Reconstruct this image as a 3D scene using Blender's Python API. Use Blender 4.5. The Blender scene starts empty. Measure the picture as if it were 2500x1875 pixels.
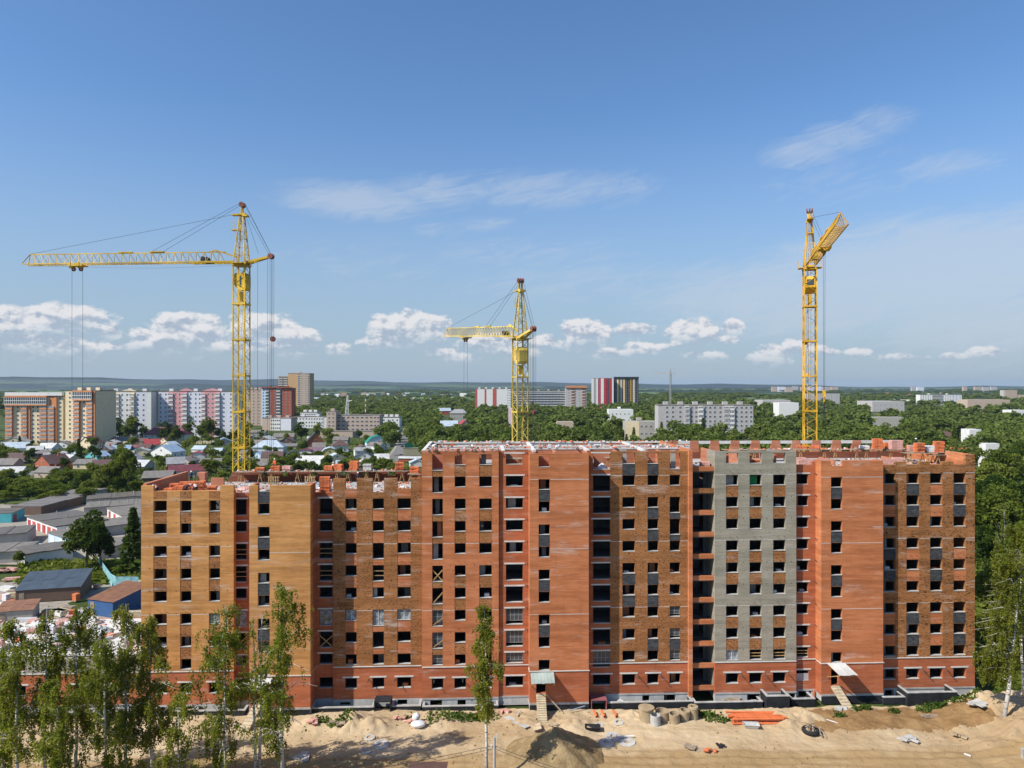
import bpy, math, random
import numpy as np
from mathutils import Vector, Matrix, noise as mnoise
R = math.radians
SC = bpy.context.scene
COL = SC.collection
# ------------------------------------------------------------------ camera, world, sun, exposure
F, CX, YH, H = 1733.0, 1250.0, 940.0, 42.0          # focal length in photo pixels, optical centre, horizon row, drone height
cam_d = bpy.data.cameras.new('camera'); cam = bpy.data.objects.new('camera', cam_d); COL.objects.link(cam)
cam.location = (0, 0, H); cam.rotation_euler = (R(90), 0, 0)
cam_d.sensor_width = 36; cam_d.lens = 36 * F / 2500; cam_d.shift_y = 2.5 / 2500
cam_d.clip_start = 0.5; cam_d.clip_end = 60000
SC.camera = cam
SC.view_settings.view_transform = 'Standard'; SC.view_settings.look = 'None'
SC.view_settings.gamma = 1; SC.view_settings.use_curve_mapping = False
SC.view_settings.exposure = 0.3
SC.render.engine = 'CYCLES'
cy = SC.cycles
cy.max_bounces = 6; cy.diffuse_bounces = 2; cy.glossy_bounces = 2; cy.transmission_bounces = 3; cy.transparent_max_bounces = 8; cy.volume_bounces = 0
cy.use_denoising = True
try: cy.denoiser = 'OPENIMAGEDENOISE'
except Exception: pass
cy.sample_clamp_indirect = 4
SUN_EL = 44.5
ALPHA = R(2.49)                                     # the facade is turned a little: its left end is nearer
_su, _sn, _sz = 2.0, 1.0, 2.2                       # sunlight along the facade, into it, downwards
_ca, _sa = math.cos(ALPHA), math.sin(ALPHA)
SUN_DIR = Vector((_su * _ca - _sn * _sa, _su * _sa + _sn * _ca, -_sz)).normalized()
sd = bpy.data.lights.new('sun', 'SUN'); sd.energy = 5.0; sd.angle = R(0.55); sd.color = (1.0, 0.945, 0.86)
so = bpy.data.objects.new('sun', sd); COL.objects.link(so); so.rotation_euler = SUN_DIR.to_track_quat('-Z', 'Y').to_euler(); so.location = (-80, -40, 120)

class NT:
    """small helper to write node trees as expressions"""
    def __init__(s, tree): s.t = tree; s.n = tree.nodes; s.l = tree.links
    def new(s, ty, **k):
        n = s.n.new(ty)
        for a, b in k.items(): setattr(n, a, b)
        return n
    def put(s, sock, v):
        if v is None: return
        if isinstance(v, bpy.types.NodeSocket): s.l.new(v, sock)
        else:
            if isinstance(v, (tuple, list)) and len(v) == 3 and sock.type == 'RGBA': v = (*v, 1)
            sock.default_value = v
    def m(s, op, a, b=None, c=None, clamp=False):
        n = s.new('ShaderNodeMath', operation=op, use_clamp=clamp)
        s.put(n.inputs[0], a); s.put(n.inputs[1], b); s.put(n.inputs[2], c)
        return n.outputs[0]
    def mix(s, f, a, b):
        n = s.new('ShaderNodeMix', data_type='RGBA')
        s.put(n.inputs['Factor'], f); s.put(n.inputs[6], a); s.put(n.inputs[7], b)
        return n.outputs[2]
    def step(s, v, lo, hi, a=0.0, b=1.0, smooth=True):
        n = s.new('ShaderNodeMapRange'); n.interpolation_type = 'SMOOTHSTEP' if smooth else 'LINEAR'
        s.put(n.inputs[0], v); s.put(n.inputs[1], lo); s.put(n.inputs[2], hi); s.put(n.inputs[3], a); s.put(n.inputs[4], b)
        return n.outputs[0]
    def noise(s, vec, scale=1, detail=3, rough=.55, sc3=None, dist=0):
        if sc3:
            mp = s.new('ShaderNodeMapping'); mp.inputs['Scale'].default_value = sc3; s.put(mp.inputs[0], vec); vec = mp.outputs[0]
        n = s.new('ShaderNodeTexNoise'); s.put(n.inputs['Vector'], vec); n.inputs['Scale'].default_value = scale
        n.inputs['Detail'].default_value = detail; n.inputs['Roughness'].default_value = rough; n.inputs['Distortion'].default_value = dist
        return n.outputs['Fac']
    def vor(s, vec, scale=1, sc3=None, out='Distance'):
        if sc3:
            mp = s.new('ShaderNodeMapping'); mp.inputs['Scale'].default_value = sc3; s.put(mp.inputs[0], vec); vec = mp.outputs[0]
        n = s.new('ShaderNodeTexVoronoi'); s.put(n.inputs['Vector'], vec); n.inputs['Scale'].default_value = scale
        return n.outputs[out]

def make_world():
    w = bpy.data.worlds.new('World'); SC.world = w; w.use_nodes = True
    t = NT(w.node_tree); t.n.clear()
    sky = t.new('ShaderNodeTexSky', sky_type='NISHITA', sun_disc=False)
    sky.sun_elevation = R(SUN_EL); sky.sun_rotation = math.atan2(-SUN_DIR.x, -SUN_DIR.y)
    sky.altitude = 100; sky.air_density = 1.0; sky.dust_density = 0.6; sky.ozone_density = 6.0
    tc = t.new('ShaderNodeTexCoord'); vec = tc.outputs['Generated']
    sep = t.new('ShaderNodeSeparateXYZ'); t.put(sep.inputs[0], vec)
    x, y, z = sep.outputs
    az = t.m('MULTIPLY', t.m('ARCTAN2', x, y), 57.2958)
    el = t.m('MULTIPLY', t.m('ARCSINE', z), 57.2958)
    def field(blobs, soft=1.0):
        acc = sw = swd = None
        for (a0, e0, ra, re, wt) in blobs:
            da = t.m('MULTIPLY', t.m('SUBTRACT', az, a0), 1 / ra); de = t.m('MULTIPLY', t.m('SUBTRACT', el, e0), 1 / re)
            de2 = t.m('MAXIMUM', de, t.m('MULTIPLY', de, -soft))
            d2 = t.m('ADD', t.m('MULTIPLY', da, da), t.m('MULTIPLY', de2, de2))
            v = t.m('MULTIPLY', t.m('SUBTRACT', 1.0, d2), wt)
            acc = v if acc is None else t.m('MAXIMUM', acc, v)
            w_ = t.m('MAXIMUM', v, .0001); wd = t.m('MULTIPLY', w_, de)
            sw = w_ if sw is None else t.m('ADD', sw, w_); swd = wd if swd is None else t.m('ADD', swd, wd)
        return t.m('MAXIMUM', acc, -1.0), t.m('DIVIDE', swd, sw)
    def A(px): return math.degrees(math.atan((px - CX) / F))
    def E(px, py): return math.degrees(math.atan((YH - py) / math.hypot(F, px - CX)))
    cum = []
    for (px, py, rx, ry, wt) in [(40, 790, 120, 42, 1), (170, 775, 110, 34, .9), (270, 805, 40, 18, .8), (345, 812, 25, 12, .6), (470, 800, 110, 38, 1), (420, 835, 150, 26, .6),
                                 (640, 800, 100, 40, .9), (735, 818, 60, 26, .9), (1000, 800, 110, 46, 1.1), (930, 835, 60, 22, .7), (1200, 835, 90, 26, .7), (1430, 810, 70, 36, 1),
                                 (1350, 835, 70, 22, .6), (1545, 805, 55, 18, .8), (1690, 810, 72, 36, 1.1), (1786, 798, 30, 22, 1), (1560, 850, 60, 18, .6), (1880, 868, 60, 30, .9),
                                 (1940, 845, 40, 20, .7), (1730, 865, 60, 14, .5), (130, 845, 160, 24, .55), (640, 850, 140, 20, .45), (2090, 860, 40, 14, .5), (2400, 862, 70, 16, .5), (2330, 870, 40, 10, .45), (60, 835, 60, 14, .5), (230, 850, 50, 12, .5), (560, 845, 60, 12, .5), (830, 850, 36, 16, .6), (1080, 858, 50, 12, .5), (1260, 860, 70, 14, .5), (1480, 862, 60, 14, .5), (1630, 845, 40, 14, .5), (2000, 858, 60, 14, .5), (2200, 872, 70, 10, .5), (320, 812, 24, 12, .7),
                                 (1120, 872, 60, 14, .45), (1780, 830, 26, 12, .5)]:
        ra = rx / F * 57.3 * math.cos(R(A(px))) ** 2; re = ry / F * 57.3
        cum.append((A(px), E(px, py) , ra * 1.08, re * 1.02, max(wt, .68)))
    B, DE = field(cum, .62)
    # fluffy noise in direction space, stretched sideways
    cv = t.new('ShaderNodeCombineXYZ'); t.put(cv.inputs[0], az); t.put(cv.inputs[1], t.m('MULTIPLY', el, 1.5))
    n1 = t.noise(cv.outputs[0], .62, 7, .6, dist=.1)
    cv2 = t.new('ShaderNodeCombineXYZ'); t.put(cv2.inputs[0], t.m('SUBTRACT', az, .3)); t.put(cv2.inputs[1], t.m('ADD', t.m('MULTIPLY', el, 1.5), .6))
    n2 = t.noise(cv2.outputs[0], .62, 4, .6, dist=.1)
    # elsewhere round the horizon the same scattered cumulus by chance
    away = t.step(t.m('ABSOLUTE', az), 38, 44)
    band = t.m('MULTIPLY', t.step(el, .5, 3), t.step(el, 9, 5.5))
    n3 = t.noise(cv.outputs[0], .09, 2, .5)
    B2 = t.m('SUBTRACT', t.m('MULTIPLY', t.m('MULTIPLY', band, away), t.step(n3, .42, .6)), .001)
    B = t.m('MAXIMUM', B, t.m('SUBTRACT', t.m('MULTIPLY', B2, 2.0), 1.0))
    dens = t.step(t.m('ADD', t.m('MULTIPLY', B, .60), t.m('MULTIPLY', t.m('SUBTRACT', n1, .5), 1.55)), .02, .30)
    dens = t.m('MULTIPLY', dens, t.m('MULTIPLY', t.step(el, .6, 3.2, .3, 1), t.step(DE, -1.1, .1, .22, 1)))
    lit = t.step(t.m('ADD', t.m('SUBTRACT', n1, n2), t.m('MULTIPLY', DE, .11)), -.13, .10)
    ccol = t.mix(lit, (3.1, 3.7, 4.6), (6.0, 6.05, 6.25))
    # cirrus
    cv3 = t.new('ShaderNodeCombineXYZ'); t.put(cv3.inputs[0], az); t.put(cv3.inputs[1], t.m('SUBTRACT', t.m('MULTIPLY', el, 4.5), t.m('MULTIPLY', az, .9)))
    n4 = t.noise(cv3.outputs[0], .26, 8, .66, dist=1.2)
    ci = []
    for (px, py, rx, ry, wt) in [(870, 490, 230, 52, 1), (1060, 470, 150, 46, .75), (1330, 462, 330, 52, .7), (1960, 370, 120, 40, .8), (2050, 335, 130, 40, .75), (2150, 295, 110, 34, .6), (2300, 405, 170, 36, .6), (2060, 440, 260, 50, .2),
                                 (2300, 650, 620, 130, 1.25), (2000, 720, 560, 120, 1.05), (2420, 780, 400, 110, 1.0), (1180, 548, 90, 22, .5), (1060, 560, 90, 20, .4), (2400, 600, 260, 70, .9), (1400, 690, 300, 60, .45), (1300, 620, 300, 50, .3), (900, 640, 250, 60, .25)]:
        ci.append((A(px), E(px, py), rx / F * 57.3 * math.cos(R(A(px))) ** 2, ry / F * 57.3, wt))
    C, _ = field(ci)
    C = t.m('MAXIMUM', C, t.m('SUBTRACT', t.m('MULTIPLY', t.m('MULTIPLY', away, t.step(n3, .5, .75)), .7), .3))
    cir = t.m('MULTIPLY', t.step(t.m('ADD', C, t.m('MULTIPLY', t.m('SUBTRACT', n4, .5), 1.7)), -.05, 1.15), .50)
    # pale veil low over the horizon
    tint = t.new('ShaderNodeMix', data_type='RGBA', blend_type='MULTIPLY'); tint.inputs['Factor'].default_value = 1
    t.put(tint.inputs[6], sky.outputs[0]); t.put(tint.inputs[7], (1.03, 1.17, 1.24))
    veil = t.m('MULTIPLY', t.step(el, 22, -2), .94)
    base = t.mix(veil, tint.outputs[2], (2.85, 3.6, 4.4))
    c1 = t.mix(cir, base, (4.5, 5.0, 5.7))
    c2 = t.mix(dens, c1, ccol)
    bg = t.new('ShaderNodeBackground'); t.put(bg.inputs[0], c2); bg.inputs[1].default_value = SKY
    out = t.new('ShaderNodeOutputWorld'); t.l.new(bg.outputs[0], out.inputs[0])
SKY = 0.106
make_world()
try: SC.world.cycles.sampling_method = 'MANUAL'; SC.world.cycles.sample_map_resolution = 512
except Exception: pass

# ------------------------------------------------------------------ materials
def mat(name, build, rough=.85, spec=.2):
    m = bpy.data.materials.new(name); m.use_nodes = True
    t = NT(m.node_tree); b = t.n['Principled BSDF']
    b.inputs['Roughness'].default_value = rough; b.inputs['Specular IOR Level'].default_value = spec
    tc = t.new('ShaderNodeTexCoord'); ob = tc.outputs['Object']
    geo = t.new('ShaderNodeNewGeometry')
    t.P = geo.outputs['Position']; t.O = ob; t.b = b
    r = build(t)
    if r is not None: t.put(b.inputs['Base Color'], r)
    return m
def flat(name, c, var=.12, sc=3.0, rough=.8, spec=.25, metal=0):
    def f(t):
        n = t.noise(t.O, sc, 4, .6)
        t.b.inputs['Metallic'].default_value = metal
        return t.mix(t.step(n, .3, .7), tuple(v * (1 - var) for v in c), tuple(min(1, v * (1 + var)) for v in c))
    return mat(name, f, rough, spec)
def bumpy(t, h, strength=.4, dist=.05):
    bn = t.new('ShaderNodeBump'); bn.inputs['Strength'].default_value = strength; bn.inputs['Distance'].default_value = dist
    t.put(bn.inputs['Height'], h); t.l.new(bn.outputs[0], t.b.inputs['Normal'])
def brick(name, a, b, fleck=None, fleck_amt=.0, salt=.5, salt_c=(.62, .56, .5)):
    """brickwork seen from afar: courses, batches of slightly other bricks, salt bloom, dark burnt bricks"""
    def f(t):
        course = t.noise(t.O, 1, 2, .6, (.55, .55, 6.5))
        lay = t.noise(t.O, 1, 3, .6, (.12, .12, 1.3))
        big = t.noise(t.O, .25, 3, .6)
        c = t.mix(t.step(course, .32, .68, smooth=False), a, b)
        c = t.mix(t.m('MULTIPLY', t.step(lay, .42, .72), .75), c, tuple(v * .74 for v in a))
        c = t.mix(t.m('MULTIPLY', t.step(big, .35, .7), .45), c, tuple(min(1, v * 1.15) for v in b))
        band = t.noise(t.O, 1, 3, .7, (.03, .03, .8)); c = t.mix(t.m('MULTIPLY', t.step(band, .48, .66), .5), c, tuple(v * .70 for v in a))
        drip = t.noise(t.O, 1, 4, .65, (1.6, 1.6, .10)); c = t.mix(t.m('MULTIPLY', t.step(drip, .56, .74), .28), c, tuple(v * .62 for v in a))
        grain = t.noise(t.O, 1, 1, .5, (4.2, 4.2, 13))
        c = t.mix(t.m('MULTIPLY', t.step(grain, .55, .8), .35), c, tuple(v * .55 for v in a))
        if fleck_amt > 0:
            fl = t.noise(t.O, 1, 2, .6, (3.2, 3.2, 10.0))
            fl2 = t.noise(t.O, 1, 2, .5, (.5, .5, .7))
            c = t.mix(t.m('MULTIPLY', t.step(t.m('ADD', fl, t.m('MULTIPLY', t.m('SUBTRACT', fl2, .5), .16)), .565, .625), fleck_amt), c, fleck)
        if salt > 0:
            s1 = t.noise(t.O, 1, 4, .6, (.20, .20, .9)); s2 = t.noise(t.O, 1, 4, .65, (.55, .55, 9))
            c = t.mix(t.m('MULTIPLY', t.m('MULTIPLY', t.step(s1, .54, .72), t.step(s2, .36, .62)), salt), c, salt_c)
        bumpy(t, course, .25, .03)
        return c
    return mat(name, f, .9, .15)
M = {}
M['yellow'] = brick('yellow brick', (.44, .20, .062), (.64, .325, .12))
M['red'] = brick('red brick', (.41, .135, .052), (.57, .22, .098), salt=.5)
M['redd'] = brick('deep red brick', (.35, .10, .044), (.47, .155, .07), salt=.45)
M['brown'] = brick('mottled brown brick', (.27, .112, .040), (.41, .185, .072), (.04, .022, .012), .92, salt=.6)
M['grey'] = brick('grey brick', (.27, .245, .19), (.37, .335, .265), (.13, .118, .095), .45, salt=.5, salt_c=(.5, .48, .44))
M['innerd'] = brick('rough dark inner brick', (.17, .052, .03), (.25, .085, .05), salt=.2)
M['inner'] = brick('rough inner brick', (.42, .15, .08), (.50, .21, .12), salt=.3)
def dark_panel(t):
    n = t.noise(t.O, 1, 4, .65, (1.6, 1.6, 3.5)); n2 = t.noise(t.O, 9, 3, .7)
    c = t.mix(t.step(n, .3, .75), (.035, .037, .04), (.085, .09, .095))
    return t.mix(t.m('MULTIPLY', t.step(n2, .62, .72), .6), c, (.22, .22, .22))
M['dpanel'] = mat('charcoal brick', dark_panel)
def concrete(name, a, b, stain=.4):
    def f(t):
        n = t.noise(t.O, .9, 5, .65); n2 = t.noise(t.O, 1, 3, .6, (3, 3, .35))
        c = t.mix(t.step(n, .3, .7), a, b)
        return t.mix(t.m('MULTIPLY', t.step(n2, .55, .8), stain), c, tuple(v * .5 for v in a))
    return mat(name, f, .9, .15)
M['conc'] = concrete('concrete', (.30, .295, .28), (.46, .45, .43))
M['white'] = concrete('pale concrete', (.52, .51, .48), (.66, .64, .60), .25)
M['conc_in'] = concrete('darkened inner concrete', (.13, .125, .12), (.19, .185, .18), .3)  # concrete colour lowered to paint in the shade of the rooms behind the windows
M['tar'] = concrete('bitumen coated concrete', (.018, .019, .022), (.035, .036, .04), .2)
M['block'] = concrete('foundation blocks', (.40, .40, .39), (.55, .54, .52), .5)
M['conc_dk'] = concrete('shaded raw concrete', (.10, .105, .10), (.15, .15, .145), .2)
M['sill'] = concrete('mortar sill', (.36, .35, .33), (.48, .47, .44), .3)
M['wood'] = flat('raw timber', (.42, .27, .12), .3, 2.5)
M['oldwood'] = flat('weathered planks', (.30, .235, .17), .35, 1.5)
M['bark'] = flat('bark', (.09, .07, .05), .4, 2)
def birch_bark(t):
    n = t.noise(t.O, 1, 3, .6, (1.2, 1.2, 5.0)); n2 = t.noise(t.O, .5, 2)
    c = t.mix(t.step(n, .54, .62), (.60, .57, .51), (.05, .045, .04))
    sp = t.new('ShaderNodeSeparateXYZ'); t.put(sp.inputs[0], t.O)
    return t.mix(t.m('MULTIPLY', t.step(sp.outputs[2], 5, 1), .5), c, (.07, .06, .05))
M['birch'] = mat('birch bark', birch_bark)
def leafmat(name, a, b, c2, tr=.35):
    m = bpy.data.materials.new(name); m.use_nodes = True
    t = NT(m.node_tree); t.n.clear()
    geo = t.new('ShaderNodeNewGeometry'); oi = t.new('ShaderNodeObjectInfo')
    n = t.noise(geo.outputs['Position'], .35, 3, .6); n2 = t.noise(geo.outputs['Position'], .033, 4, .7)
    c = t.mix(t.step(n, .3, .7), a, b)
    c = t.mix(t.m('MULTIPLY', t.step(t.m('ADD', t.m('MULTIPLY', oi.outputs['Random'], .55), t.m('MULTIPLY', n2, .9)), .45, 1.0), .85), c, c2)
    n3 = t.noise(geo.outputs['Position'], .13, 2, .5); c = t.mix(t.step(n3, .56, .40, 0, .32), c, tuple(v * .45 for v in a))
    d = t.new('ShaderNodeBsdfDiffuse'); t.put(d.inputs[0], c)
    tl = t.new('ShaderNodeBsdfTranslucent'); t.put(tl.inputs[0], t.mix(.5, c, (c2[0] * 1.3, c2[1] * 1.4, c2[2] * .6)))
    mx = t.new('ShaderNodeMixShader'); mx.inputs[0].default_value = tr
    t.l.new(d.outputs[0], mx.inputs[1]); t.l.new(tl.outputs[0], mx.inputs[2])
    o = t.new('ShaderNodeOutputMaterial'); t.l.new(mx.outputs[0], o.inputs[0])
    return m
M['leaf'] = leafmat('broad leaves', (.055, .088, .012), (.115, .165, .024), (.21, .235, .045))
M['leafd'] = leafmat('dark leaves', (.030, .056, .011), (.058, .096, .017), (.095, .13, .026))
M['leafb'] = leafmat('birch leaves', (.095, .145, .016), (.19, .245, .03), (.27, .27, .045), .5)
M['leafg'] = leafmat('weed leaves', (.05, .10, .016), (.10, .17, .03), (.13, .17, .04))
M['leaff'] = leafmat('far leaves', (.042, .074, .015), (.085, .13, .025), (.17, .21, .05), .35)
def paint(name, c, rust=.5, rough=.55):
    def f(t):
        n = t.noise(t.P, 1.1, 5, .7); n2 = t.noise(t.P, .25, 3)
        k = t.mix(t.step(n2, .35, .65), tuple(v * .62 for v in c), tuple(min(1, v * 1.05 + .02) for v in c))
        return t.mix(t.m('MULTIPLY', t.step(n, .54, .70), rust), k, (.16, .07, .03))
    return mat(name, f, rough, .35)
M['yel'] = paint('yellow crane paint', (.74, .47, .025))
M['yel2'] = paint('pale yellow crane paint', (.78, .56, .10))
M['yel3'] = paint('orange yellow crane paint', (.78, .43, .02))
M['rustred'] = paint('oxide red paint', (.25, .08, .055), .5)
M['cable'] = flat('steel rope', (.045, .045, .05), .1, 3, .6)
M['dark'] = flat('dark rubber', (.022, .022, .024), .2, 3)
M['glass'] = flat('window glass', (.06, .075, .09), .1, 2, .08, .6)
M['film'] = mat('plastic film', lambda t: t.mix(t.step(t.noise(t.O, 2.2, 5, .7, dist=.6), .35, .65), (.10, .12, .13), (.45, .49, .52)), .3, .5)
M['orangepipe'] = flat('orange plastic pipe', (.62, .16, .055), .12, 2, .45, .4)
M['ring'] = concrete('cast concrete', (.36, .35, .33), (.50, .49, .46), .3)
M['ringb'] = concrete('sandy cast concrete', (.30, .22, .13), (.42, .34, .23), .4)
M['bag'] = flat('white woven bag', (.68, .67, .68), .12, 2)
M['orangebrick'] = flat('orange hollow bricks', (.60, .17, .065), .3, 2.2)
M['pinkbrick'] = flat('film wrapped bricks', (.60, .33, .27), .25, 2.5, .4, .4)
M['skin'] = flat('skin', (.42, .22, .15), .1)
M['hivis'] = flat('orange vest', (.65, .16, .05), .1)
M['navy'] = flat('dark work trousers', (.03, .033, .05), .1)
M['pale_cloth'] = flat('pale shirt', (.6, .5, .45), .1)
M['helmet'] = flat('white helmet', (.7, .68, .62), .05, rough=.4)
M['green_sheet'] = flat('green board', (.02, .24, .08), .05)
def sandmat(t):
    n = t.noise(t.P, .10, 5, .6); n2 = t.noise(t.P, 1, 5, .65, (.10, .55, .3)); n3 = t.noise(t.P, 1.6, 5, .7); n4 = t.noise(t.P, .055, 3, .5)
    c = t.mix(t.step(n, .3, .7), (.42, .312, .185), (.55, .43, .28))
    c = t.mix(t.m('MULTIPLY', t.step(n2, .5, .72), .55), c, (.34, .225, .105))
    c = t.mix(t.m('MULTIPLY', t.step(n3, .55, .75), .35), c, (.27, .18, .09))
    c = t.mix(t.m('MULTIPLY', t.step(n4, .52, .66), .65), c, (.30, .195, .095))
    sp = t.new('ShaderNodeSeparateXYZ'); t.put(sp.inputs[0], t.P)      # the driven lane is browner, trodden earth
    ln = t.m('ADD', sp.outputs[1], t.m('ADD', t.m('MULTIPLY', t.noise(t.P, .12, 4, .6), 5.0), t.m('MULTIPLY', sp.outputs[0], -.02)))
    c = t.mix(t.m('MULTIPLY', t.m('MULTIPLY', t.step(ln, 84.2, 81.6), t.step(n2, .15, .5)), .9), c, (.31, .205, .095))
    bumpy(t, t.m('ADD', t.noise(t.P, 3.0, 6, .7), t.m('MULTIPLY', t.noise(t.P, 1, 3, .6, (.6, 4, 1)), .6)), .9, .12)
    return c
M['sand'] = mat('yard sand', sandmat, .95, .1)
def soilmat(t):
    n = t.noise(t.P, .5, 6, .7); n2 = t.noise(t.P, 2.2, 5, .7)
    c = t.mix(t.step(n, .3, .7), (.20, .115, .048), (.31, .195, .09))
    bumpy(t, t.noise(t.P, 2.5, 6, .7), .9, .15)
    return t.mix(t.m('MULTIPLY', t.step(n2, .5, .75), .4), c, (.14, .08, .035))
M['soil'] = mat('brown soil', soilmat, .95, .1)
M['pile'] = mat('damp sand', lambda t: (bumpy(t, t.noise(t.P, 2.0, 6, .7), 1, .25), t.mix(t.step(t.noise(t.P, .6, 5, .7), .3, .7), (.21, .145, .068), (.34, .25, .135)))[1], .95, .1)
M['asphalt'] = concrete('worn asphalt', (.15, .145, .135), (.21, .20, .19), .2)
M['yardconc'] = concrete('dusty yard concrete', (.24, .21, .17), (.36, .33, .27), .5)
def groundmat(t):
    sp = t.new('ShaderNodeSeparateXYZ'); t.put(sp.inputs[0], t.P); Y = sp.outputs[1]
    n = t.noise(t.P, .06, 6, .65); n2 = t.noise(t.P, .012, 4, .6)
    near = t.mix(t.step(n, .35, .65), (.035, .058, .014), (.085, .11, .032))
    near = t.mix(t.m('MULTIPLY', t.step(n2, .56, .66), .7), near, (.20, .165, .10))
    f1 = t.noise(t.P, 1, 4, .6, (.00022, .0009, 1), dist=.3); f2 = t.noise(t.P, 1, 5, .6, (.0012, .004, 1))
    far = t.mix(t.step(t.m('ADD', f1, t.m('MULTIPLY', t.m('SUBTRACT', f2, .5), .2)), .50, .545), (.022, .042, .020), (.14, .20, .07))
    return t.mix(t.step(Y, 1500, 2800), near, far)
M['ground'] = mat('earth and grass', groundmat, .95, .1)
M['hill'] = mat('wooded hills', lambda t: t.mix(t.step(t.noise(t.P, 1, 5, .6, (.0005, .0012, .002)), .4, .65), (.012, .022, .016), (.03, .045, .028)), .95, .1)
M['field'] = mat('fields and woods', lambda t: t.mix(t.step(t.noise(t.P, 1, 4, .6, (.0007, .0012, .02)), .55, .60), (.014, .026, .018), (.07, .105, .05)), .95, .1)
def sheet(name, a, b, ribs=True, sc=5.0):
    def f(t):
        n = t.noise(t.O, .6, 4, .6)
        return t.mix(t.step(n, .3, .7), a, b)
    return mat(name, f, .55, .35)
for k, c in dict(r_blue=(.27, .36, .47), r_lblue=(.40, .47, .53), r_grey=(.30, .30, .30), r_lgrey=(.50, .50, .48), r_brown=(.12, .07, .06), r_maroon=(.15, .042, .05), r_red=(.36, .05, .05),
                 r_green=(.015, .20, .12), r_teal=(.04, .22, .20), r_dark=(.045, .048, .055), r_slate=(.19, .17, .15), r_purple=(.17, .11, .13), r_felt=(.14, .12, .095), r_felt2=(.20, .175, .14),
                 r_navy=(.075, .10, .125), r_rust=(.30, .15, .085), r_corr=(.55, .54, .51), r_pink=(.26, .09, .10)).items():
    M[k] = sheet(k[2:] + ' roofing', tuple(v * .8 for v in c), tuple(min(1, v * 1.12) for v in c))
for k, c in dict(w_white=(.68, .67, .64), w_cream=(.70, .58, .38), w_beige=(.46, .36, .28), w_grey=(.38, .355, .31), w_brick=(.36, .11, .055), w_green=(.50, .57, .46), w_teal=(.10, .42, .45), w_yellow=(.58, .47, .17),
                 w_pink=(.60, .30, .30), w_lpink=(.66, .50, .52), w_orange=(.58, .24, .11), w_tan=(.52, .33, .17), w_lav=(.62, .63, .68), w_blue=(.04, .10, .23), w_black=(.028, .034, .038), w_crimson=(.42, .03, .045),
                 w_gold=(.58, .34, .03), w_wood=(.14, .095, .07), w_lblue=(.45, .58, .68), w_olive=(.26, .245, .17), w_red=(.46, .09, .07), w_redbrown=(.33, .085, .045), w_panel=(.42, .40, .385)).items():
    M[k] = flat({'w_white': 'white'}.get(k, k[2:]) + ' wall', c, .08, .6)
M['tealfence'] = flat('teal sheet fence', (.22, .42, .45), .25, .8)

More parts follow.
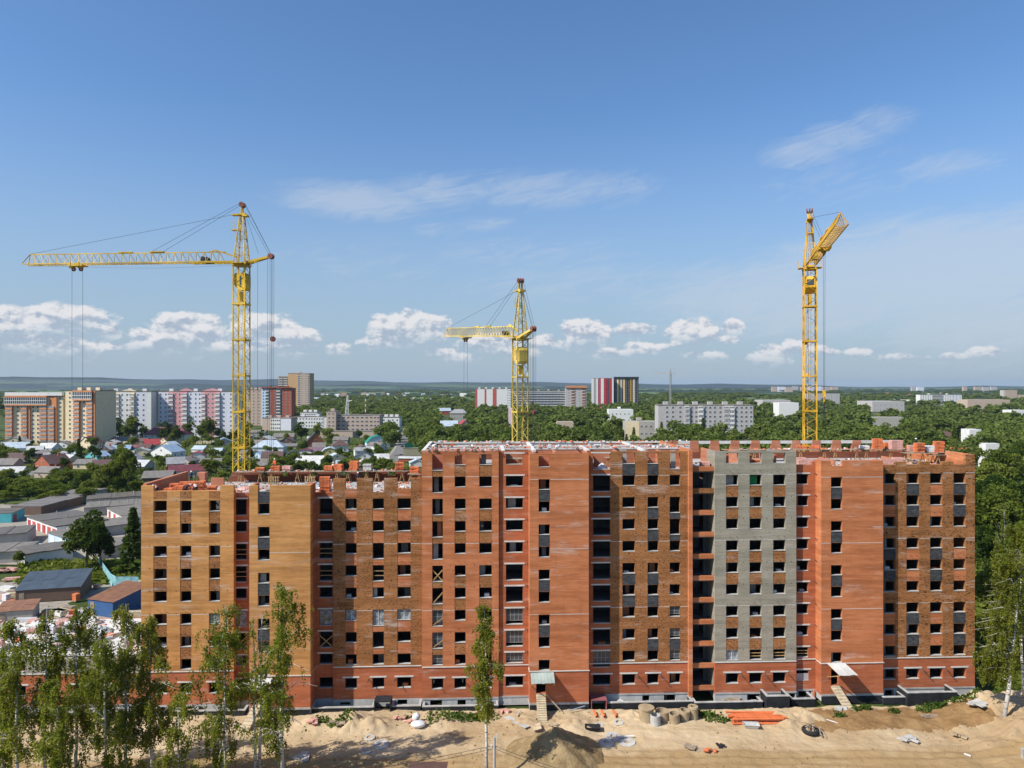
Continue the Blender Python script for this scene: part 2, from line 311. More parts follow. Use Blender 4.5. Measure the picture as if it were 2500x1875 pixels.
# ------------------------------------------------------------------ mesh helpers
class MB:
    def __init__(s): s.v, s.f, s.m = [], [], []
    def quad(s, a, b, c, d, m=0):
        i = len(s.v); s.v += [tuple(a), tuple(b), tuple(c), tuple(d)]; s.f.append((i, i + 1, i + 2, i + 3)); s.m.append(m)
    def tri(s, a, b, c, m=0):
        i = len(s.v); s.v += [tuple(a), tuple(b), tuple(c)]; s.f.append((i, i + 1, i + 2)); s.m.append(m)
    def poly(s, ps, m=0):
        i = len(s.v); s.v += [tuple(p) for p in ps]; s.f.append(tuple(range(i, i + len(ps)))); s.m.append(m)
    def box(s, x0, x1, y0, y1, z0, z1, m=0, X=None):
        i = len(s.v)
        p = [(x, y, z) for z in (z0, z1) for x, y in ((x0, y0), (x1, y0), (x1, y1), (x0, y1))]
        if X is not None: p = [tuple(X @ Vector(q)) for q in p]
        s.v += p
        for q in ((0, 3, 2, 1), (4, 5, 6, 7), (0, 1, 5, 4), (1, 2, 6, 5), (2, 3, 7, 6), (3, 0, 4, 7)):
            s.f.append(tuple(i + k for k in q)); s.m.append(m)
        return s
    def tube(s, p, q, r0, r1=None, n=5, m=0, cap=True):
        p, q = Vector(p), Vector(q); r1 = r0 if r1 is None else r1
        d = (q - p)
        if d.length < 1e-6: return s
        d.normalize(); a = d.orthogonal().normalized(); b = d.cross(a); i = len(s.v)
        for c, r in ((p, r0), (q, r1)):
            for k in range(n):
                t = 2 * math.pi * k / n; s.v.append(tuple(c + a * (r * math.cos(t)) + b * (r * math.sin(t))))
        for k in range(n):
            k2 = (k + 1) % n; s.f.append((i + k, i + k2, i + n + k2, i + n + k)); s.m.append(m)
        if cap:
            s.f.append(tuple(i + k for k in reversed(range(n)))); s.m.append(m)
            s.f.append(tuple(i + n + k for k in range(n))); s.m.append(m)
        return s
    def bar(s, p, q, w, h, m=0, up=(0, 0, 1)):
        """square timber or steel section from p to q"""
        p, q = Vector(p), Vector(q); d = (q - p).normalized(); u = Vector(up)
        if abs(d.dot(u)) > .98: u = Vector((0, 1, 0))
        a = d.cross(u).normalized(); b = a.cross(d); i = len(s.v)
        for c in (p, q):
            for x, y in ((-1, -1), (1, -1), (1, 1), (-1, 1)): s.v.append(tuple(c + a * (x * w / 2) + b * (y * h / 2)))
        for q4 in ((0, 1, 5, 4), (1, 2, 6, 5), (2, 3, 7, 6), (3, 0, 4, 7), (3, 2, 1, 0), (4, 5, 6, 7)):
            s.f.append(tuple(i + k for k in q4)); s.m.append(m)
        return s
    def lathe(s, prof, n=24, c=(0, 0, 0), m=0, close=True):
        i = len(s.v); k = len(prof)
        for a in range(n):
            t = 2 * math.pi * a / n
            for r, z in prof: s.v.append((c[0] + r * math.cos(t), c[1] + r * math.sin(t), c[2] + z))
        for a in range(n):
            a2 = (a + 1) % n
            for j in range(k if close else k - 1):
                j2 = (j + 1) % k
                s.f.append((i + a * k + j, i + a2 * k + j, i + a2 * k + j2, i + a * k + j2)); s.m.append(m)
        return s
    def mesh(s, name, mats, smooth=False):
        me = bpy.data.meshes.new(name); me.from_pydata(s.v, [], s.f)
        for x in mats: me.materials.append(M[x] if isinstance(x, str) else x)
        if len(mats) > 1: me.polygons.foreach_set('material_index', s.m)
        if smooth: me.polygons.foreach_set('use_smooth', [True] * len(me.polygons))
        me.update(); return me
    def build(s, name, mats, parent=None, loc=None, smooth=False, rz=0):
        if isinstance(mats, str): mats = [mats]
        return link(name, s.mesh(name, mats, smooth), parent, loc, rz)
def link(name, me, parent=None, loc=None, rz=0, scale=None):
    o = bpy.data.objects.new(name, me); COL.objects.link(o)
    if parent: o.parent = parent
    if loc is not None: o.location = loc
    if rz: o.rotation_euler = (0, 0, rz)
    if scale is not None: o.scale = scale if hasattr(scale, '__len__') else (scale,) * 3
    return o
def tag(o, label=None, cat=None, group=None, kind=None):
    for k, v in (('label', label), ('category', cat), ('group', group), ('kind', kind)):
        if v: o[k] = v
    return o
def thing(name, label, cat, loc=(0, 0, 0), rz=0, group=None, scale=None):
    return tag(link(name, None, None, loc, rz, scale), label, cat, group)
def dup(root, loc, rz=0, label=None, group=None, scale=None):
    r = root.copy(); COL.objects.link(r); r.location = loc; r.rotation_euler = (0, 0, rz)
    if scale is not None: r.scale = scale if hasattr(scale, '__len__') else (scale,) * 3
    if label: r['label'] = label
    if group: r['group'] = group
    for ch in list(root.children):
        c = ch.copy(); COL.objects.link(c); c.parent = r
        for g in ch.children:
            d = g.copy(); COL.objects.link(d); d.parent = c
    return r
def gnd(px, py, z=0.0):
    Y = F * (H - z) / (py - YH); return Vector(((px - CX) / F * Y, Y, z))
def at(px, py, Y): return Vector(((px - CX) / F * Y, Y, H - (py - YH) / F * Y))
def np_mesh(name, verts, mats, per=4, midx=None):
    n = len(verts) // per
    me = bpy.data.meshes.new(name); me.vertices.add(len(verts)); me.vertices.foreach_set('co', np.ascontiguousarray(verts, np.float32).ravel())
    me.loops.add(len(verts)); me.loops.foreach_set('vertex_index', np.arange(len(verts), dtype=np.int32))
    me.polygons.add(n); me.polygons.foreach_set('loop_start', np.arange(0, len(verts), per, dtype=np.int32))
    for x in mats: me.materials.append(M[x] if isinstance(x, str) else x)
    me.update(calc_edges=True); return me
def fbm(x, y, s, seed=0.0, o=4): return mnoise.fractal(Vector((x * s, y * s, seed)), 1.0, 2.0, o)
# ------------------------------------------------------------------ ground
def grid_sheet(name, x0, x1, y0, y1, nx, ny, h, m, kind='structure', skip=None):
    xs = np.linspace(x0, x1, nx + 1); ys = np.linspace(y0, y1, ny + 1)
    vs = [(x, y, h(x, y)) for y in ys for x in xs]; fs = []
    for j in range(ny):
        for i in range(nx):
            if skip and skip((xs[i] + xs[i + 1]) / 2, (ys[j] + ys[j + 1]) / 2): continue
            a = j * (nx + 1) + i; fs.append((a, a + 1, a + nx + 2, a + nx + 1))
    me = bpy.data.meshes.new(name); me.from_pydata(vs, [], fs); me.materials.append(M[m])
    me.polygons.foreach_set('use_smooth', [True] * len(me.polygons)); me.update()
    return tag(link(name, me), kind=kind)
g = MB()
rings = [0, 60, 120, 250, 500, 1000, 2000, 4000, 8000, 13000]
for i in range(len(rings) - 1):
    for k in range(48):
        a0, a1 = 2 * math.pi * k / 48, 2 * math.pi * (k + 1) / 48; r0, r1 = rings[i], rings[i + 1]
        P = lambda a, r: (r * math.sin(a), r * math.cos(a), -.25 - (max(0, r - 4000) / 12000) * 3)
        if r0 == 0: g.tri(P(a0, 0), P(a0, r1), P(a1, r1))
        else: g.quad(P(a0, r0), P(a0, r1), P(a1, r1), P(a1, r0))
tag(g.build('ground', 'ground'), kind='structure')
def yard_h(x, y):
    h = .26 * fbm(x, y, .13, 1.7) + .10 * fbm(x, y, .6, 4.2) + .06 * fbm(x, y, 1.9, 9.2)
    h += .09 * math.sin(y * 4.2 + .6 * math.sin(x * .12) + x * .08) * max(0, 1 - abs(y - 79 - .02 * x) / 3.5)     # wheel ruts
    for (cx_, cy_, r, a) in ((-19.5, 87.2, 2.6, 1.3), (-16.5, 86.6, 2.2, 1.0), (-24.5, 87.6, 2.4, .6), (1.5, 87.2, 3.2, .55), (7.5, 86.9, 2.6, .8), (34.0, 88.5, 3.5, .8), (14.5, 88.0, 3.0, .6), (-9, 88.5, 3.5, .4)):
        d2 = ((x - cx_) ** 2 + (y - cy_) ** 2) / (r * r)
        if d2 < 4: h += a * math.exp(-d2 * 1.6) * (1 + .5 * fbm(x, y, .9, 7))
    h += .85 * max(0, min(1, (x - 52) / 8)) ** 1.3 * (1 + .4 * fbm(x, y, .4, 3)) * 2.2 + .35 * max(0, min(1, (x - 36) / 6)) * max(0, min(1, (y - 84) / 4)) * (1 + .6 * fbm(x, y, .5, 2))
    return max(-.05, .22 + h)
grid_sheet('sand_yard', -62, 78, 58, 91.5, 560, 190, yard_h, 'sand')
def soil_h(x, y):
    e = min(x - 36.5, 60 - x, y - 85.6 + .5 * fbm(x, .3, .5), 91 - y)
    return yard_h(x, y) + min(.06, e * .08) + .05 * fbm(x, y, .8, 5)
grid_sheet('soil_ground', 34, 59, 84.2, 91.4, 90, 40, soil_h, 'soil')
def back_h(x, y): return -.1 + .25 * fbm(x, y, .1, 3.1)
grid_sheet('works_yard', -170, -44, 106, 152, 80, 40, back_h, 'yardconc')
grid_sheet('garage_yard', -215, -60, 166, 250, 40, 30, lambda x, y: .02 + .05 * fbm(x, y, .1, 3.1), 'yardconc')
# wooded ridge on the skyline
def ridge(name, px0, px1, D, y_fn, n=60, depth=900, m='hill'):
    b = MB(); prev = None
    for i in range(n + 1):
        px = px0 + (px1 - px0) * i / n; X = (px - CX) / F * D; top = H + (YH - y_fn(px)) / F * D
        ring = [(X, D - depth * .6, -40), (X, D - depth * .2, top * .55 - 18), (X, D, top), (X * 1.05, D + depth, top * .7 - 20), (X * 1.1, D + depth * 2, -40)]
        if prev:
            for k in range(4): b.quad(prev[k], ring[k], ring[k + 1], prev[k + 1])
        prev = ring
    tag(b.build(name, m, smooth=True), kind='structure')
ridge('hills', -900, 3400, 11500, lambda px: 935 - 14 * max(0, min(1, (1300 - px) / 1250)) - 1.6 * math.sin(px * .011) - 1.2 * math.sin(px * .029 + 1) + 9 * max(0, min(1, (px - 1500) / 700)))
ridge('far_hills', -700, 1900, 8200, lambda px: 934.5 - 4 * math.sin(px * .006 + 1.2) - 1.5 * math.sin(px * .03) + 10 * max(0, min(1, (px - 500) / 700)), depth=500, m='field')

# ------------------------------------------------------------------ the unfinished apartment building
CF = 92.8; ZL = 5.2; ST = 2.9
def yf(px, off): t = (px - CX) / F; return (CF + off) / (_ca - t * _sa)
def U(px, off=0.0): t = (px - CX) / F; Y = yf(px, off); return Y * (t * _ca + _sa)
def Tz(k): return ZL + 1.68 + ST * k
def Sz(k): return ZL + .26 + ST * k
def FLz(k): return ZL - .62 + ST * k
GT, GS = ZL - 1.4, ZL - 2.84
B = thing('apartment_building', 'long unfinished brick apartment block of yellow, red, brown and grey sections with empty windows', 'apartment building', (-CF * _sa, CF * _ca, 0), ALPHA)
def world(u, y, z): return Matrix.Translation(B.location) @ Matrix.Rotation(ALPHA, 4, 'Z') @ Vector((u, y, z))
rods = MB(); wr = random.Random(77)
_cache = {}
def opening(u0, u1, z0, z1, off, jm, sill=True, dress=None, thick=.5):
    """one window: its lining and pale sill, plus boards, film or sashes where the photo shows them"""
    w, h = round(u1 - u0, 2), round(z1 - z0, 2); key = (w, h, jm, thick)
    if key not in _cache:
        b = MB(); t = .02; e = .012
        b.box(e, t + e, .03, thick - .02, 0, h - e); b.box(w - t - e, w - e, .03, thick - .02, 0, h - e); b.box(t + e, w - t - e, .03, thick - .02, h - t - e, h - e)
        s = MB(); s.box(.035, w - .035, -.025, thick - .03, .0, .06)
        _cache[key] = (b.mesh('window', [jm]), s.mesh('sill', ['sill']))
    me, sm = _cache[key]
    o = link('window', me, B, (u0, off, z0))
    if sill: link('sill', sm, o)
    q = wr.random()
    if dress is None and z0 > 1 and q < .42:      # what stands in the raw rooms: block partitions, rubble, pallets
        d = wr.uniform(.7, 2.2); a_ = wr.uniform(0, .45) * w; m_ = wr.choice(['conc', 'block', 'inner', 'conc_in'])
        if q < .24: MB().box(a_, min(w, a_ + w * wr.uniform(.3, .6)), d, d + .15, -.8, h + .3).build('partition', m_, o)
        else: MB().box(a_, a_ + w * .4, .62, .62 + .5, -.8, wr.uniform(.12, .5)).build('stored_blocks', wr.choice(['white', 'bag', 'orangebrick', 'conc']), o)
    def plank(p, q, wd=.14, m='wood', nm='brace_plank'): MB().bar(p, q, wd, .035, up=(0, 1, 0)).build(nm, m, o)
    if dress == 'x': plank((.05, .12, .1), (w - .05, .12, h * .72)); plank((.05, .16, h * .72), (w - .05, .16, .1))
    if dress == '/': plank((.1, .12, .1), (w - .05, .12, h * .7))
    if dress == 'bars': plank((.02, .2, h * .34), (w - .02, .2, h * .34), .10, nm='guard_rail'); plank((.02, .2, h * .62), (w - .02, .2, h * .62), .10, nm='guard_rail')
    if dress in ('film', 'filmx'):
        MB().box(.05, w - .05, .22, .24, .08, h - .06).build('plastic_sheet', 'film', o)
        if dress == 'filmx': plank((.05, .12, .1), (w - .05, .12, h * .72)); plank((.05, .16, h * .72), (w - .05, .16, .1))
        else: MB().bar((w * .5, .18, .08), (w * .5, .18, h - .05), .06, .04).build('batten', 'w_white', o)
    if dress == 'board': MB().box(.03, w - .03, .06, .1, .08, h * .66).build('board', 'w_panel', o)
    if dress == 'green': MB().box(w * .18, w * .82, .9, .94, .05, h * .8).build('green_board', 'green_sheet', o)
    if dress in ('sash', 'sashx'):
        s = MB(); n = 2 if w < 1.7 else 4
        for i in range(n + 1): s.box(.06 + (w - .17) * i / n, .10 + (w - .17) * i / n, .25, .30, h * .22, h - .04)
        for z in (h * .22, h * .55, h - .09): s.box(.06, w - .06, .251, .299, z, z + .035)
        s.build('sash', 'conc', o)
        MB().box(.09, w - .09, .27, .28, h * .24, h - .06).build('pane', 'glass', o)
        if dress == 'sashx': plank((.05, .12, .1), (w - .05, .12, h * .5))
    return o
def lintel(u0, u1, z, off, ext=.22, h=.19):
    MB().box(u0 - ext, u1 + ext, off - .05, off + .2, z + .002, z + h).build('lintel', 'white', B)
def rod_pair(u0, u1, z, off):
    for u in (u0 + .35 * (u1 - u0) - .05, u1 - .16 * (u1 - u0)): rods.tube((u, off + .05, z), (u, off - .26, z + .02), .026, n=4)
def wall(name, u0, u1, off, z0, tops, base, thick=.5, holes=(), panels=(), low='redd', bandz=None):
    """masonry wall with real openings; tops = [(u_start, z_top), ...] from left to right; panels are left out and built apart"""
    cu = {u0, u1}; cz = {z0, ZL, 1.0}
    def topat(u):
        z = tops[0][1]
        for a, b in tops:
            if u >= a - 1e-6: z = b
        return z
    for a, z in tops: cu.add(max(a, u0)); cz.add(z)
    rects = [tuple(h) for h in holes] + [p[:4] for p in panels]
    for a, b, c, d in rects: cu |= {a, b}; cz |= {c, d}
    zt = max(z for _, z in tops)
    cu = sorted(x for x in cu if u0 - 1e-6 <= x <= u1 + 1e-6); cz = sorted(z for z in cz if z0 - 1e-6 <= z <= zt + 1e-6)
    def dedup(l):
        r = [l[0]]
        for v in l[1:]:
            if v - r[-1] > .004: r.append(v)
        return r
    cu, cz = dedup(cu), dedup(cz); nu, nz = len(cu) - 1, len(cz) - 1
    solid = np.zeros((nu + 2, nz + 2), bool)
    for i in range(nu):
        um = (cu[i] + cu[i + 1]) / 2
        for j in range(nz):
            zm = (cz[j] + cz[j + 1]) / 2
            solid[i + 1, j + 1] = zm < topat(um) and not any(a < um < b and c < zm < d for a, b, c, d in rects)
    b = MB(); y0, y1 = off, off + thick
    for i in range(nu):
        for j in range(nz):
            if not solid[i + 1, j + 1]: continue
            a0, a1, c0, c1 = cu[i], cu[i + 1], cz[j], cz[j + 1]; zm = (c0 + c1) / 2
            m = 2 if zm < 1.0 else (1 if zm < ZL else 0)
            b.quad((a0, y0, c0), (a1, y0, c0), (a1, y0, c1), (a0, y0, c1), m)
            b.quad((a1, y1, c0), (a0, y1, c0), (a0, y1, c1), (a1, y1, c1), 3)
            if not solid[i, j + 1]: b.quad((a0, y1, c0), (a0, y0, c0), (a0, y0, c1), (a0, y1, c1), m)
            if not solid[i + 2, j + 1]: b.quad((a1, y0, c0), (a1, y1, c0), (a1, y1, c1), (a1, y0, c1), m)
            if not solid[i + 1, j]: b.quad((a0, y1, c0), (a1, y1, c0), (a1, y0, c0), (a0, y0, c0), m)
            if not solid[i + 1, j + 2]: b.quad((a0, y0, c1), (a1, y0, c1), (a1, y1, c1), (a0, y1, c1), m)
    b.build(name, [base, low, 'block', 'inner'], B)
    for (a, c, d, e, m) in panels:
        MB().box(a + .003, c - .003, off + .035, off + .3, d + .003, e - .003).build('spandrel_panel', m, B)
def ledge(u0, u1, off, z=None, h=.11, out=.09, m='white'):
    z = ZL if z is None else z
    MB().box(u0, u1, off - out, off - .003, z, z + h).build('ledge', m, B)
def course(u0, u1, off, z, skip=()):
    b = MB(); us = sorted([(a, c) for a, c, d, e in skip if d < z < e]); p = u0
    for a, c in us + [(u1, u1)]:
        if a > p + .05: b.box(p, a, off - .006, off + .02, z, z + .055)
        p = max(p, c)
    b.build('mortar_band', 'white', B)
def cols(pxs, off): return [(U(a, off), U(b, off)) for a, b in pxs]
TOPK = {}
def regular(name, px0, px1, off, colpx, krange, base, tops, spand=None, tall=None, dress=None, lint=False, gf=True, glint=True, topopen=None, rodless=False, ground=1.0, gfdress=None, basement=()):
    u0, u1 = (px0 if abs(px0) < 200 else U(px0, off)), (px1 if abs(px1) < 200 else U(px1, off))
    cs = cols(colpx, off); holes, panels, dr = [], [], []
    for ci, (a, b) in enumerate(cs):
        a = max(a, u0); b = min(b, u1)
        for k in krange:
            z1 = Tz(k); z0 = Sz(k)
            if tall and (ci, k) in tall: z0 = z1 - 2.15
            holes.append((a, b, z0, z1)); dr.append((dress or {}).get((ci, k)))
            sm = (spand or {}).get((ci, k))
            if sm: panels.append((a, b, Tz(k - 1) if k > 0 else ZL + .12, z0, sm))
            if not rodless and k > 0 and not (tall and (ci, k) in tall): rod_pair(a, b, z0 - .95, off + (.035 if sm else 0))
        if topopen and ci in topopen: holes.append((a, b, topopen[ci][0], topopen[ci][1])); dr.append('none')
        if gf:
            holes.append((a - .04, b + .04, GS, GT)); dr.append((gfdress or {}).get(ci))
            if glint: lintel(a, b, GT, off, .35)
            else: pass
        if lint:
            for k in krange: lintel(a, b, Tz(k), off, .22)
    for q in basement: holes.append((U(q[0], off), U(q[1], off), q[2], q[3])); dr.append('none')
    wall(name, u0, u1, off, .0, tops, base, .5, holes, panels)
    for h, d in zip(holes, dr):
        if d == 'none': continue
        opening(*h, off, base if h[2] > ZL - .1 else 'redd', True, d)
    return u0, u1, cs, holes
def pair_holes(ua, ub, Ts, zmin=None):
    hs, ps = [], []
    for T in Ts:
        hs += [(ua, ub, T - 1.36, T), (ua, ub, T - 4.26, T - 2.83)]; ps.append((ua, ub, T - 2.83, T - 1.36, 'dpanel'))
    return hs, ps
def pier(name, px0, px1, off, back, base, tops, wpx, Ts, extra_holes, extra_panels, door, sides=('L', 'R'), side2=None):
    u0, u1 = U(px0, off), U(px1, off); ua, ub = U(wpx[0], off), U(wpx[1], off)
    hs, ps = pair_holes(ua, ub, Ts); hs += [(ua, ub, *e) for e in extra_holes]; ps += [(ua, ub, *e, 'dpanel') for e in extra_panels]
    allh = hs + [door] if door else hs
    wall(name, u0, u1, off, .25, tops(u0, u1, ua, ub), base, .45, allh, ps)
    for h in hs: opening(*h, off, base, True, None, .45)
    zt = min(z for _, z in tops(u0, u1, ua, ub))
    zt = tops(u0, u1, ua, ub)[0][1]
    for s in sides:
        x0, x1 = (u0, u0 + .4) if s == 'L' else (u1 - .4, u1)
        z_t = tops(u0, u1, ua, ub)[0 if s == 'L' else -1][1]
        b = MB(); ym = off + .45 + (.75 if side2 else 99); ym = min(ym, back)
        for (za, zb, m) in ((.25, 1.0, 2), (1.0, ZL, 1), (ZL, z_t, 0)):
            b.box(x0, x1, off + .452, ym, za, zb, m)
            if side2 and ym < back: b.box(x0, x1, ym, back, za, zb, 3 if m == 0 else m)
        b.build('return_wall', [base, 'redd', 'block', side2 or base], B)
    return u0, u1
# ---- left section, yellow brick
def steps(off, lst): return [(U(p, off), ZL + z) for p, z in lst]
br, rd, dk, rdd = 'brown', 'red', 'dpanel', 'redd'
spA = {(c, k): br for c in range(3) for k in (7, 5, 4, 2, 1)}
a0, a1, csA, hA = regular('yellow_wall', 344.5, 570.5, 0.0, [(374.6, 407.4), (439.7, 467.3), (510, 537.4)], range(8), 'yellow',
        steps(0, [(344.5, 23.9), (374.6, 23.2), (537.4, 23.9)]), spA, dress={(2, 2): 'film'}, basement=[(383, 403, .15, .75), (455, 475, .15, .75)])
for a, b in csA: MB().box(a + .003, b - .003, -.012, .1, Tz(7) + .25, ZL + 23.197).build('spandrel_panel', 'brown', B)
u0B = U(570.5, .9); u1B = U(609, .9)
tB = {(0, k) for k in (7, 5, 4, 2, 1)}
regular('stair_recess_wall', U(568, .9), U(612, .9), .9, [(571.5, 602)], range(8), 'redd', [(-99, ZL + 22.8)], None, tB, {(0, 5): 'bars', (0, 4): 'bars', (0, 2): 'film', (0, 1): 'x'}, lint=True, rodless=True)
MB().box(U(570.5, 0) - .45, U(570.5, 0), .502, .9, ZL, ZL + 23.2).build('return_wall', 'yellow', B)
zC = lambda T: (ZL + T)
pC = pier('yellow_stair_tower', 608.5, 757.7, -1.9, 1.0, 'yellow', lambda u0, u1, ua, ub: [(u0, ZL + 24.1), (ua, ZL + 23.3), (ub, ZL + 24.1)], (629.4, 658.5),
     [ZL + 18.9, ZL + 13.1, ZL + 7.3], [(ZL + 20.44, ZL + 21.87), (ZL + .1, ZL + 1.5)], [(ZL + 21.87, ZL + 23.3)], (U(629, -1.9), U(655, -1.9), 2.4, 4.5), side2='redd')
tD = {(0, k) for k in (7, 5, 4, 2, 1)}
regular('loggia_recess_wall', U(745, 1.0), U(815, 1.0), 1.0, [(779.6, 812)], range(8), 'redd', [(-99, ZL + 22.75)], None, tD, {(0, 5): 'bars', (0, 4): 'bars', (0, 2): 'filmx', (0, 1): 'x'}, lint=True, rodless=True, glint=False)
spE = {(c, k): rd for c in range(3) for k in (7, 6, 5, 4, 2, 1)}
regular('mottled_brown_wall', U(813.5, .6), U(1032, .6), .6, [(843, 871), (909.6, 937.5), (970, 1003)], range(8), 'brown',
        steps(.6, [(813, 24.6), (843, 23.2), (871, 24.6), (909.6, 22.75), (937.5, 24.6), (970, 23.2), (1003, 24.6)]), spE, {(1, k) for k in (5, 4, 2, 1)}, {(1, 4): 'bars', (0, 2): 'film', (1, 2): 'film', (2, 2): 'film'},
        basement=[(775, 798, .2, .65), (830, 855, .2, .65), (970, 994, .1, .85)])
for a, b in cols([(843, 871), (970, 1003)], .6): MB().box(a + .003, b - .003, .59, .7, Tz(7) + .22, ZL + 23.197).build('spandrel_panel', 'red', B)
# ---- middle section, red brick
spF = {(c, k): br for c in range(3) for k in (9, 7, 6, 4, 3, 1)}
f0, f1, csF, hF = regular('red_wall', 1030.5, 1217.5, 0.0, [(1055, 1081.5), (1110, 1137), (1170, 1201)], range(10), 'red', [(-99, ZL + 28.15)], spF,
        {(0, k) for k in range(1, 10)}, {(0, 4): 'x', (0, 3): '/', (0, 2): 'sashx', (0, 1): 'sashx', (0, 0): 'sash'}, basement=[(1050, 1079, .05, .95), (1117, 1137, .1, .9)])
regular('stair_recess_wall', U(1217.7, .3), U(1294, .3), .3, [(1235, 1277)], range(10), 'redd', [(-99, ZL + 28.1)], None, {(0, k) for k in (4, 3, 2, 1)}, {(0, 2): 'sash', (0, 1): 'sash', (0, 0): 'sash'}, lint=True, rodless=True)
pH = pier('red_stair_tower', 1293, 1437.5, -1.9, .8, 'red', lambda u0, u1, ua, ub: [(u0, ZL + 28.0)], (1315, 1342.6), [ZL + 24.7, ZL + 18.9, ZL + 13.1, ZL + 7.3],
     [(ZL + 26.24, ZL + 27.67), (ZL + .1, ZL + 1.5)], [], (U(1309, -1.9), U(1332, -1.9), 2.4, 4.5))
uI0, uI1 = U(1437.5, .8), U(1490.5, .3)
# loggia stack beside the red stair tower
b = MB(); hs = []
uIa = U(1447.5, .3)
for k in range(0, 10): hs.append((uIa, uI1, Tz(k) - 2.15, Tz(k)))
wall('loggia_wall', U(1433, .3), uI1 + .002, .3, 0, [(-99, ZL + 28.1)], 'redd', .35, hs + [(uIa, uI1, GS, GT)])
for h in hs: opening(*h, .3, 'redd', True, 'sash' if h[3] < Tz(0) + .1 else None, .35); lintel(h[0], h[1] - .25, h[3], .3, .25)
opening(uIa, uI1, GS, GT, .3, 'redd', True, None, .35); lintel(uIa, uI1, GT, .3, .3)
spJ = {(0, 9): dk, (0, 4): dk, (0, 3): dk, (1, 9): dk, (1, 7): dk, (1, 6): dk, (1, 4): dk, (1, 3): dk, (1, 1): dk, (2, 1): dk, (2, 7): dk, (2, 6): dk}
regular('mottled_brown_wall', U(1490, .3) + .003, U(1682, .3), .3, [(1519.6, 1551), (1581, 1608), (1635, 1661)], range(10), 'brown', [(-99, ZL + 28.0)], spJ, {(2, 7), (2, 6), (2, 9)},
        {(2, 0): 'sash', (2, 1): 'sash', (2, 2): 'sash'}, basement=[(1568, 1586, .1, .9), (1621, 1650, .05, 1.3)])
MB().box(U(1682, -.25), U(1691, -.25), -.25, 15.2, .3, ZL + 28.2).build('party_wall', 'red', B)
# ---- right section: open loggias, grey wall, red recess, red stair tower, mottled wall
uK0, uK1 = U(1691, 0) + .02, U(1745, 0)
for k in range(-1, 10):
    zf = FLz(k) if k >= 0 else ZL - 3.6
    MB().box(uK0, uK1, .25, .45, zf - .12, zf + .50).build('loggia_parapet', 'red' if k != 8 else 'brown', B)
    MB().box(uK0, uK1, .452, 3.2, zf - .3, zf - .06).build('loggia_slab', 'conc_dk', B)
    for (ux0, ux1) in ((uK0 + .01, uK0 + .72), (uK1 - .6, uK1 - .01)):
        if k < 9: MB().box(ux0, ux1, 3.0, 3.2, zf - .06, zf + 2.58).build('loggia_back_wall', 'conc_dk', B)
MB().box(uK1, uK1 + .36, .502, 3.4, 0.3, ZL + 28.0).build('return_wall', 'grey', B)
spG = {(c, k): br for c in range(3) for k in (8, 7, 5, 4, 2, 1)}
regular('grey_wall', uK1, U(1944, 0), 0.0, [(1772.5, 1803), (1830, 1860), (1887.6, 1918.7)], range(10), 'grey', [(-99, ZL + 28.0)], spG, None,
        {(1, 8): 'green', (0, 0): 'film', (1, 0): 'bars', (2, 0): 'bars'}, basement=[(1824, 1856, .05, .95), (1926, 1942, .05, .95)])
for a, b in cols([(1772.5, 1803), (1830, 1860), (1887.6, 1918.7)], 0): MB().box(a, b, .05, .4, Tz(9), ZL + 27.97).build('lintel', 'wood', B)
regular('red_recess_wall', U(1943, .6), U(2003, .6), .6, [(1945, 1974)], range(9), 'redd', steps(.6, [(1940, 26.1), (1983, 26.5)]), None, None, {(0, 0): 'bars'}, lint=True, rodless=True, gfdress={0: 'board'}, basement=[(1949, 1981, .05, .95)])
pK = pier('red_stair_tower', 2005, 2156.3, -1.0, .9, 'red', lambda u0, u1, ua, ub: [(u0, ZL + 26.8), (ua, ZL + 26.1), (ub, ZL + 26.8)], (2028.8, 2056.8), [ZL + 24.62, ZL + 18.82, ZL + 13.02, ZL + 7.22],
     [(ZL + .1, ZL + 1.5)], [], (U(2029, -1), U(2048, -1), 2.35, 4.4))
spL = {}
for k in (8, 7): spL.update({(0, k): rd, (1, k): dk, (2, k): rd, (3, k): dk})
for k in (5, 4): spL.update({(0, k): dk, (1, k): rd, (2, k): dk, (3, k): rd})
for k in (2, 1): spL.update({(0, k): rd, (1, k): dk, (2, k): rd, (3, k): dk})
o2 = .45
regular('mottled_brown_wall', U(2152, o2), U(2380, o2), o2, [(2157, 2186.7), (2213, 2244.5), (2270.7, 2301.4), (2327.7, 2358.4)], range(9), 'brown',
        steps(o2, [(2150, 26.05), (2186.7, 26.45), (2213, 26.05), (2244.5, 26.45), (2270.7, 26.05), (2301.4, 26.45), (2327.7, 26.05), (2358.4, 27.4)]), spL, basement=[(2160, 2182, .05, .95)])
# ledges, thin mortar bands
for p0, p1, of in ((344.5, 570, 0), (757.7, 1029, .6), (1030.5, 1217, 0), (1217.5, 1293, .3), (1437.5, 1490, .3), (1490, 1681.5, .3), (1745, 1944, 0), (1944.5, 1996, .6), (2156.5, 2380, o2)):
    ledge(U(p0, of) if p0 != 757.7 else U(813.5, of), U(p1, of), of)
for (u0, u1), of in (((pC[0], pC[1]), -1.9), ((pH[0], pH[1]), -1.9), ((pK[0], pK[1]), -1.0)):
    b = MB(); b.box(u0 - .09, u1 + .09, of - .09, of - .003, ZL - .0, ZL + .10); b.box(u0 - .09, u0 - .003, of - .003, of + 1.2, ZL, ZL + .10); b.build('ledge', 'white', B)
    MB().box(u0, u1, of - .05, of - .003, .95, 1.2).build('plinth_band', 'conc', B)
    MB().box(u0, u1, of - .03, of - .002, -.1, .9).build('plinth', 'tar', B)
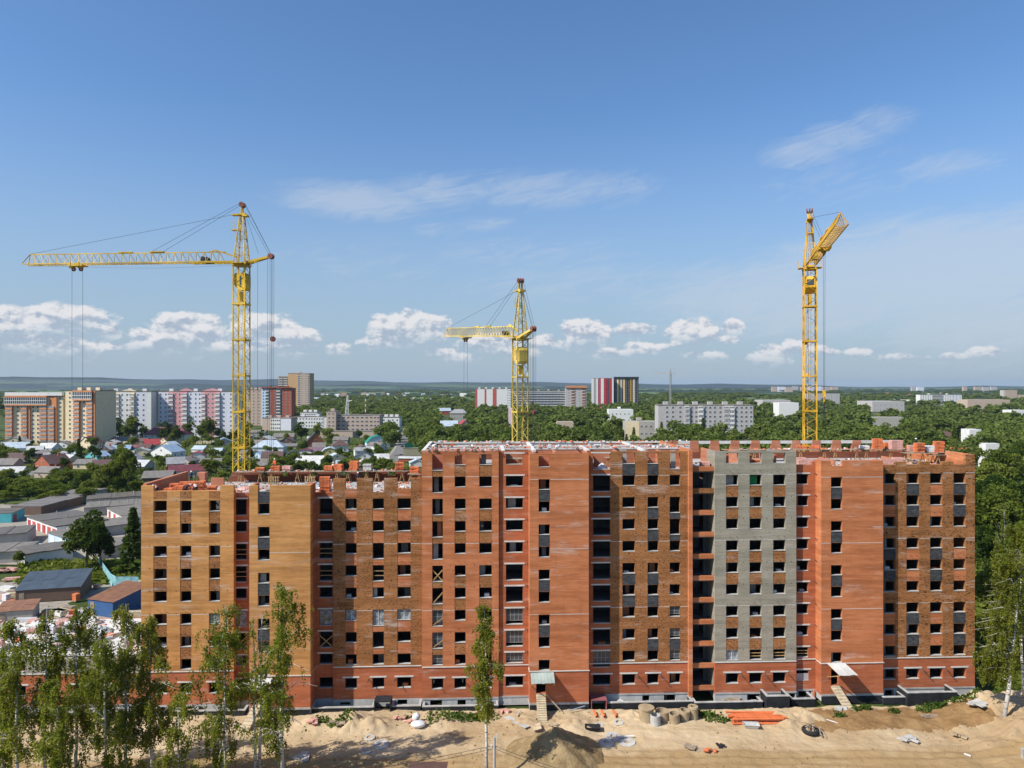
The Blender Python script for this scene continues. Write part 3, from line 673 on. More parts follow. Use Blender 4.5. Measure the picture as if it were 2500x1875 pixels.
for p0, p1, of in ((1030.5, 1217, 0), (1217.5, 1293, .3), (1437.5, 1490, .3), (1490, 1681.5, .3), (1745, 1944, 0), (1944.5, 1996, .6), (2156.5, 2380, o2)):
    MB().box(U(p0, of) + .01, U(p1, of), of - .06, of - .003, 1.0, 1.22).build('plinth_band', 'conc', B)
courses = [(344.5, 570, 0, [(csA, range(8), 0)], (16.0, 7.4)), (813.5, 1030, .6, None, (16.0, 7.4)), (1030.5, 1217, 0, None, (24.85, 16.2, 7.35)), (1490, 1681, .3, None, (24.85, 16.15, 7.4)),
           (1745, 1944, 0, None, (24.95, 16.3, 7.5)), (2152, 2380, o2, None, (24.85, 16.1, 7.4))]
def course_px(p0, p1, of, zs, cpx):
    for z in zs:
        b = MB(); p = U(p0, of)
        for a, c in cols(cpx, of) + [(U(p1, of), 0)]:
            if a > p + .05: b.box(p, a - .01, of - .007, of + .01, ZL + z, ZL + z + .06)
            p = c + .01
        b.build('mortar_band', 'white', B)
course_px(344.5, 570, 0, (16.02, 7.32), [(374.6, 407.4), (439.7, 467.3), (510, 537.4)])
course_px(813.6, 1030, .6, (16.02, 7.32), [(843, 871), (909.6, 937.5), (970, 1003)])
course_px(1030.6, 1217, 0, (24.82, 16.1, 7.4), [(1055, 1081.5), (1110, 1137), (1170, 1201)])
course_px(1490.4, 1681, .3, (24.82, 16.1, 7.4), [(1519.6, 1551), (1581, 1608), (1635, 1661)])
course_px(1745, 1944, 0, (24.9, 16.2, 7.5), [(1772.5, 1803), (1830, 1860), (1887.6, 1918.7)])
course_px(2156.6, 2380, o2, (24.9, 16.1, 7.4), [(2157, 2186.7), (2213, 2244.5), (2270.7, 2301.4), (2327.7, 2358.4)])
course_px(608.5, 757.7, -1.9, (15.6,), [(629.4, 658.5)]); course_px(1293, 1437.5, -1.9, (24.65, 15.7, 7.3), [(1315, 1342.6)]); course_px(2005, 2156, -1.0, (24.6, 15.9, 7.2), [(2028.8, 2056.8)])
# dark roots of the spouts between the windows
for px, of in ((1293 - 6, .3), (1989, .6)):
    for k in range(0, 10 if px < 1500 else 9): rods.tube((U(px, of), of + .05, Tz(k) + .12), (U(px, of), of - .55, Tz(k) + .0), .05, n=6)
for pxs, of in (([1060 + 0, 1130], 0), ([900, 965], .6), ([1557, 1613], .3), ([1810, 1868, 1925], 0), ([2254, 2311], o2)):
    for px in pxs: rods.tube((U(px, of), of + .05, GT - .2), (U(px, of), of - .75, GT - .3), .06, n=6)
tag(rods.build('anchor_rods', 'cable', B), kind='stuff')
hol = MB()
for k in range(0, 9):
    for pxs, of, mx in (([365, 430, 500, 555], 0, 8), ([900, 957], .6, 8), ([1100, 1158, 1211], 0, 9), ([1573, 1620], .3, 9), ([1815, 1872, 1932], 0, 9), ([2201, 2259, 2316], o2, 9)):
        if k < mx:
            for px in pxs: hol.box(U(px, of) - .05, U(px, of) + .06, of - .004, of + .02, Tz(k) - .06, Tz(k) + .06)
tag(hol.build('vent_holes', 'dark', B), kind='stuff')
# floors, rear and cross walls of each section
uL0, uL1, uM1, uR1 = a0 + .45, U(1029, .6), U(1686, -.25), U(2380, o2)
def section(u0, u1, ymin, ymax, nk, xs, rear_top, deck_m='conc'):
    for k in range(-1, nk + 1):
        zf = FLz(k) if k >= 0 else ZL - 3.6
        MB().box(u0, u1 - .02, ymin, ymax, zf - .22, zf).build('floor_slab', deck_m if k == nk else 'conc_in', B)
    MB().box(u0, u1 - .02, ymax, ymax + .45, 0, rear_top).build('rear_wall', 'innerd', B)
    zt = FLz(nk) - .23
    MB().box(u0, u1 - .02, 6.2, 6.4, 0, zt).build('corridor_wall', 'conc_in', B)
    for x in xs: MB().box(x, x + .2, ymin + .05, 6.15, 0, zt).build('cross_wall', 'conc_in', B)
section(uL0 - .4, uL1, 1.55, 13.2, 8, [U(p, 2) for p in (423, 489, 555, 620, 690, 760, 825, 890, 955)], FLz(8))
section(uL1 + .03, uM1, 1.05, 15.0, 9, [U(p, 2) for p in (1092, 1150, 1225, 1290, 1352, 1440, 1503, 1565, 1620)], FLz(9))
section(uM1 + .25, U(1744, 0) - .05, 3.25, 15.0, 9, [], FLz(9))
section(U(1745, 0) + .38, uR1 - .45, 1.15, 15.0, 9, [U(p, 2) for p in (1818, 1876, 1935, 1990, 2080, 2150, 2200, 2258, 2316)], FLz(9))
MB().box(uR1 - .45, uR1, o2 + .5, 15.4, 0, ZL + 27.4).build('end_wall', 'red', B)
MB().box(a0, a0 + .45, .5, 13.6, 0, ZL + 24.1).build('end_wall', 'inner', B)
MB().box(uL1 + .03, uL1 + .40, .6, 15.4, ZL + 22.0, ZL + 28.14).build('party_wall', 'inner', B)
# ------------------------------------------------------------------ unfinished top storeys
FL_L, FL_M = FLz(8), FLz(9)
rnd = random.Random(5)
def top_rear(u0, u1, y, z0, z1, pitch=4.4, pierw=2.2, sill=.9, taper=.25):
    """rear wall of the open storey: breast wall, tapering piers, pale lintels bridging them"""
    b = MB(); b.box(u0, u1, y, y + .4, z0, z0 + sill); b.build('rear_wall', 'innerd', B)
    n = max(1, int((u1 - u0) / pitch)); p = (u1 - u0) / n
    for i in range(n):
        uc = u0 + (i + .5) * p; b = MB(); w0 = pierw / 2 + taper; w1 = pierw / 2
        b.v = [(uc - w0, y, z0 + sill), (uc + w0, y, z0 + sill), (uc + w0, y + .4, z0 + sill), (uc - w0, y + .4, z0 + sill), (uc - w1, y, z1), (uc + w1, y, z1), (uc + w1, y + .4, z1), (uc - w1, y + .4, z1)]
        b.f = [(0, 1, 5, 4), (1, 2, 6, 5), (2, 3, 7, 6), (3, 0, 4, 7), (4, 5, 6, 7)]; b.m = [0] * 5
        b.build('brick_pier', 'inner', B)
        if i < n - 1: MB().box(uc + w1 + .004, uc + p - w1 - .004, y + .05, y + .35, z1 - .45, z1 - .02).build('lintel', 'white', B)
zM = ZL + 28.15
top_rear(uL1 + .42, uM1, 15.0, FL_M, zM - .22)
MB().box(uL1 + .42, uM1, 14.95, 15.42, zM - .215, zM).build('ring_beam', 'white', B)
for y in (4.3, 8.2):
    segs = [(1048, 1180), (1205, 1290), (1308, 1425), (1450, 1560), (1585, 1675)]
    for p0, p1 in segs: MB().box(U(p0, y), U(p1, y), y, y + .38, FL_M, zM - .2).build('inner_wall', 'inner', B)
    for p0, p1 in ((1040, 1215), (1219, 1420), (1424, 1560), (1563, 1684)): MB().box(U(p0, y), U(p1, y), y - .06, y + .5, zM - .195, zM + .02 - .01 * (y > 5)).build('ring_beam', 'white', B)
for px, ya, yb in ((1092, 1, 4.2), (1150, 1, 4.2), (1225, .9, 8.1), (1300, .9, 15), (1352, 1, 4.2), (1430, .9, 8.1), (1503, 1, 4.2), (1610, 1, 4.2), (1565, .9, 15)):
    u = U(px, 2); MB().box(u, u + .3, ya + .1, yb, FL_M, zM - .24).build('cross_wall', 'inner', B)
    if yb > 5: MB().box(u - .05, u + .4, ya + .1, yb, zM - .235, zM + .03).build('ring_beam', 'white', B)
for px, of in ((1033, 0), (1100, 0), (1165, 0)): pass
MB().box(uL1 + .05, U(1217, 0), -.02, .48, zM + .002, zM + .13).build('ring_beam', 'pinkbrick', B)
MB().box(uL1 + .05, uL1 + .5, .5, 14.9, zM + .002, zM + .16).build('ring_beam', 'white', B)
# right section: rear wall with lintels, low inner walls
top_rear(uM1 + .3, uR1 - .5, 15.0, FL_M, ZL + 28.2, pitch=3.15, pierw=1.25, sill=1.0)
for p0, p1, y, h in ((1950, 2022, 3.4, 1.05), (2055, 2135, 3.0, 1.0), (2152, 2206, 3.2, 1.05), (2022, 2024, 3.4, .9)):
    MB().box(U(p0, y), U(p1, y), y, y + .38, FL_M, FL_M + h).build('inner_wall', 'pinkbrick', B)
for px, y1 in ((2040, 8), (2210, 9), (1975, 7)):
    u = U(px, 3); MB().box(u, u + .3, 3.6, y1, FL_M, FL_M + .9).build('cross_wall', 'inner', B)
for px, y1 in ((1815, 9), (1874, 6), (1760, 12)):
    u = U(px, 3); MB().box(u, u + .3, .8, y1, FL_M, FL_M + 2.0).build('cross_wall', 'inner', B)
# left section: rear wall
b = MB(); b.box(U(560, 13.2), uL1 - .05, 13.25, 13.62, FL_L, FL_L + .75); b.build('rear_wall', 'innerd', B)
for p0, p1 in ((565, 640), (652, 688), (702, 760), (775, 830), (855, 885), (902, 946), (965, 1000), (1012, 1028)):
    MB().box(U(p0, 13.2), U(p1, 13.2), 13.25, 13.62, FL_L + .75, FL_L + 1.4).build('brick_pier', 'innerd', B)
MB().box(U(515, 9), U(546, 9), 9, 9.4, FL_L, FL_L + 1.1).build('inner_wall', 'inner', B)
MB().box(U(481, 12), U(500, 12), 12, 13.2, FL_L, FL_L + 1.5).build('inner_wall', 'inner', B)

# ---- things on the decks: brick stacks
_bs = {}
def stack_mesh(w, d, h, nx, ny, m):
    k = (w, d, h, nx, ny, m)
    if k not in _bs:
        b = MB()
        for i in range(nx):
            for j in range(ny):
                e = .012
                b.box(-w / 2 + w * i / nx + e, -w / 2 + w * (i + 1) / nx - e, -d / 2 + d * j / ny + e, -d / 2 + d * (j + 1) / ny - e, 0, h - .018)
        _bs[k] = b.mesh('brick_course', [m])
    return _bs[k]
def pal_mesh():
    b = MB()
    for i in range(5): b.box(-.6 + i * .25, -.4 + i * .25, -.5, .5, .09, .12)
    for y in (-.45, 0, .45): b.box(-.6, .6, y - .05, y + .05, 0, .09)
    return b.mesh('pallet', ['oldwood'])
PAL = pal_mesh()
def brick_stack(loc, layers, label, m='orangebrick', w=1.15, d=.95, h=.22, rz=0., tidy=.04, group=None, nx=3, ny=2, pallet=True):
    t = thing('brick_stack', label, 'brick stack', loc, rz, group); z = 0
    if pallet: p = link('pallet', PAL, t); p.scale = (w / 1.2, d / 1.0, 1); z = .12
    for i in range(layers):
        o = link('brick_course', stack_mesh(w, d, h, nx, ny, m), t, (rnd.uniform(-tidy, tidy), rnd.uniform(-tidy, tidy), z + i * h), rnd.uniform(-tidy, tidy) * 1.2)
    return t
def deckp(px, y, z): return world(U(px, y), y, z)
PL, PR = FL_L + 1.65, FL_M + 1.75
gL = 'orange brick stacks on the yellow section roof'
for i, (px, y, n, lab) in enumerate([(412, 3.2, 2, 'low orange brick stack nearest the corner of the yellow roof'), (428, 4.6, 4, 'orange brick stack in the rear row beside the gable wall of the yellow roof'), (436, 2.2, 4, 'orange brick stack just behind the bending worker in dark blue'),
        (450, 4.6, 5, 'orange brick stack in the rear row above the bending worker'), (462, 3.0, 5, 'orange brick stack between the two bending workers on the yellow roof'), (473, 4.8, 5, 'orange brick stack at the middle of the rear row on the yellow roof'),
        (487, 3.4, 6, 'tall orange brick stack at the end of the front row on the yellow roof'), (493, 5.2, 5, 'orange brick stack at the end of the rear row on the yellow roof'), (517, 1.9, 4, 'orange brick stack alone behind the third yellow pier')]):
    brick_stack(deckp(px, y, FL_L), n, lab, rz=rnd.uniform(-.3, .3), tidy=.10, group=gL)
brick_stack(deckp(793, 2.0, FL_L), 9, 'tall leaning orange brick stack at the edge between yellow tower and mottled wall', w=1.35, rz=.12, tidy=.06)
brick_stack(deckp(800, 4.2, FL_L), 6, 'film wrapped brick stack behind the tall leaning stack', 'pinkbrick', rz=.2)
for px, n, lab, m in ((635, 2, 'low orange brick stack on the scaffold by the crane mast', 'orangebrick'), (672, 3, 'orange brick stack on the scaffold below the worker in orange vest', 'orangebrick'), (701, 3, 'pale wrapped brick stack on the scaffold between two orange ones', 'pinkbrick'),
        (803, 3, 'orange brick stack on the scaffold just before the sitting worker', 'orangebrick'), (827, 4, 'orange brick stack on the scaffold beside the sitting worker', 'orangebrick'), (864, 6, 'tallest orange brick stack on the long scaffold platform', 'orangebrick'),
        (898, 4, 'grey block stack on the long scaffold platform', 'ring'), (975, 5, 'orange brick stack alone near the end of the long scaffold', 'orangebrick'), (1012, 4, 'orange brick stack on the last short scaffold beside the red section', 'orangebrick')):
    brick_stack(deckp(px, 12.2 if px < 1000 else 10.2, PL if px < 1000 else PL - .2), n, lab, m, rz=rnd.uniform(-.2, .2), w=1.25, tidy=.07)
for px, y, n, lab, m in ((2142, 9.6, 7, 'tall orange brick stack on the scaffold above the red stair tower', 'orangebrick'), (2187, 9.4, 6, 'wide pink wrapped brick stack on the scaffold by the tall orange one', 'pinkbrick'), (2170, 10.6, 4, 'low orange brick stack behind the pink wrapped one', 'orangebrick'),
        (2243, 6.4, 6, 'orange brick stack below the standing worker at the right end', 'orangebrick'), (2291, 6.4, 7, 'tall orange brick stack below the bending worker at the right end', 'orangebrick'), (2268, 6.8, 4, 'white wrapped block stack between two orange stacks', 'bag'),
        (2228, 7.8, 4, 'pink brick stack just behind the orange one at the right end', 'pinkbrick'), (1987, 11, 2, 'low orange brick heap on the scaffold right of the crane mast', 'orangebrick'), (1957, 11, 2, 'low orange brick heap on the scaffold left of the crane mast', 'orangebrick'),
        (2110, 10.8, 2, 'white block packs on the scaffold before the tall stack', 'bag')):
    brick_stack(deckp(px, y, PR if y > 9 else PR - .15), n, lab, m, rz=rnd.uniform(-.2, .2), w=1.7 if px == 2187 else 1.2, tidy=.06)
brick_stack(deckp(1955, 4.3, FL_M), 5, 'pink wrapped brick stack standing behind the red recess wall', 'pinkbrick', w=1.3, tidy=.02)
brick_stack(deckp(2192, 3.9, FL_M), 5, 'pink wrapped brick stack standing behind the mottled wall', 'pinkbrick', w=1.4, tidy=.02)
brick_stack(deckp(1840, 2.2, FL_M), 5, 'orange brick stack behind the middle grey window opening of the top storey', w=1.4)
brick_stack(deckp(1600, 1.9, FL_M), 3, 'white block stack behind the second mottled opening of the top storey', 'bag', w=1.3, tidy=.02)
brick_stack(deckp(1720, 1.6, FL_M), 4, 'pink brick stack standing in the topmost open loggia', 'pinkbrick', w=1.2)
# scaffolds
def scaffold(p0, p1, y, z, zf, label, legs=2):
    u0, u1 = U(p0, y), U(p1, y); t = thing('scaffold', label, 'scaffold', world((u0 + u1) / 2, y, zf), ALPHA)
    L = (u1 - u0) / 2; hz = z - zf
    for i in range(4): MB().box(-L - rnd.uniform(0, .2), L + rnd.uniform(0, .2), -.8 + i * .4, -.43 + i * .4, hz - .06 - .012 * (i % 2), hz - .003).build('deck_board', 'oldwood', t)
    for i in range(legs):
        x = -L * .7 + 1.4 * L * i / max(1, legs - 1)
        for yy in (-.6, .6):
            b = MB(); b.bar((x, yy, hz - .08), (x - .35, yy, 0), .07, .07); b.bar((x, yy, hz - .08), (x + .35, yy, 0), .07, .07); b.bar((x - .2, yy, hz * .45), (x + .2, yy, hz * .45), .05, .05); b.build('trestle', 'wood', t)
    return t
for i, (p0, p1, lab) in enumerate([(578, 648, 'timber scaffold platform next to the tall crane mast'), (651, 742, 'timber scaffold platform under the worker in orange vest'), (745, 838, 'timber scaffold platform under the sitting worker'), (841, 905, 'timber scaffold platform under the tallest brick stack'), (908, 995, 'timber scaffold platform with the lone orange stack')]):
    scaffold(p0, p1, 12.2, PL, FL_L, lab)
scaffold(998, 1028, 10.2, PL - .2, FL_L, 'short timber scaffold against the red section gable')
for p0, p1, lab in ((1768, 1850, 'timber scaffold behind the grey section openings'), (1853, 1935, 'timber scaffold behind the right end of the grey section'), (1938, 2020, 'timber scaffold beside the crane mast behind the red recess'), (2023, 2098, 'timber scaffold behind the notch of the red stair tower'), (2101, 2160, 'timber scaffold under the tall orange stack')):
    scaffold(p0, p1, 10.9, PR, FL_M, lab)
scaffold(2160, 2222, 9.8, PR, FL_M, 'timber scaffold under the pink wrapped stack')
scaffold(2208, 2268, 6.6, PR - .15, FL_M, 'timber scaffold under the standing worker at the right end')
scaffold(2270, 2362, 6.4, PR - .4, FL_M, 'sagging timber scaffold against the right gable wall')
scaffold(1478, 1532, 3.0, FL_M + 1.5, FL_M, 'dark timber trestle in the top opening beside the red stair tower')
scaffold(1238, 1276, 2.6, FL_M + 1.5, FL_M, 'dark timber trestle in the top opening above the stair recess')
# film heaps, plank piles, loose boards
def heap(loc, rx, ry, h, m, label, cat, name, seed=0, mats=None):
    b = MB(); n, k = 18, 6; r = random.Random(seed); i0 = 0
    for j in range(k + 1):
        f = j / k
        for a in range(n):
            t = 2 * math.pi * a / n; rr = (1 - f) ** .7 * (1 + .35 * mnoise.noise(Vector((math.cos(t) * 2, math.sin(t) * 2, seed + f * 3))))
            b.v.append((rx * rr * math.cos(t), ry * rr * math.sin(t), h * (f ** .8) * (1 + .3 * mnoise.noise(Vector((a * .7, f * 4, seed)))) if j else -.03))
    for j in range(k):
        for a in range(n): b.f.append((j * n + a, j * n + (a + 1) % n, (j + 1) * n + (a + 1) % n, (j + 1) * n + a)); b.m.append(0)
    return tag(b.build(name, m, None, loc), label, cat)
heap(deckp(682, 6.0, FL_L), 1.4, .8, .55, 'film', 'pile of crumpled white film before the first pallet frame', 'film heap', 'film_heap', 1)
heap(deckp(740, 5.5, FL_L), 2.8, 1.0, .6, 'film', 'long heap of crumpled white film on the yellow tower roof', 'film heap', 'film_heap', 2)
heap(deckp(772, 5.5, FL_L), 1.6, 1.0, .95, 'film', 'tallest heap of white film next to the leaning brick stack', 'film heap', 'film_heap', 3)
heap(deckp(500, 7, FL_L), 1.2, .8, .6, 'pinkbrick', 'heap of pink rubble and film behind the rear brick row', 'rubble heap', 'rubble_heap', 4)
heap(deckp(598, 4.5, FL_L), 1.2, .7, .6, 'pinkbrick', 'heap of wrapped bricks behind the yellow stair pier', 'rubble heap', 'rubble_heap', 5)
heap(deckp(1470, 1.8, FL_M), .8, .6, .9, 'bag', 'pale wrapped bundle in the top opening beside the red stair tower', 'bundle', 'bundle', 6)
def plank_pile(loc, n, L, label, rz=0, m='wood'):
    t = thing('plank_pile', label, 'plank pile', loc, rz)
    for i in range(n): MB().box(-L / 2, L / 2, -.07, .07, 0, .05).build('plank', m, t, (rnd.uniform(-.1, .1), -.4 + .17 * (i % 6), .055 * (i // 6)), rz=rnd.uniform(-.08, .08))
plank_pile(deckp(545, 4.2, FL_L), 14, 1.6, 'pile of short planks behind the stair recess of the yellow section'); plank_pile(deckp(563, 4.6, FL_L), 18, 1.8, 'higher pile of yellowish planks next to the short plank pile', .2)
def pallet_frame(loc, label, rz):
    t = thing('pallet_frame', label, 'pallet frame', loc, rz)
    for i in range(5): MB().box(-.75 + .32 * i, -.62 + .32 * i, -.03, 0, 0, 1.2).build('slat', 'wood', t)
    for z in (.15, .6, 1.05): MB().box(-.8, .8, .002, .05, z - .05, z + .05).build('rail', 'wood', t)
pallet_frame(deckp(668, 10.0, FL_L), 'upright timber pallet under the scaffold by the first trestle', .1); pallet_frame(deckp(757, 10.0, FL_L), 'upright timber pallet under the scaffold behind the film heap', -.05)
# loose bricks, boards and scraps: uncountable litter on the decks and along the wall heads
lit_ = random.Random(41)
def litter(n, p0, p1, y0, y1, z, on_wall=False):
    b = MB()
    for i in range(n):
        px, y = lit_.uniform(p0, p1), lit_.uniform(y0, y1); s = lit_.uniform(.06, .22) * (1.6 if lit_.random() < .12 else 1)
        X = Matrix.Translation(deckp(px, y, z + .02)) @ Matrix.Rotation(lit_.uniform(0, 3), 4, 'Z') @ Matrix.Rotation(lit_.uniform(-.3, .3), 4, 'X')
        b.box(-s, s, -s * .55, s * .55, -.03, lit_.uniform(.05, .2), lit_.choice([0, 0, 1, 2, 3, 3]), X)
    tag(b.build('rubble', ['orangebrick', 'pinkbrick', 'bag', 'oldwood']), kind='stuff')
litter(520, 352, 1020, .8, 12.8, FL_L); litter(330, 1950, 2370, 1.6, 13, FL_M); litter(130, 1042, 1684, 4.3, 4.6, zM + .02); litter(110, 1042, 1684, 14.95, 15.35, zM); litter(90, 1042, 1684, 8.2, 8.5, zM); litter(90, 1036, 1215, 0, .4, zM + .12)
litter(70, 1768, 2360, 10.5, 11.5, PR); litter(60, 578, 995, 11.6, 12.8, PL); litter(40, 1700, 1742, .6, 3, FL_M)
# workers
def person(loc, rz, pose, shirt, pants, label, hat='helmet'):
    P = dict(stand=dict(hip=(0, 0, .95), ch=(0, .02, 1.38), nk=(0, .02, 1.5), hd=(0, .04, 1.66), kn=[(-.11, .03, .5), (.11, -.02, .5)], ft=[(-.13, 0, .04), (.13, -.05, .04)], el=[(-.30, .05, 1.12), (.29, .1, 1.13)], ha=[(-.28, .24, .92), (.22, .34, 1.0)]),
             bend=dict(hip=(0, -.2, .88), ch=(0, .22, 1.12), nk=(0, .34, 1.14), hd=(0, .48, 1.16), kn=[(-.13, -.05, .47), (.13, -.1, .47)], ft=[(-.15, -.14, .04), (.15, -.18, .04)], el=[(-.24, .4, .84), (.24, .42, .84)], ha=[(-.14, .5, .56), (.15, .52, .56)]),
             sit=dict(hip=(0, 0, .45), ch=(0, .06, .88), nk=(0, .08, 1.0), hd=(0, .12, 1.15), kn=[(-.15, .42, .5), (.15, .42, .48)], ft=[(-.15, .46, .04), (.16, .48, .04)], el=[(-.28, .16, .68), (.28, .18, .68)], ha=[(-.15, .38, .58), (.16, .4, .58)]))[pose]
    V = [P['hip'], P['ch'], P['nk'], P['hd']]; rad = [.15, .17, .065, .11]; E = [(0, 1), (1, 2), (2, 3)]
    hd = Vector(P['hd']); V.append(tuple(hd + (hd - Vector(P['nk'])).normalized() * .1)); rad.append(.085); E.append((3, 4))
    chv = Vector(P['ch'])
    for s in (0, 1):
        sx = -1 if s == 0 else 1
        i = len(V); V += [tuple(Vector(P['hip']) + Vector((sx * .1, 0, -.06))), P['kn'][s], P['ft'][s], tuple(Vector(P['ft'][s]) + Vector((0, .16, -.01)))]; rad += [.1, .07, .05, .04]; E += [(0, i), (i, i + 1), (i + 1, i + 2), (i + 2, i + 3)]
        i = len(V); V += [tuple(chv + Vector((sx * .2, 0, .06))), P['el'][s], P['ha'][s], tuple(Vector(P['ha'][s]) * 1.0 + Vector((0, .03, -.09)))]; rad += [.075, .052, .038, .035]; E += [(1, i), (i, i + 1), (i + 1, i + 2), (i + 2, i + 3)]
    me = bpy.data.meshes.new('person'); me.from_pydata(V, E, [])
    o = bpy.data.objects.new('tmp', me); COL.objects.link(o)
    md = o.modifiers.new('s', 'SKIN')
    for sv, r in zip(me.skin_vertices[0].data, rad): sv.radius = (r, r)
    me.skin_vertices[0].data[0].use_root = True
    o.modifiers.new('u', 'SUBSURF').levels = 1
    ev = o.evaluated_get(bpy.context.evaluated_depsgraph_get()); m2 = bpy.data.meshes.new_from_object(ev)
    bpy.data.objects.remove(o); m2.name = 'person'; m2.materials.clear()
    for k in (shirt, pants, 'skin', 'dark'): m2.materials.append(M[k])
    hp, nk = Vector(P['hip']), Vector(P['nk']); up = (nk - hp).normalized()
    for p in m2.polygons:
        c = p.center; f = (c - hp).dot(up)
        near = lambda q, d: (c - Vector(q)).length < d
        p.material_index = 2 if (c - nk).dot((Vector(P['hd']) - nk).normalized()) > .02 and near(P['hd'], .32) else (0 if f > .05 or near(P['el'][0], .2) or near(P['el'][1], .2) else 1)
        if near(P['ha'][0], .11) or near(P['ha'][1], .11): p.material_index = 2
        if near(P['ft'][0], .14) or near(P['ft'][1], .14) or c.z < .1: p.material_index = 3
        p.use_smooth = True
    o = tag(link('person', m2, None, loc, rz), label, 'person')
    b = MB(); b.lathe([(0, .12), (.07, .10), (.115, .03), (.125, -.02), (.15, -.025), (.15, -.035)], 14, close=False)
    hm = b.build('hard_hat', hat, o, tuple(hd + (hd - nk).normalized() * .07), smooth=True)
    return o
person(deckp(455, 1.2, FL_L), -.5, 'bend', 'navy', 'navy', 'worker in dark blue bending over bricks near the yellow roof edge')
person(deckp(478, 1.5, FL_L), .7, 'bend', 'pale_cloth', 'navy', 'worker in pale shirt bending beside the orange brick row')
person(deckp(381, 1.3, FL_L), 1.2, 'bend', 'pinkbrick', 'navy', 'worker in pink shirt crouching at the yellow corner pier')
person(deckp(467, 11.6, FL_L), .4, 'stand', 'navy', 'dark', 'worker in dark clothes standing inside the gable corner')
person(deckp(671, 12.6, PL), 2.6, 'stand', 'hivis', 'navy', 'worker in orange vest standing on the long scaffold')
person(deckp(815, 12.5, PL), 2.9, 'sit', 'pale_cloth', 'oldwood', 'worker in pale clothes sitting on the long scaffold')
person(deckp(874, 9.4, FL_L), .2, 'stand', 'navy', 'dark', 'worker in dark clothes standing below the tallest scaffold stack')
person(deckp(2237, 8.2, PR), .6, 'stand', 'navy', 'dark', 'worker in dark clothes standing at the right end scaffold')
person(deckp(2297, 7.6, PR - .1), -.8, 'bend', 'hivis', 'pale_cloth', 'worker in orange bending over the tall stack at the right end')

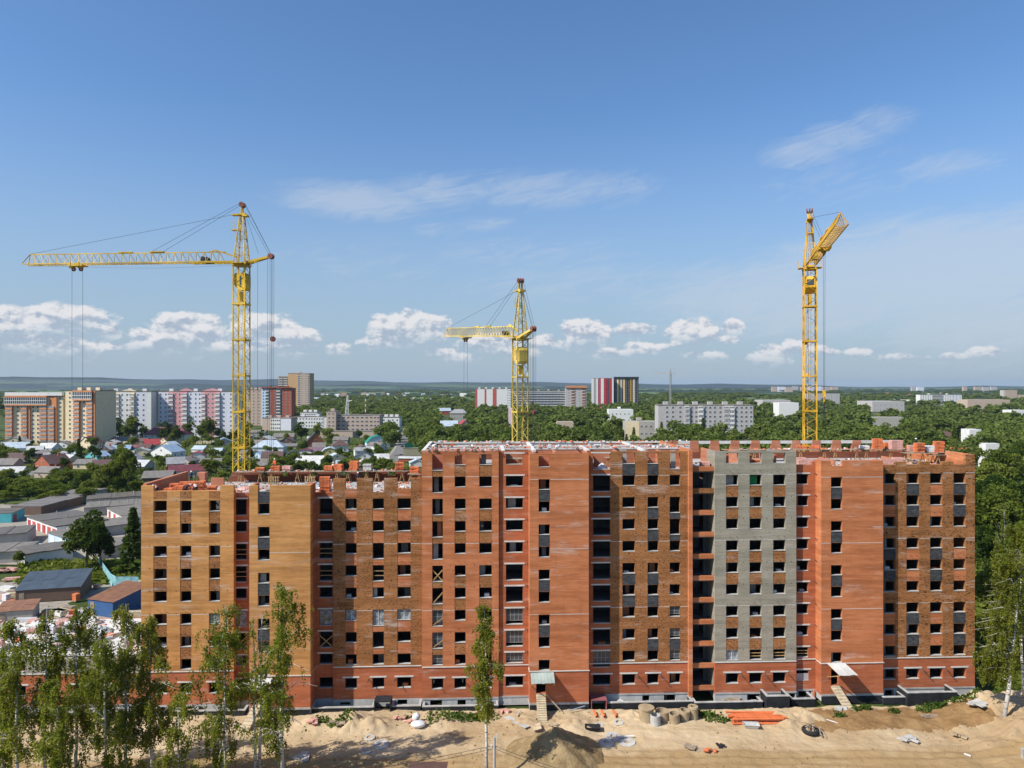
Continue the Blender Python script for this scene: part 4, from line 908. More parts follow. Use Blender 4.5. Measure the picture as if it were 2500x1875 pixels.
# ------------------------------------------------------------------ tower cranes
def lattice(b, A, C, n, rc, rb, m=0, horiz=True, xbr=False):
    """lattice box between corner lists A and C"""
    k = len(A); A = [Vector(p) for p in A]; C = [Vector(p) for p in C]
    for p, q in zip(A, C): b.bar(p, q, rc, rc, m)
    for i in range(k):
        j = (i + 1) % k
        for s in range(n):
            f0, f1 = s / n, (s + 1) / n
            p0, p1, q0, q1 = A[i].lerp(C[i], f0), A[i].lerp(C[i], f1), A[j].lerp(C[j], f0), A[j].lerp(C[j], f1)
            if s % 2 == 0: b.tube(p0, q1, rb, n=4, m=m, cap=False)
            else: b.tube(q0, p1, rb, n=4, m=m, cap=False)
            if xbr: b.tube(q0, p1, rb, n=4, m=m, cap=False)
            if horiz: b.tube(p1, q1, rb, n=4, m=m, cap=False)
def crane(loc, rz, mastbot, pc, label, jibL=33, trolley=26.2, ropelen=34, hook=True, sec=5.75, tilt=0.):
    t = thing('tower_crane', label, 'tower crane', loc, rz); hw = .95; TJ = Matrix.Rotation(tilt, 4, 'Y'); J = lambda p: tuple(TJ @ Vector(p))
    sq = lambda z, w=hw: [(-w, -w, z), (w, -w, z), (w, w, z), (-w, w, z)]
    z = -.6; first = True
    while z > mastbot:
        z1 = max(mastbot, z - (6.1 if first else sec)); s = MB(); lattice(s, sq(z), sq(z1), max(3, round((z - z1) / 1.25)), .17, .042, horiz=False); o = s.build('mast_section', pc, t)
        p = MB(); p.box(-hw - .14, hw + .14, -hw - .14, -hw + .12, z1 - .12, z1 + .12); p.box(-hw - .14, hw + .14, hw - .12, hw + .14, z1 - .12, z1 + .12)
        p.box(-hw - .14, -hw + .12, -hw + .121, hw - .121, z1 - .12, z1 + .12); p.box(hw - .12, hw + .14, -hw + .121, hw - .121, z1 - .12, z1 + .12); p.box(-.1, hw - .13, -.6, hw - .13, z1 - .04, z1 + .02); p.box(.25, .6, .1, .5, z1 + .021, z1 + .5)
        p.build('mast_platform', pc, o)
        l = MB()
        for xx in (.1, .45): l.bar((xx - .35, .3, z1), (xx + .1, .3, z), .04, .04)
        for r in range(int((z - z1) / .4)): f = (r + .5) / ((z - z1) / .4); l.bar((-.25 + .45 * f, .3, z1 + f * (z - z1)), (.1 + .45 * f, .3, z1 + f * (z - z1)), .03, .03)
        l.build('ladder', pc, o)
        z = z1; first = False
    # cab behind bracing
    c = MB(); c.poly([(-.7, -.75, -1.75), (.9, -.75, -1.75), (1.2, -.75, -2.3), (1.2, -.75, -4.1), (.9, -.75, -4.5), (-.2, -.75, -4.5), (-.9, -.75, -3.6), (-.9, -.75, -2.2)])
    base = list(c.v); c.poly([(x, .75, z_) for x, y, z_ in base])
    for i in range(8): a_, b_ = base[i], base[(i + 1) % 8]; c.quad(a_, b_, (b_[0], .75, b_[2]), (a_[0], .75, a_[2]))
    cb = c.build('cab', pc, t)
    MB().box(.05, .3, -.79, -.752, -4.0, -2.2).build('cab_window', 'glass', cb); MB().box(-.95, -.905, -.55, .55, -3.2, -2.3).build('cab_window', 'glass', cb)
    MB().box(-.35, .15, -.3, .3, -6.3, -4.7).build('winch_housing', pc, t)
    k = MB(); k.box(-hw - .15, hw + .15, -hw - .15, hw + .15, -.62, -.3); k.box(-hw - .35, hw + .35, -.5, .5, -.29, .02); k.build('turntable', pc, t)
    for yy in (-1.45, 1.45):
        g_ = MB(); g_.box(-.9, .9, yy - .35, yy + .35, -.36, -.28)
        for xx in (-.85, 0, .85): g_.bar((xx, yy * 1.22, -.28), (xx, yy * 1.22, .75), .04, .04)
        g_.bar((-.85, yy * 1.22, .75), (.85, yy * 1.22, .75), .04, .04); g_.build('side_platform', pc, t)
    hd = MB(); lattice(hd, sq(.03, .92), [(x * .28 + .12, y * .28, 7.6) for x, y, _ in sq(0, .95)], 6, .15, .04); o = hd.build('tower_head', pc, t)
    p = MB(); p.box(-1.5, -.3, -.5, .5, 7.55, 7.75); p.box(-.3, .75, -.45, .45, 7.6, 7.85); p.bar((.1, -.25, 7.9), (.15, -.25, 9.1), .16, .3); p.bar((.1, .25, 7.9), (.15, .25, 9.1), .16, .3); p.box(.3, 1.1, -.5, .5, 7.35, 7.59); p.build('head_platform', pc, o)
    p = MB(); p.box(-1.55, -.5, -.45, .45, 5.15, 5.28)
    for xx in (-1.5, -.9): p.bar((xx, -.45, 5.28), (xx, -.45, 6.6), .04, .04)
    for zz in (5.95, 6.6): p.bar((-1.5, -.45, zz), (-.9, -.45, zz), .04, .04)
    p.build('head_balcony', pc, o)
    sh = MB()
    for yy in (-.42, 0, .42):
        Mx = Matrix.Translation((.15, yy, 9.25)) @ Matrix.Rotation(R(90), 4, 'X'); s0 = len(sh.v); sh.lathe([(.16, -.06), (.42, -.06), (.42, .06), (.16, .06)], 16)
        sh.v[s0:] = [tuple(Mx @ Vector(v)) for v in sh.v[s0:]]
    sh.build('sheave', 'rustred', o)
    # jib: one top chord, two bottom chords
    j = MB(); x0, x1 = -1.0, -jibL; n = 26
    for p, q in (((x0 - 1.6, 0, 1.72), (x1 + .9, 0, 1.75)), ((x0, -.75, .12), (x1, -.72, .06)), ((x0, .75, .12), (x1, .72, .06))): j.bar(p, q, .15, .15)
    j.bar((-.75, 0, .9), (-4.4, 0, 2.05), .22, .22); j.bar((-4.4, 0, 2.0), (-5.4, 0, 1.75), .15, .15); j.bar((x1 + .9, 0, 1.75), (x1, -.72, .06), .1, .1); j.bar((x1 + .9, 0, 1.75), (x1, .72, .06), .1, .1)
    for i in range(n):
        xa = x0 - 2 + (x1 - x0 + 3) * i / n; xb = x0 - 2 + (x1 - x0 + 3) * (i + 1) / n; xm = (xa + xb) / 2
        for yy in (-.74, .74): j.tube((xa, yy, .12), (xm, 0, 1.72), .036, n=4, cap=False); j.tube((xm, 0, 1.72), (xb, yy, .12), .036, n=4, cap=False)
        j.tube((xa, -.74, .1), (xa, .74, .1), .032, n=4, cap=False); j.tube((xa, -.74, .1), (xb, .74, .1), .03, n=4, cap=False); j.tube((xa, .74, .1), (xb, -.74, .1), .03, n=4, cap=False)
    jo = j.build('jib', pc, t); jo.rotation_euler = (0, tilt, 0)
    g_ = MB(); g_.box(-20.6, -18.2, -.14, .14, 1.82, 1.98); g_.box(-15.2, -12.9, -.16, .16, 1.82, 2.0); g_.box(-8.5, -1.0, -.85, -.62, -.08, .04); g_.box(-8.5, -1.0, .62, .85, -.08, .04); g_.build('reinforcing_plate', pc, jo)
    w = MB(); w.box(-6.6, -5.3, -.4, .4, .15, .55); w.tube((-6.3, -.45, .75), (-6.3, .45, .75), .28, n=10); w.tube((-5.6, -.45, .7), (-5.6, .45, .7), .22, n=10); w.build('jib_winch', 'cable', jo)
    c = MB(); c.bar((.9, -.55, -.1), (4.6, -.2, .85), .28, .34); c.bar((.9, .55, -.1), (4.6, .2, .85), .28, .34); c.bar((.9, 0, -.45), (4.2, 0, .62), .16, .16); c.build('counter_jib', pc, t)
    s0 = MB()
    for yy in (-.3, .05, .35):
        Mx = Matrix.Translation((4.85, yy, .95)) @ Matrix.Rotation(R(90), 4, 'X'); i0 = len(s0.v); s0.lathe([(.12, -.06), (.45, -.06), (.45, .06), (.12, .06)], 16); s0.v[i0:] = [tuple(Mx @ Vector(v)) for v in s0.v[i0:]]
    s0.build('sheave', 'rustred', t)
    rp = .024
    for p, q in (((-.25, -.1, 9.5), J((-15.0, 0, 1.95))), ((-.25, .2, 9.25), J((-13.0, 0, 1.95))), ((-1.4, 0, 7.7), J((-jibL + .9, 0, 1.8))), ((.55, -.3, 9.4), (4.9, -.3, 1.4)), ((.55, .3, 9.3), (4.75, .3, 1.35)), ((.9, .1, 7.6), (4.55, .1, 1.2)), ((.9, -.4, 7.5), (3.0, -.4, 1.3))):
        MB().tube(p, q, rp, n=5).build('stay_cable', 'cable', t)
    for xx, yy in ((4.45, -.3), (4.6, .3), (4.95, 0), (5.2, -.3), (5.22, .3), (2.9, -.5)):
        MB().tube((xx, yy, .8 if xx > 3 else .35), (xx - .12, yy, mastbot), rp * .9, n=5).build('counterweight_rope', 'cable', t)
    bl = MB(); bl.box(4.98, 5.35, -.22, .22, -12.6, -11.9); bl.tube((5.17, -.2, -12.3), (5.17, .2, -12.3), .42, n=12); bl.build('pulley_block', 'rustred', t)
    # trolley and hoist ropes
    tr = MB(); tr.box(-trolley - 1.1, -trolley + 1.3, -.8, .8, -.32, -.12)
    for xx in (-.75, .75):
        tr.box(-trolley + xx - .5, -trolley + xx + .1, -.3, .3, -.6, -.32)
        for yy in (-.8, .8): tr.box(-trolley + xx - .1, -trolley + xx + .1, yy - .06, yy + .06, -.3, .35)
    to = tr.build('trolley', pc, t); to.rotation_euler = (0, tilt, 0)
    w_ = MB()
    for xx in (-.62, .62):
        Mx = Matrix.Translation((-trolley + xx, 0, -.75)) @ Matrix.Rotation(R(90), 4, 'X'); i0 = len(w_.v); w_.lathe([(.1, -.08), (.36, -.08), (.36, .08), (.1, .08)], 14); w_.v[i0:] = [tuple(Mx @ Vector(v)) for v in w_.v[i0:]]
    w_.build('sheave', 'rustred', to)
    for xx in (-.62 - .3, .62 + .3): MB().tube(J((-trolley + xx, 0, -.8)), (-trolley + xx * (1.0 if not hook else .55), 0, -ropelen), rp, n=5).build('hoist_rope', 'cable', t)
    prev = None; gl = MB()
    for i in range(13):
        f = i / 12; p = (-1.3 + (-trolley + 2.3) * f, .1, -.35 - .35 * 4 * f * (1 - f))
        if prev: gl.tube(prev, p, .016, n=4, cap=False)
        prev = p
    gl.tube((-trolley - 1, .1, -.3), (-jibL + .5, .1, -.15), .016, n=4); gl.build('trolley_rope', 'cable', t).rotation_euler = (0, tilt, 0)
    if hook:
        h = MB(); h.box(-trolley - .4, -trolley + .4, -.16, .16, -ropelen - .9, -ropelen); h.tube((-trolley, -.2, -ropelen - .3), (-trolley, .2, -ropelen - .3), .38, n=12); h.tube((-trolley, 0, -ropelen - .9), (-trolley, 0, -ropelen - 1.5), .09, n=6); h.bar((-trolley, 0, -ropelen - 1.5), (-trolley + .3, 0, -ropelen - 1.8), .12, .12); h.build('hook_block', pc, t)
        sl = MB()
        for a in range(4): sl.tube((-trolley, 0, -ropelen - 1.7), (-trolley + .25 * math.cos(a * 1.6), .25 * math.sin(a * 1.6), -ropelen - 4.2), .035, n=4)
        sl.build('chain_sling', 'cable', t)
    return t
def mast_at(px, y_turn, Y): p = at(px, y_turn, Y); return p
c1 = mast_at(589.5, 641, 114.0); crane(c1, R(-4), -c1.z + .1, 'yel', 'tallest yellow tower crane with its long jib pointing left over the houses', jibL=36.6, trolley=27.6, ropelen=22, hook=False)
c2 = mast_at(1270, 822, 117.5); crane(c2, math.atan2(-33, 15.0), -c2.z + .1, 'yel2', 'lower pale yellow tower crane behind the middle red section', jibL=37.5, trolley=25.5, ropelen=20, tilt=R(3.6), hook=False)
c3 = mast_at(1977, 650, 117.5); crane(c3, math.atan2(29.7, 8.6), -c3.z + .1, 'yel3', 'orange yellow tower crane seen end on with its jib coming forward', jibL=31.5, trolley=16.5, ropelen=20.5)
# ------------------------------------------------------------------ foot of the building: light wells, canopies, ramps
def well(p0, p1, out, z1, z0=-.2, back=None, cap=True):
    u0, u1 = U(p0, -out), U(p1, -out); b = MB()
    b.box(u0, u1, -out, -out + .25, z0, z1, 0)
    if cap: b.box(u0 - .04, u1 + .04, -out - .05, -out + .32, z1 + .002, z1 + .1, 1)
    for x in (u0, u1 - .25):
        b.box(x, x + .25, -out + .252, -.02 if back is None else back, z0, z1, 0)
        if cap: b.box(x - .03, x + .28, -out + .322, -.08 if back is None else back, z1 + .002, z1 + .1, 1)
    b.build('light_well_wall', ['tar', 'conc'], B)
well(338, 470, 1.5, .75); well(474, 598, 1.5, .75); well(752, 912, 1.4, .8, back=.55); well(955, 1027, 1.3, .8, back=.55); well(1031, 1216, 1.5, .75); well(1484, 1692, 1.5, .78, back=.25); well(1696, 1862, 1.6, .62, back=-.1); well(1872, 1928, 2.2, 1.55); well(1932, 1990, 1.5, .8, back=.55); well(2157, 2212, 1.4, .75, back=.4); well(2216, 2338, 1.9, 1.5, back=.4); well(2344, 2410, 1.6, .8, back=.4)
for p0, p1, out, z in ((913, 954, 1.7, 1.55), (1443, 1482, 1.8, 1.25)):
    b = MB(); u0, u1 = U(p0, -out), U(p1, -out)
    b.box(u0, u1, -out, -.0, z, z + .15, 0); b.box(u0, u0 + .12, -out + .02, -.0, -.2, z - .002, 0); b.box(u1 - .12, u1, -out + .02, -.0, -.2, z - .002, 0); b.build('basement_entrance', 'tar' if p0 < 1000 else 'r_pink', B)
def canopy(px0, px1, off, z, out, drop, label, m, tilt=0.0):
    u0, u1 = U(px0, off), U(px1, off); t = thing('entrance_canopy', label, 'canopy', world((u0 + u1) / 2, off, z), ALPHA); w = (u1 - u0) / 2
    n = 7
    for i in range(n):
        xa, xb = -w + 2 * w * i / n, -w + 2 * w * (i + 1) / n - .015; d = -out - rnd.uniform(-.12, .12); e = rnd.uniform(-.03, .03)
        b = MB(); q = [(xa + 0, -.02, 0 + e), (xb, -.02, 0 + e), (xb + tilt, d, -drop + e), (xa + tilt, d, -drop + e)]
        b.quad(*q); b.quad(*[(x, y, zz - .035) for x, y, zz in q]); b.quad(q[3], q[2], (q[2][0], q[2][1], q[2][2] - .035), (q[3][0], q[3][1], q[3][2] - .035)); b.quad(q[0], q[3], (q[3][0], q[3][1], q[3][2] - .035), (q[0][0], q[0][1], q[0][2] - .035)); b.quad(q[1], q[2], (q[2][0], q[2][1], q[2][2] - .035), (q[1][0], q[1][1], q[1][2] - .035))
        b.build('roof_sheet', m, t)
    for x in (-w + .1, w - .1): MB().bar((x + tilt, -out + .1, -drop - .1), (x, -.0, -drop - 1.0), .09, .09).build('bracket', 'wood', t); MB().bar((x + tilt, -out + .1, -drop - .07), (x, -.02, -.07), .09, .09).build('rafter', 'wood', t)
    return t
sheetcan = sheet('greenish corrugated sheet', (.26, .31, .28), (.40, .45, .41)); M['can1'] = sheetcan
canopy(1295, 1352, -1.9, ZL - .08, 1.7, .75, 'greenish sheet canopy over the ramp door of the middle red tower', 'can1')
canopy(2018, 2062, -1.0, ZL + .12, 2.0, .85, 'crooked pale sheet canopy over the door of the right red tower', 'r_corr', .75)
canopy(612, 668, -1.9, ZL - .2, 1.8, .9, 'pale sheet canopy on the yellow tower half hidden by the birch', 'r_corr', -.35)
def ramp(p, q, w, n, label, m='wood'):
    """cleated timber ramp from the door sill p down to q"""
    p, q = Vector(p), Vector(q); t = thing('ramp', label, 'ramp', q); p0 = p - q; d = p0.normalized(); side = d.cross(Vector((0, 0, 1))).normalized()
    for i in range(4):
        o = side * (w * (i - 1.5) / 4); MB().bar(o, o + p0, w / 4 - .015, .05).build('plank', m, t)
    for i in range(n):
        c = p0 * ((i + .5) / n) + Vector((0, 0, .07)); MB().bar(c - side * w * .5, c + side * w * .5, .12, .08).build('tread', m, t)
    for s in (-1, 1): MB().bar(side * s * w * .5 + Vector((0, 0, -.12)), side * s * w * .5 + p0 + Vector((0, 0, -.12)), .06, .2).build('stringer', m, t)
M['palewood'] = flat('pale trodden timber', (.44, .36, .24), .2, 1.5)
ramp(world((U(1309, -1.9) + U(1332, -1.9)) / 2, -1.92, 2.35), gnd(1325, 1768, .3), 1.15, 13, 'long cleated timber ramp up to the middle red tower door', 'palewood')
q = gnd(2081, 1742, .55); ramp(world((U(2029, -1) + U(2048, -1)) / 2, -1.05, 2.3), q, 1.1, 9, 'cleated timber ramp up to the right red tower door', 'palewood')
ramp(q + Vector((.15, -.35, -.1)), gnd(2112, 1788, .35), 1.25, 4, 'plank walkway continuing from the foot of the right ramp', 'palewood')
q = world(U(636, -1.9), -1.92, 2.35); ramp(q, Vector((q.x - .6, q.y - 4.0, .3)), 1.1, 9, 'timber ramp behind the bare birch trunks', 'palewood')
# ------------------------------------------------------------------ things lying about the yard
def yz(p): return Vector((p.x, p.y, yard_h(p.x, p.y)))
def yp(px, py):
    p = gnd(px, py, .25)
    for _ in range(3): p = gnd(px, py, yard_h(p.x, p.y))
    return p
def ring(px, py, ro, ri, h, label, name='concrete_ring', m='ring', tilt=(0, 0), grp=None, lid=False):
    b = MB(); b.lathe([(ri, 0), (ri, h), (ro - .02, h), (ro, h - .02), (ro, 0)], 28)
    o = tag(b.build(name, m, None, yp(px, py) + Vector((0, 0, -.03)), smooth=False), label, 'concrete ring', grp); o.rotation_euler = (tilt[0], tilt[1], 0)
    if lid: MB().lathe([(.001, h + .002), (ro + .1, h + .002), (ro + .1, h + .16), (.001, h + .16)], 24).build('lid', m, o)
    return o
gr = 'concrete cover rings lying on the sand'
ring(903, 1802, .62, .36, .16, 'small concrete cover ring nearest the sand heap', tilt=(.05, .02), grp=gr); ring(931, 1819, .95, .36, .18, 'largest concrete cover ring on the sand between two small ones', tilt=(.03, -.02), grp=gr)
ring(894, 1835, .62, .38, .15, 'small concrete cover ring lowest of the three by the sand heap', tilt=(-.03, .03), grp=gr)
ring(1463, 1771, .58, .32, .14, 'concrete cover ring beside the black mixing trough', tilt=(.08, .02), grp=gr); ring(1511, 1764, .62, .36, .15, 'brownish concrete cover ring near the pink basement roof', tilt=(.1, -.03), grp=gr)
ring(1497, 1799, .92, .34, .17, 'concrete cover ring topmost of the cluster of three', tilt=(.06, .05), grp=gr); ring(1480, 1814, .92, .34, .18, 'concrete cover ring with dusty edge at the left of the cluster of three', tilt=(.0, .04), grp=gr); ring(1531, 1814, .98, .36, .18, 'concrete cover ring with a white pipe resting on it', tilt=(.02, -.05), grp=gr)
p = yp(1531, 1806); tag(MB().tube((-.85, 0, 0), (.85, .1, 0), .09, n=8).build('pipe', 'bag', None, p + Vector((0, .15, .32))), 'short white pipe lying across a concrete ring', 'pipe')
gw = 'upright concrete well rings by the foundation'
ring(1578, 1759, .88, .74, 1.55, 'tall well ring closed with a flat lid', 'well_ring', 'ringb', grp=gw, lid=True); ring(1600, 1769, .62, .52, 1.25, 'pale well ring standing in front of the lidded one', 'well_ring', 'ring', grp=gw); ring(1617, 1757, .86, .74, 1.2, 'wide open well ring behind the pale one', 'well_ring', 'ringb', grp=gw)
ring(1647, 1763, .64, .54, 1.2, 'tilted sandy well ring in the middle of the row', 'well_ring', 'ringb', (.08, -.08), gw); ring(1669, 1756, .66, .55, 1.25, 'tilted sandy well ring leaning on its neighbour', 'well_ring', 'ringb', (.05, .12), gw); ring(1692, 1753, .62, .5, 1.3, 'sandy well ring with a second ring on top at the end of the row', 'well_ring', 'ringb', (0, 0), gw)
p = yp(1692, 1753); o = tag(MB().lathe([(.3, 0), (.3, .22), (.62, .22), (.66, 0)], 24).build('concrete_ring', 'ringb', None, p + Vector((0, 0, 1.29))), 'cover ring on top of the last well ring', 'concrete ring')
# orange pipes
t = thing('pipe_stack', 'stack of long orange plastic sewer pipes on the sand', 'pipe stack', yp(1850, 1758) + Vector((0, 0, .0)), .02)
for i in range(15):
    row = i // 6; c = i % 6; L = 6.4; y = -1.15 + c * .44 + (.22 if row % 2 else 0); z = .14 + row * .27; dx = rnd.uniform(-.55, .55); a = rnd.uniform(-.035, .035)
    b = MB(); b.tube((-L / 2 + dx, -a * 3, 0), (L / 2 + dx, a * 3, 0), .13, n=10, cap=False); b.tube((-L / 2 + dx, -a * 3, 0), (-L / 2 + dx + .22, -a * 2.9, 0), .165, n=10, cap=False); b.tube((-L / 2 + dx + .03, -a * 3, 0), (L / 2 + dx - .03, a * 3, 0), .1, n=10)
    b.build('pipe', 'orangepipe', t, (0, y, z), smooth=False)
def trough(px, py, rz, label, m):
    p = yp(px, py); t = thing('mixing_trough', label, 'trough', p, rz); b = MB(); o = [(-.9, -.5), (.9, -.5), (.9, .5), (-.9, .5)]; i_ = [(-.65, -.32), (.65, -.32), (.65, .32), (-.65, .32)]
    for k in range(4):
        k2 = (k + 1) % 4; b.quad((*i_[k], .03), (*i_[k2], .03), (*o[k2], .45), (*o[k], .45)); b.quad((i_[k][0] * 1.05, i_[k][1] * 1.05, .0), (i_[k2][0] * 1.05, i_[k2][1] * 1.05, .0), (o[k2][0] * 1.04, o[k2][1] * 1.04, .45), (o[k][0] * 1.04, o[k][1] * 1.04, .45))
    b.poly([(*q, .03) for q in i_]); b.build('shell', m, t)
    r = MB()
    for k in range(4): r.bar((o[k][0] * 1.02, o[k][1] * 1.02, .46), (o[(k + 1) % 4][0] * 1.02, o[(k + 1) % 4][1] * 1.02, .46), .06, .05)
    r.build('rim', m, t)
trough(1447, 1782, -.1, 'black steel mixing trough on the sand', 'dark'); trough(1834, 1776, -.1, 'pale grey steel mixing trough in front of the orange pipes', 'r_lgrey')
# tyre filled with rubble
t = thing('tyre', 'large dark tyre filled with broken boards', 'tyre', yp(1979, 1788)); MB().lathe([(.62, .05), (.6, .4), (.85, .52), (1.0, .4), (1.04, .2), (.95, .02)], 28).build('rubber', 'dark', t); MB().lathe([(.001, .2), (.63, .25), (.63, .3), (.001, .3)], 16).build('sand_fill', 'sand', t)
for i in range(9): a = rnd.uniform(0, 6.3); c = Vector((rnd.uniform(-.4, .4), rnd.uniform(-.3, .3), .4 + .06 * i)); d = Vector((math.cos(a), math.sin(a), rnd.uniform(-.2, .3))) * .5; MB().bar(c - d, c + d, .12, .07).build('board', 'oldwood', t)
t = thing('scrap_pile', 'small pile of split logs and boards beside the tyre', 'scrap pile', yp(2003, 1793))
for i in range(8): a = 1.2 + rnd.uniform(-.5, .5); c = Vector((rnd.uniform(-.3, .3), rnd.uniform(-.5, .5), .1 + .05 * i)); d = Vector((math.cos(a), math.sin(a), rnd.uniform(-.2, .5))) * .55; MB().bar(c - d, c + d, .1, .08).build('board', 'oldwood', t)
def sack(p, rx, ry, h, label, seed):
    b = MB(); n, k = 20, 9
    for j in range(k + 1):
        f = j / k; rr = math.sin(min(1, f * 1.25 + .28) * math.pi * .5) if f < .5 else max(.02, math.cos((f - .5) * math.pi) ** .6) * (1 if f < .85 else .5); z = h * f
        for a in range(n):
            t = 2 * math.pi * a / n; w = 1 + .14 * mnoise.noise(Vector((math.cos(t) * 1.6, math.sin(t) * 1.6, seed + f * 2.5))); b.v.append((rx * rr * w * math.cos(t) + .12 * f * f, ry * rr * w * math.sin(t), z + (.05 * mnoise.noise(Vector((a * .9, j * .9, seed))) if j else -.05)))
    for j in range(k):
        for a in range(n): b.f.append((j * n + a, j * n + (a + 1) % n, (j + 1) * n + (a + 1) % n, (j + 1) * n + a)); b.m.append(0)
    b.poly([b.v[k * n + a] for a in range(n)]); tag(b.build('sack', 'bag', None, p, smooth=True), label, 'sack')
sack(yp(1020, 1776), .95, .7, .85, 'bulging white sack lying on the sand', 21.3)
sack(yp(1014, 1768) + Vector((0, .5, 0)), .5, .45, 1.25, 'narrower white sack standing behind the bulging one', 22.1)
def slabs(px, py, n, label, m, sz=.9, h=.12, name='rubble_pile', cat='rubble pile', spread=.7):
    t = thing(name, label, cat, yp(px, py)); r = random.Random(px)
    for i in range(n):
        X = Matrix.Translation((r.uniform(-spread, spread), r.uniform(-spread * .6, spread * .6), .08 + .05 * i)) @ Matrix.Rotation(r.uniform(0, 3), 4, 'Z') @ Matrix.Rotation(r.uniform(-.25, .25), 4, 'X'); s = sz * r.uniform(.5, 1)
        MB().box(-s / 2, s / 2, -s / 3, s / 3, -h / 2, h / 2, X=X).build('slab', m, t)
slabs(769, 1765, 7, 'pile of broken pinkish slabs by the yellow tower corner', 'pinkbrick'); slabs(822, 1768, 6, 'pile of old dark boards among weeds near the wall', 'oldwood', 1.3)
slabs(978, 1759, 6, 'broken pink bricks along the wall left of the white sack', 'pinkbrick', .7); slabs(1001, 1764, 4, 'few broken pink slabs touching the white sack', 'pinkbrick', .8)
slabs(2218, 1808, 8, 'grey broken slabs lying on pale sand', 'ring', 1.1, spread=1.0); slabs(2345, 1802, 7, 'stack of short grey posts on pale sand', 'ringb', .9, .2); slabs(2267, 1752, 4, 'few old boards at the edge of the brown soil', 'oldwood', 1.5)
slabs(1785, 1712, 8, 'pile of boards and rubble on the light well before the grey wall', 'oldwood', 1.3); slabs(1503, 1720, 7, 'boards and rubble on the light well by the pink basement roof', 'white', 1.1)
slabs(1310, 1776, 1, 'square timber board left of the ramp foot', 'palewood', 1.6, .06, 'board', 'board', .05); slabs(1352, 1772, 2, 'square timber boards right of the ramp foot', 'palewood', 1.3, .06, 'board', 'board', .2)
slabs(1693, 1830, 7, 'dark boards and scrap at the edge of a pale patch', 'oldwood', 1.1); slabs(1735, 1836, 6, 'small orange bricks dumped on the pale patch', 'orangebrick', .7, .1); slabs(1765, 1822, 4, 'dark scrap metal on the pale patch', 'dark', .7)
slabs(735, 1852, 5, 'pale concrete slab with scrap lying near the birch foot', 'ring', 2.2, .12); slabs(1236, 1738, 3, 'pink block in the stair recess pit', 'pinkbrick', 1.2, .3); slabs(2388, 1722, 5, 'bent roofing sheets at the right end of the wall', 'ring', 1.8)
slabs(2050, 1733, 5, 'stone steps crumbling beside the right ramp', 'ring', .9, .3)
a, c = yp(1236, 1752), yp(1288, 1778); tag(MB().bar(a + Vector((0, 0, .12)), c + Vector((0, 0, .12)), .75, .08).build('board', 'ring'), 'long pale board lying slanted on the soil left of the ramp', 'board')
tag(MB().bar(yp(1262, 1752) + Vector((0, 0, .25)), yp(1272, 1740) + Vector((0, 0, .3)), .15, .1).build('board', 'ring'), 'short pale batten propped by the long board', 'board')
a, c = world(U(1335, -1.9), -1.95, 2.2), yp(1376, 1744); tag(MB().bar(a, c + Vector((0, 0, .1)), .18, .06).build('board', 'palewood'), 'narrow plank leaning from the ramp door to the sand', 'board')
tag(MB().bar(yp(1388, 1742) + Vector((0, 0, .35)), yp(1428, 1733) + Vector((0, 0, .5)), .12, .06).build('board', 'r_blue'), 'bluish batten lying along the tarred plinth', 'board')
tag(MB().bar(yp(2354, 1842) + Vector((0, 0, .1)), yp(2370, 1848) + Vector((0, 0, .1)), .18, .1).build('board', 'bag'), 'short white batten on the open sand at lower right', 'board')
tag(MB().bar(yp(2015, 1757) + Vector((0, 0, .1)), yp(2045, 1767) + Vector((0, 0, .1)), .08, .06).build('board', 'bag'), 'thin white batten on brown soil beside the ramp', 'board')
for px, lab in ((1452, 'orange drain pipe end under the pink basement roof'), (1471, 'longer orange drain pipe end beside the first'), (1500, 'orange drain pipe stub by the brownish ring')):
    p = yp(px, 1752); tag(MB().tube((0, 0, 0), (.25, -1.4, -.15), .16, n=10, cap=False).build('drain_pipe', 'orangepipe', None, p + Vector((0, 1.2, .35))), lab, 'pipe')
tag(MB().tube((0, 0, -.3), (0, 0, 1.2), .13, n=10).build('drain_pipe', 'orangepipe', None, world(U(1987, .3), .3, .0)), 'upright orange drain pipe in the red recess corner', 'pipe')
# sand pile
def pile(px, py, r, h, label, seed, m='pile', sx=1.0):
    c = gnd(px, py, .2); b = MB(); n, k = 90, 26
    for j in range(k + 1):
        f = 1 - j / k
        for a in range(n):
            t = 2 * math.pi * a / n; rr = r * f * (1 + .16 * mnoise.noise(Vector((math.cos(t) * 1.5, math.sin(t) * 1.5, seed))))
            z = h * (1 - f) ** 1.0 * (1 - .25 * f) + .34 * mnoise.fractal(Vector((rr * math.cos(t) * .7, rr * math.sin(t) * .7, seed)), 1, 2, 5) * min(1, 3 * (1 - f)) - .15 * (f > .97)
            ridge = .35 * max(0, math.cos(3 * t + seed)) * f * (1 - f) * 2
            b.v.append((rr * sx * math.cos(t), rr * math.sin(t), z + ridge))
    for j in range(k):
        for a in range(n): b.f.append((j * n + a, j * n + (a + 1) % n, (j + 1) * n + (a + 1) % n, (j + 1) * n + a)); b.m.append(0)
    return tag(b.build('sand_pile', m, None, c, smooth=True), label, 'sand pile')
pile(1352, 1846, 5.6, 3.3, 'big conical pile of brown sand at the bottom centre', 3.3, sx=1.08)
pile(868, 1775, 2.6, 1.2, 'lumpy sand heap spilling before the dark basement entrance', 6.1, 'sand', 1.3); pile(1545, 1752, 1.8, .9, 'small sand heap left of the lidded well ring', 2.2, 'sand', 1.2)
pile(1965, 1752, 2.6, 1.0, 'sand heap between the pipes and the tyre', 8.2, 'sand', 1.2); pile(2460, 1760, 5.0, 2.6, 'sand bank at the right edge behind the birch', 5.2, 'sand', 1.2)
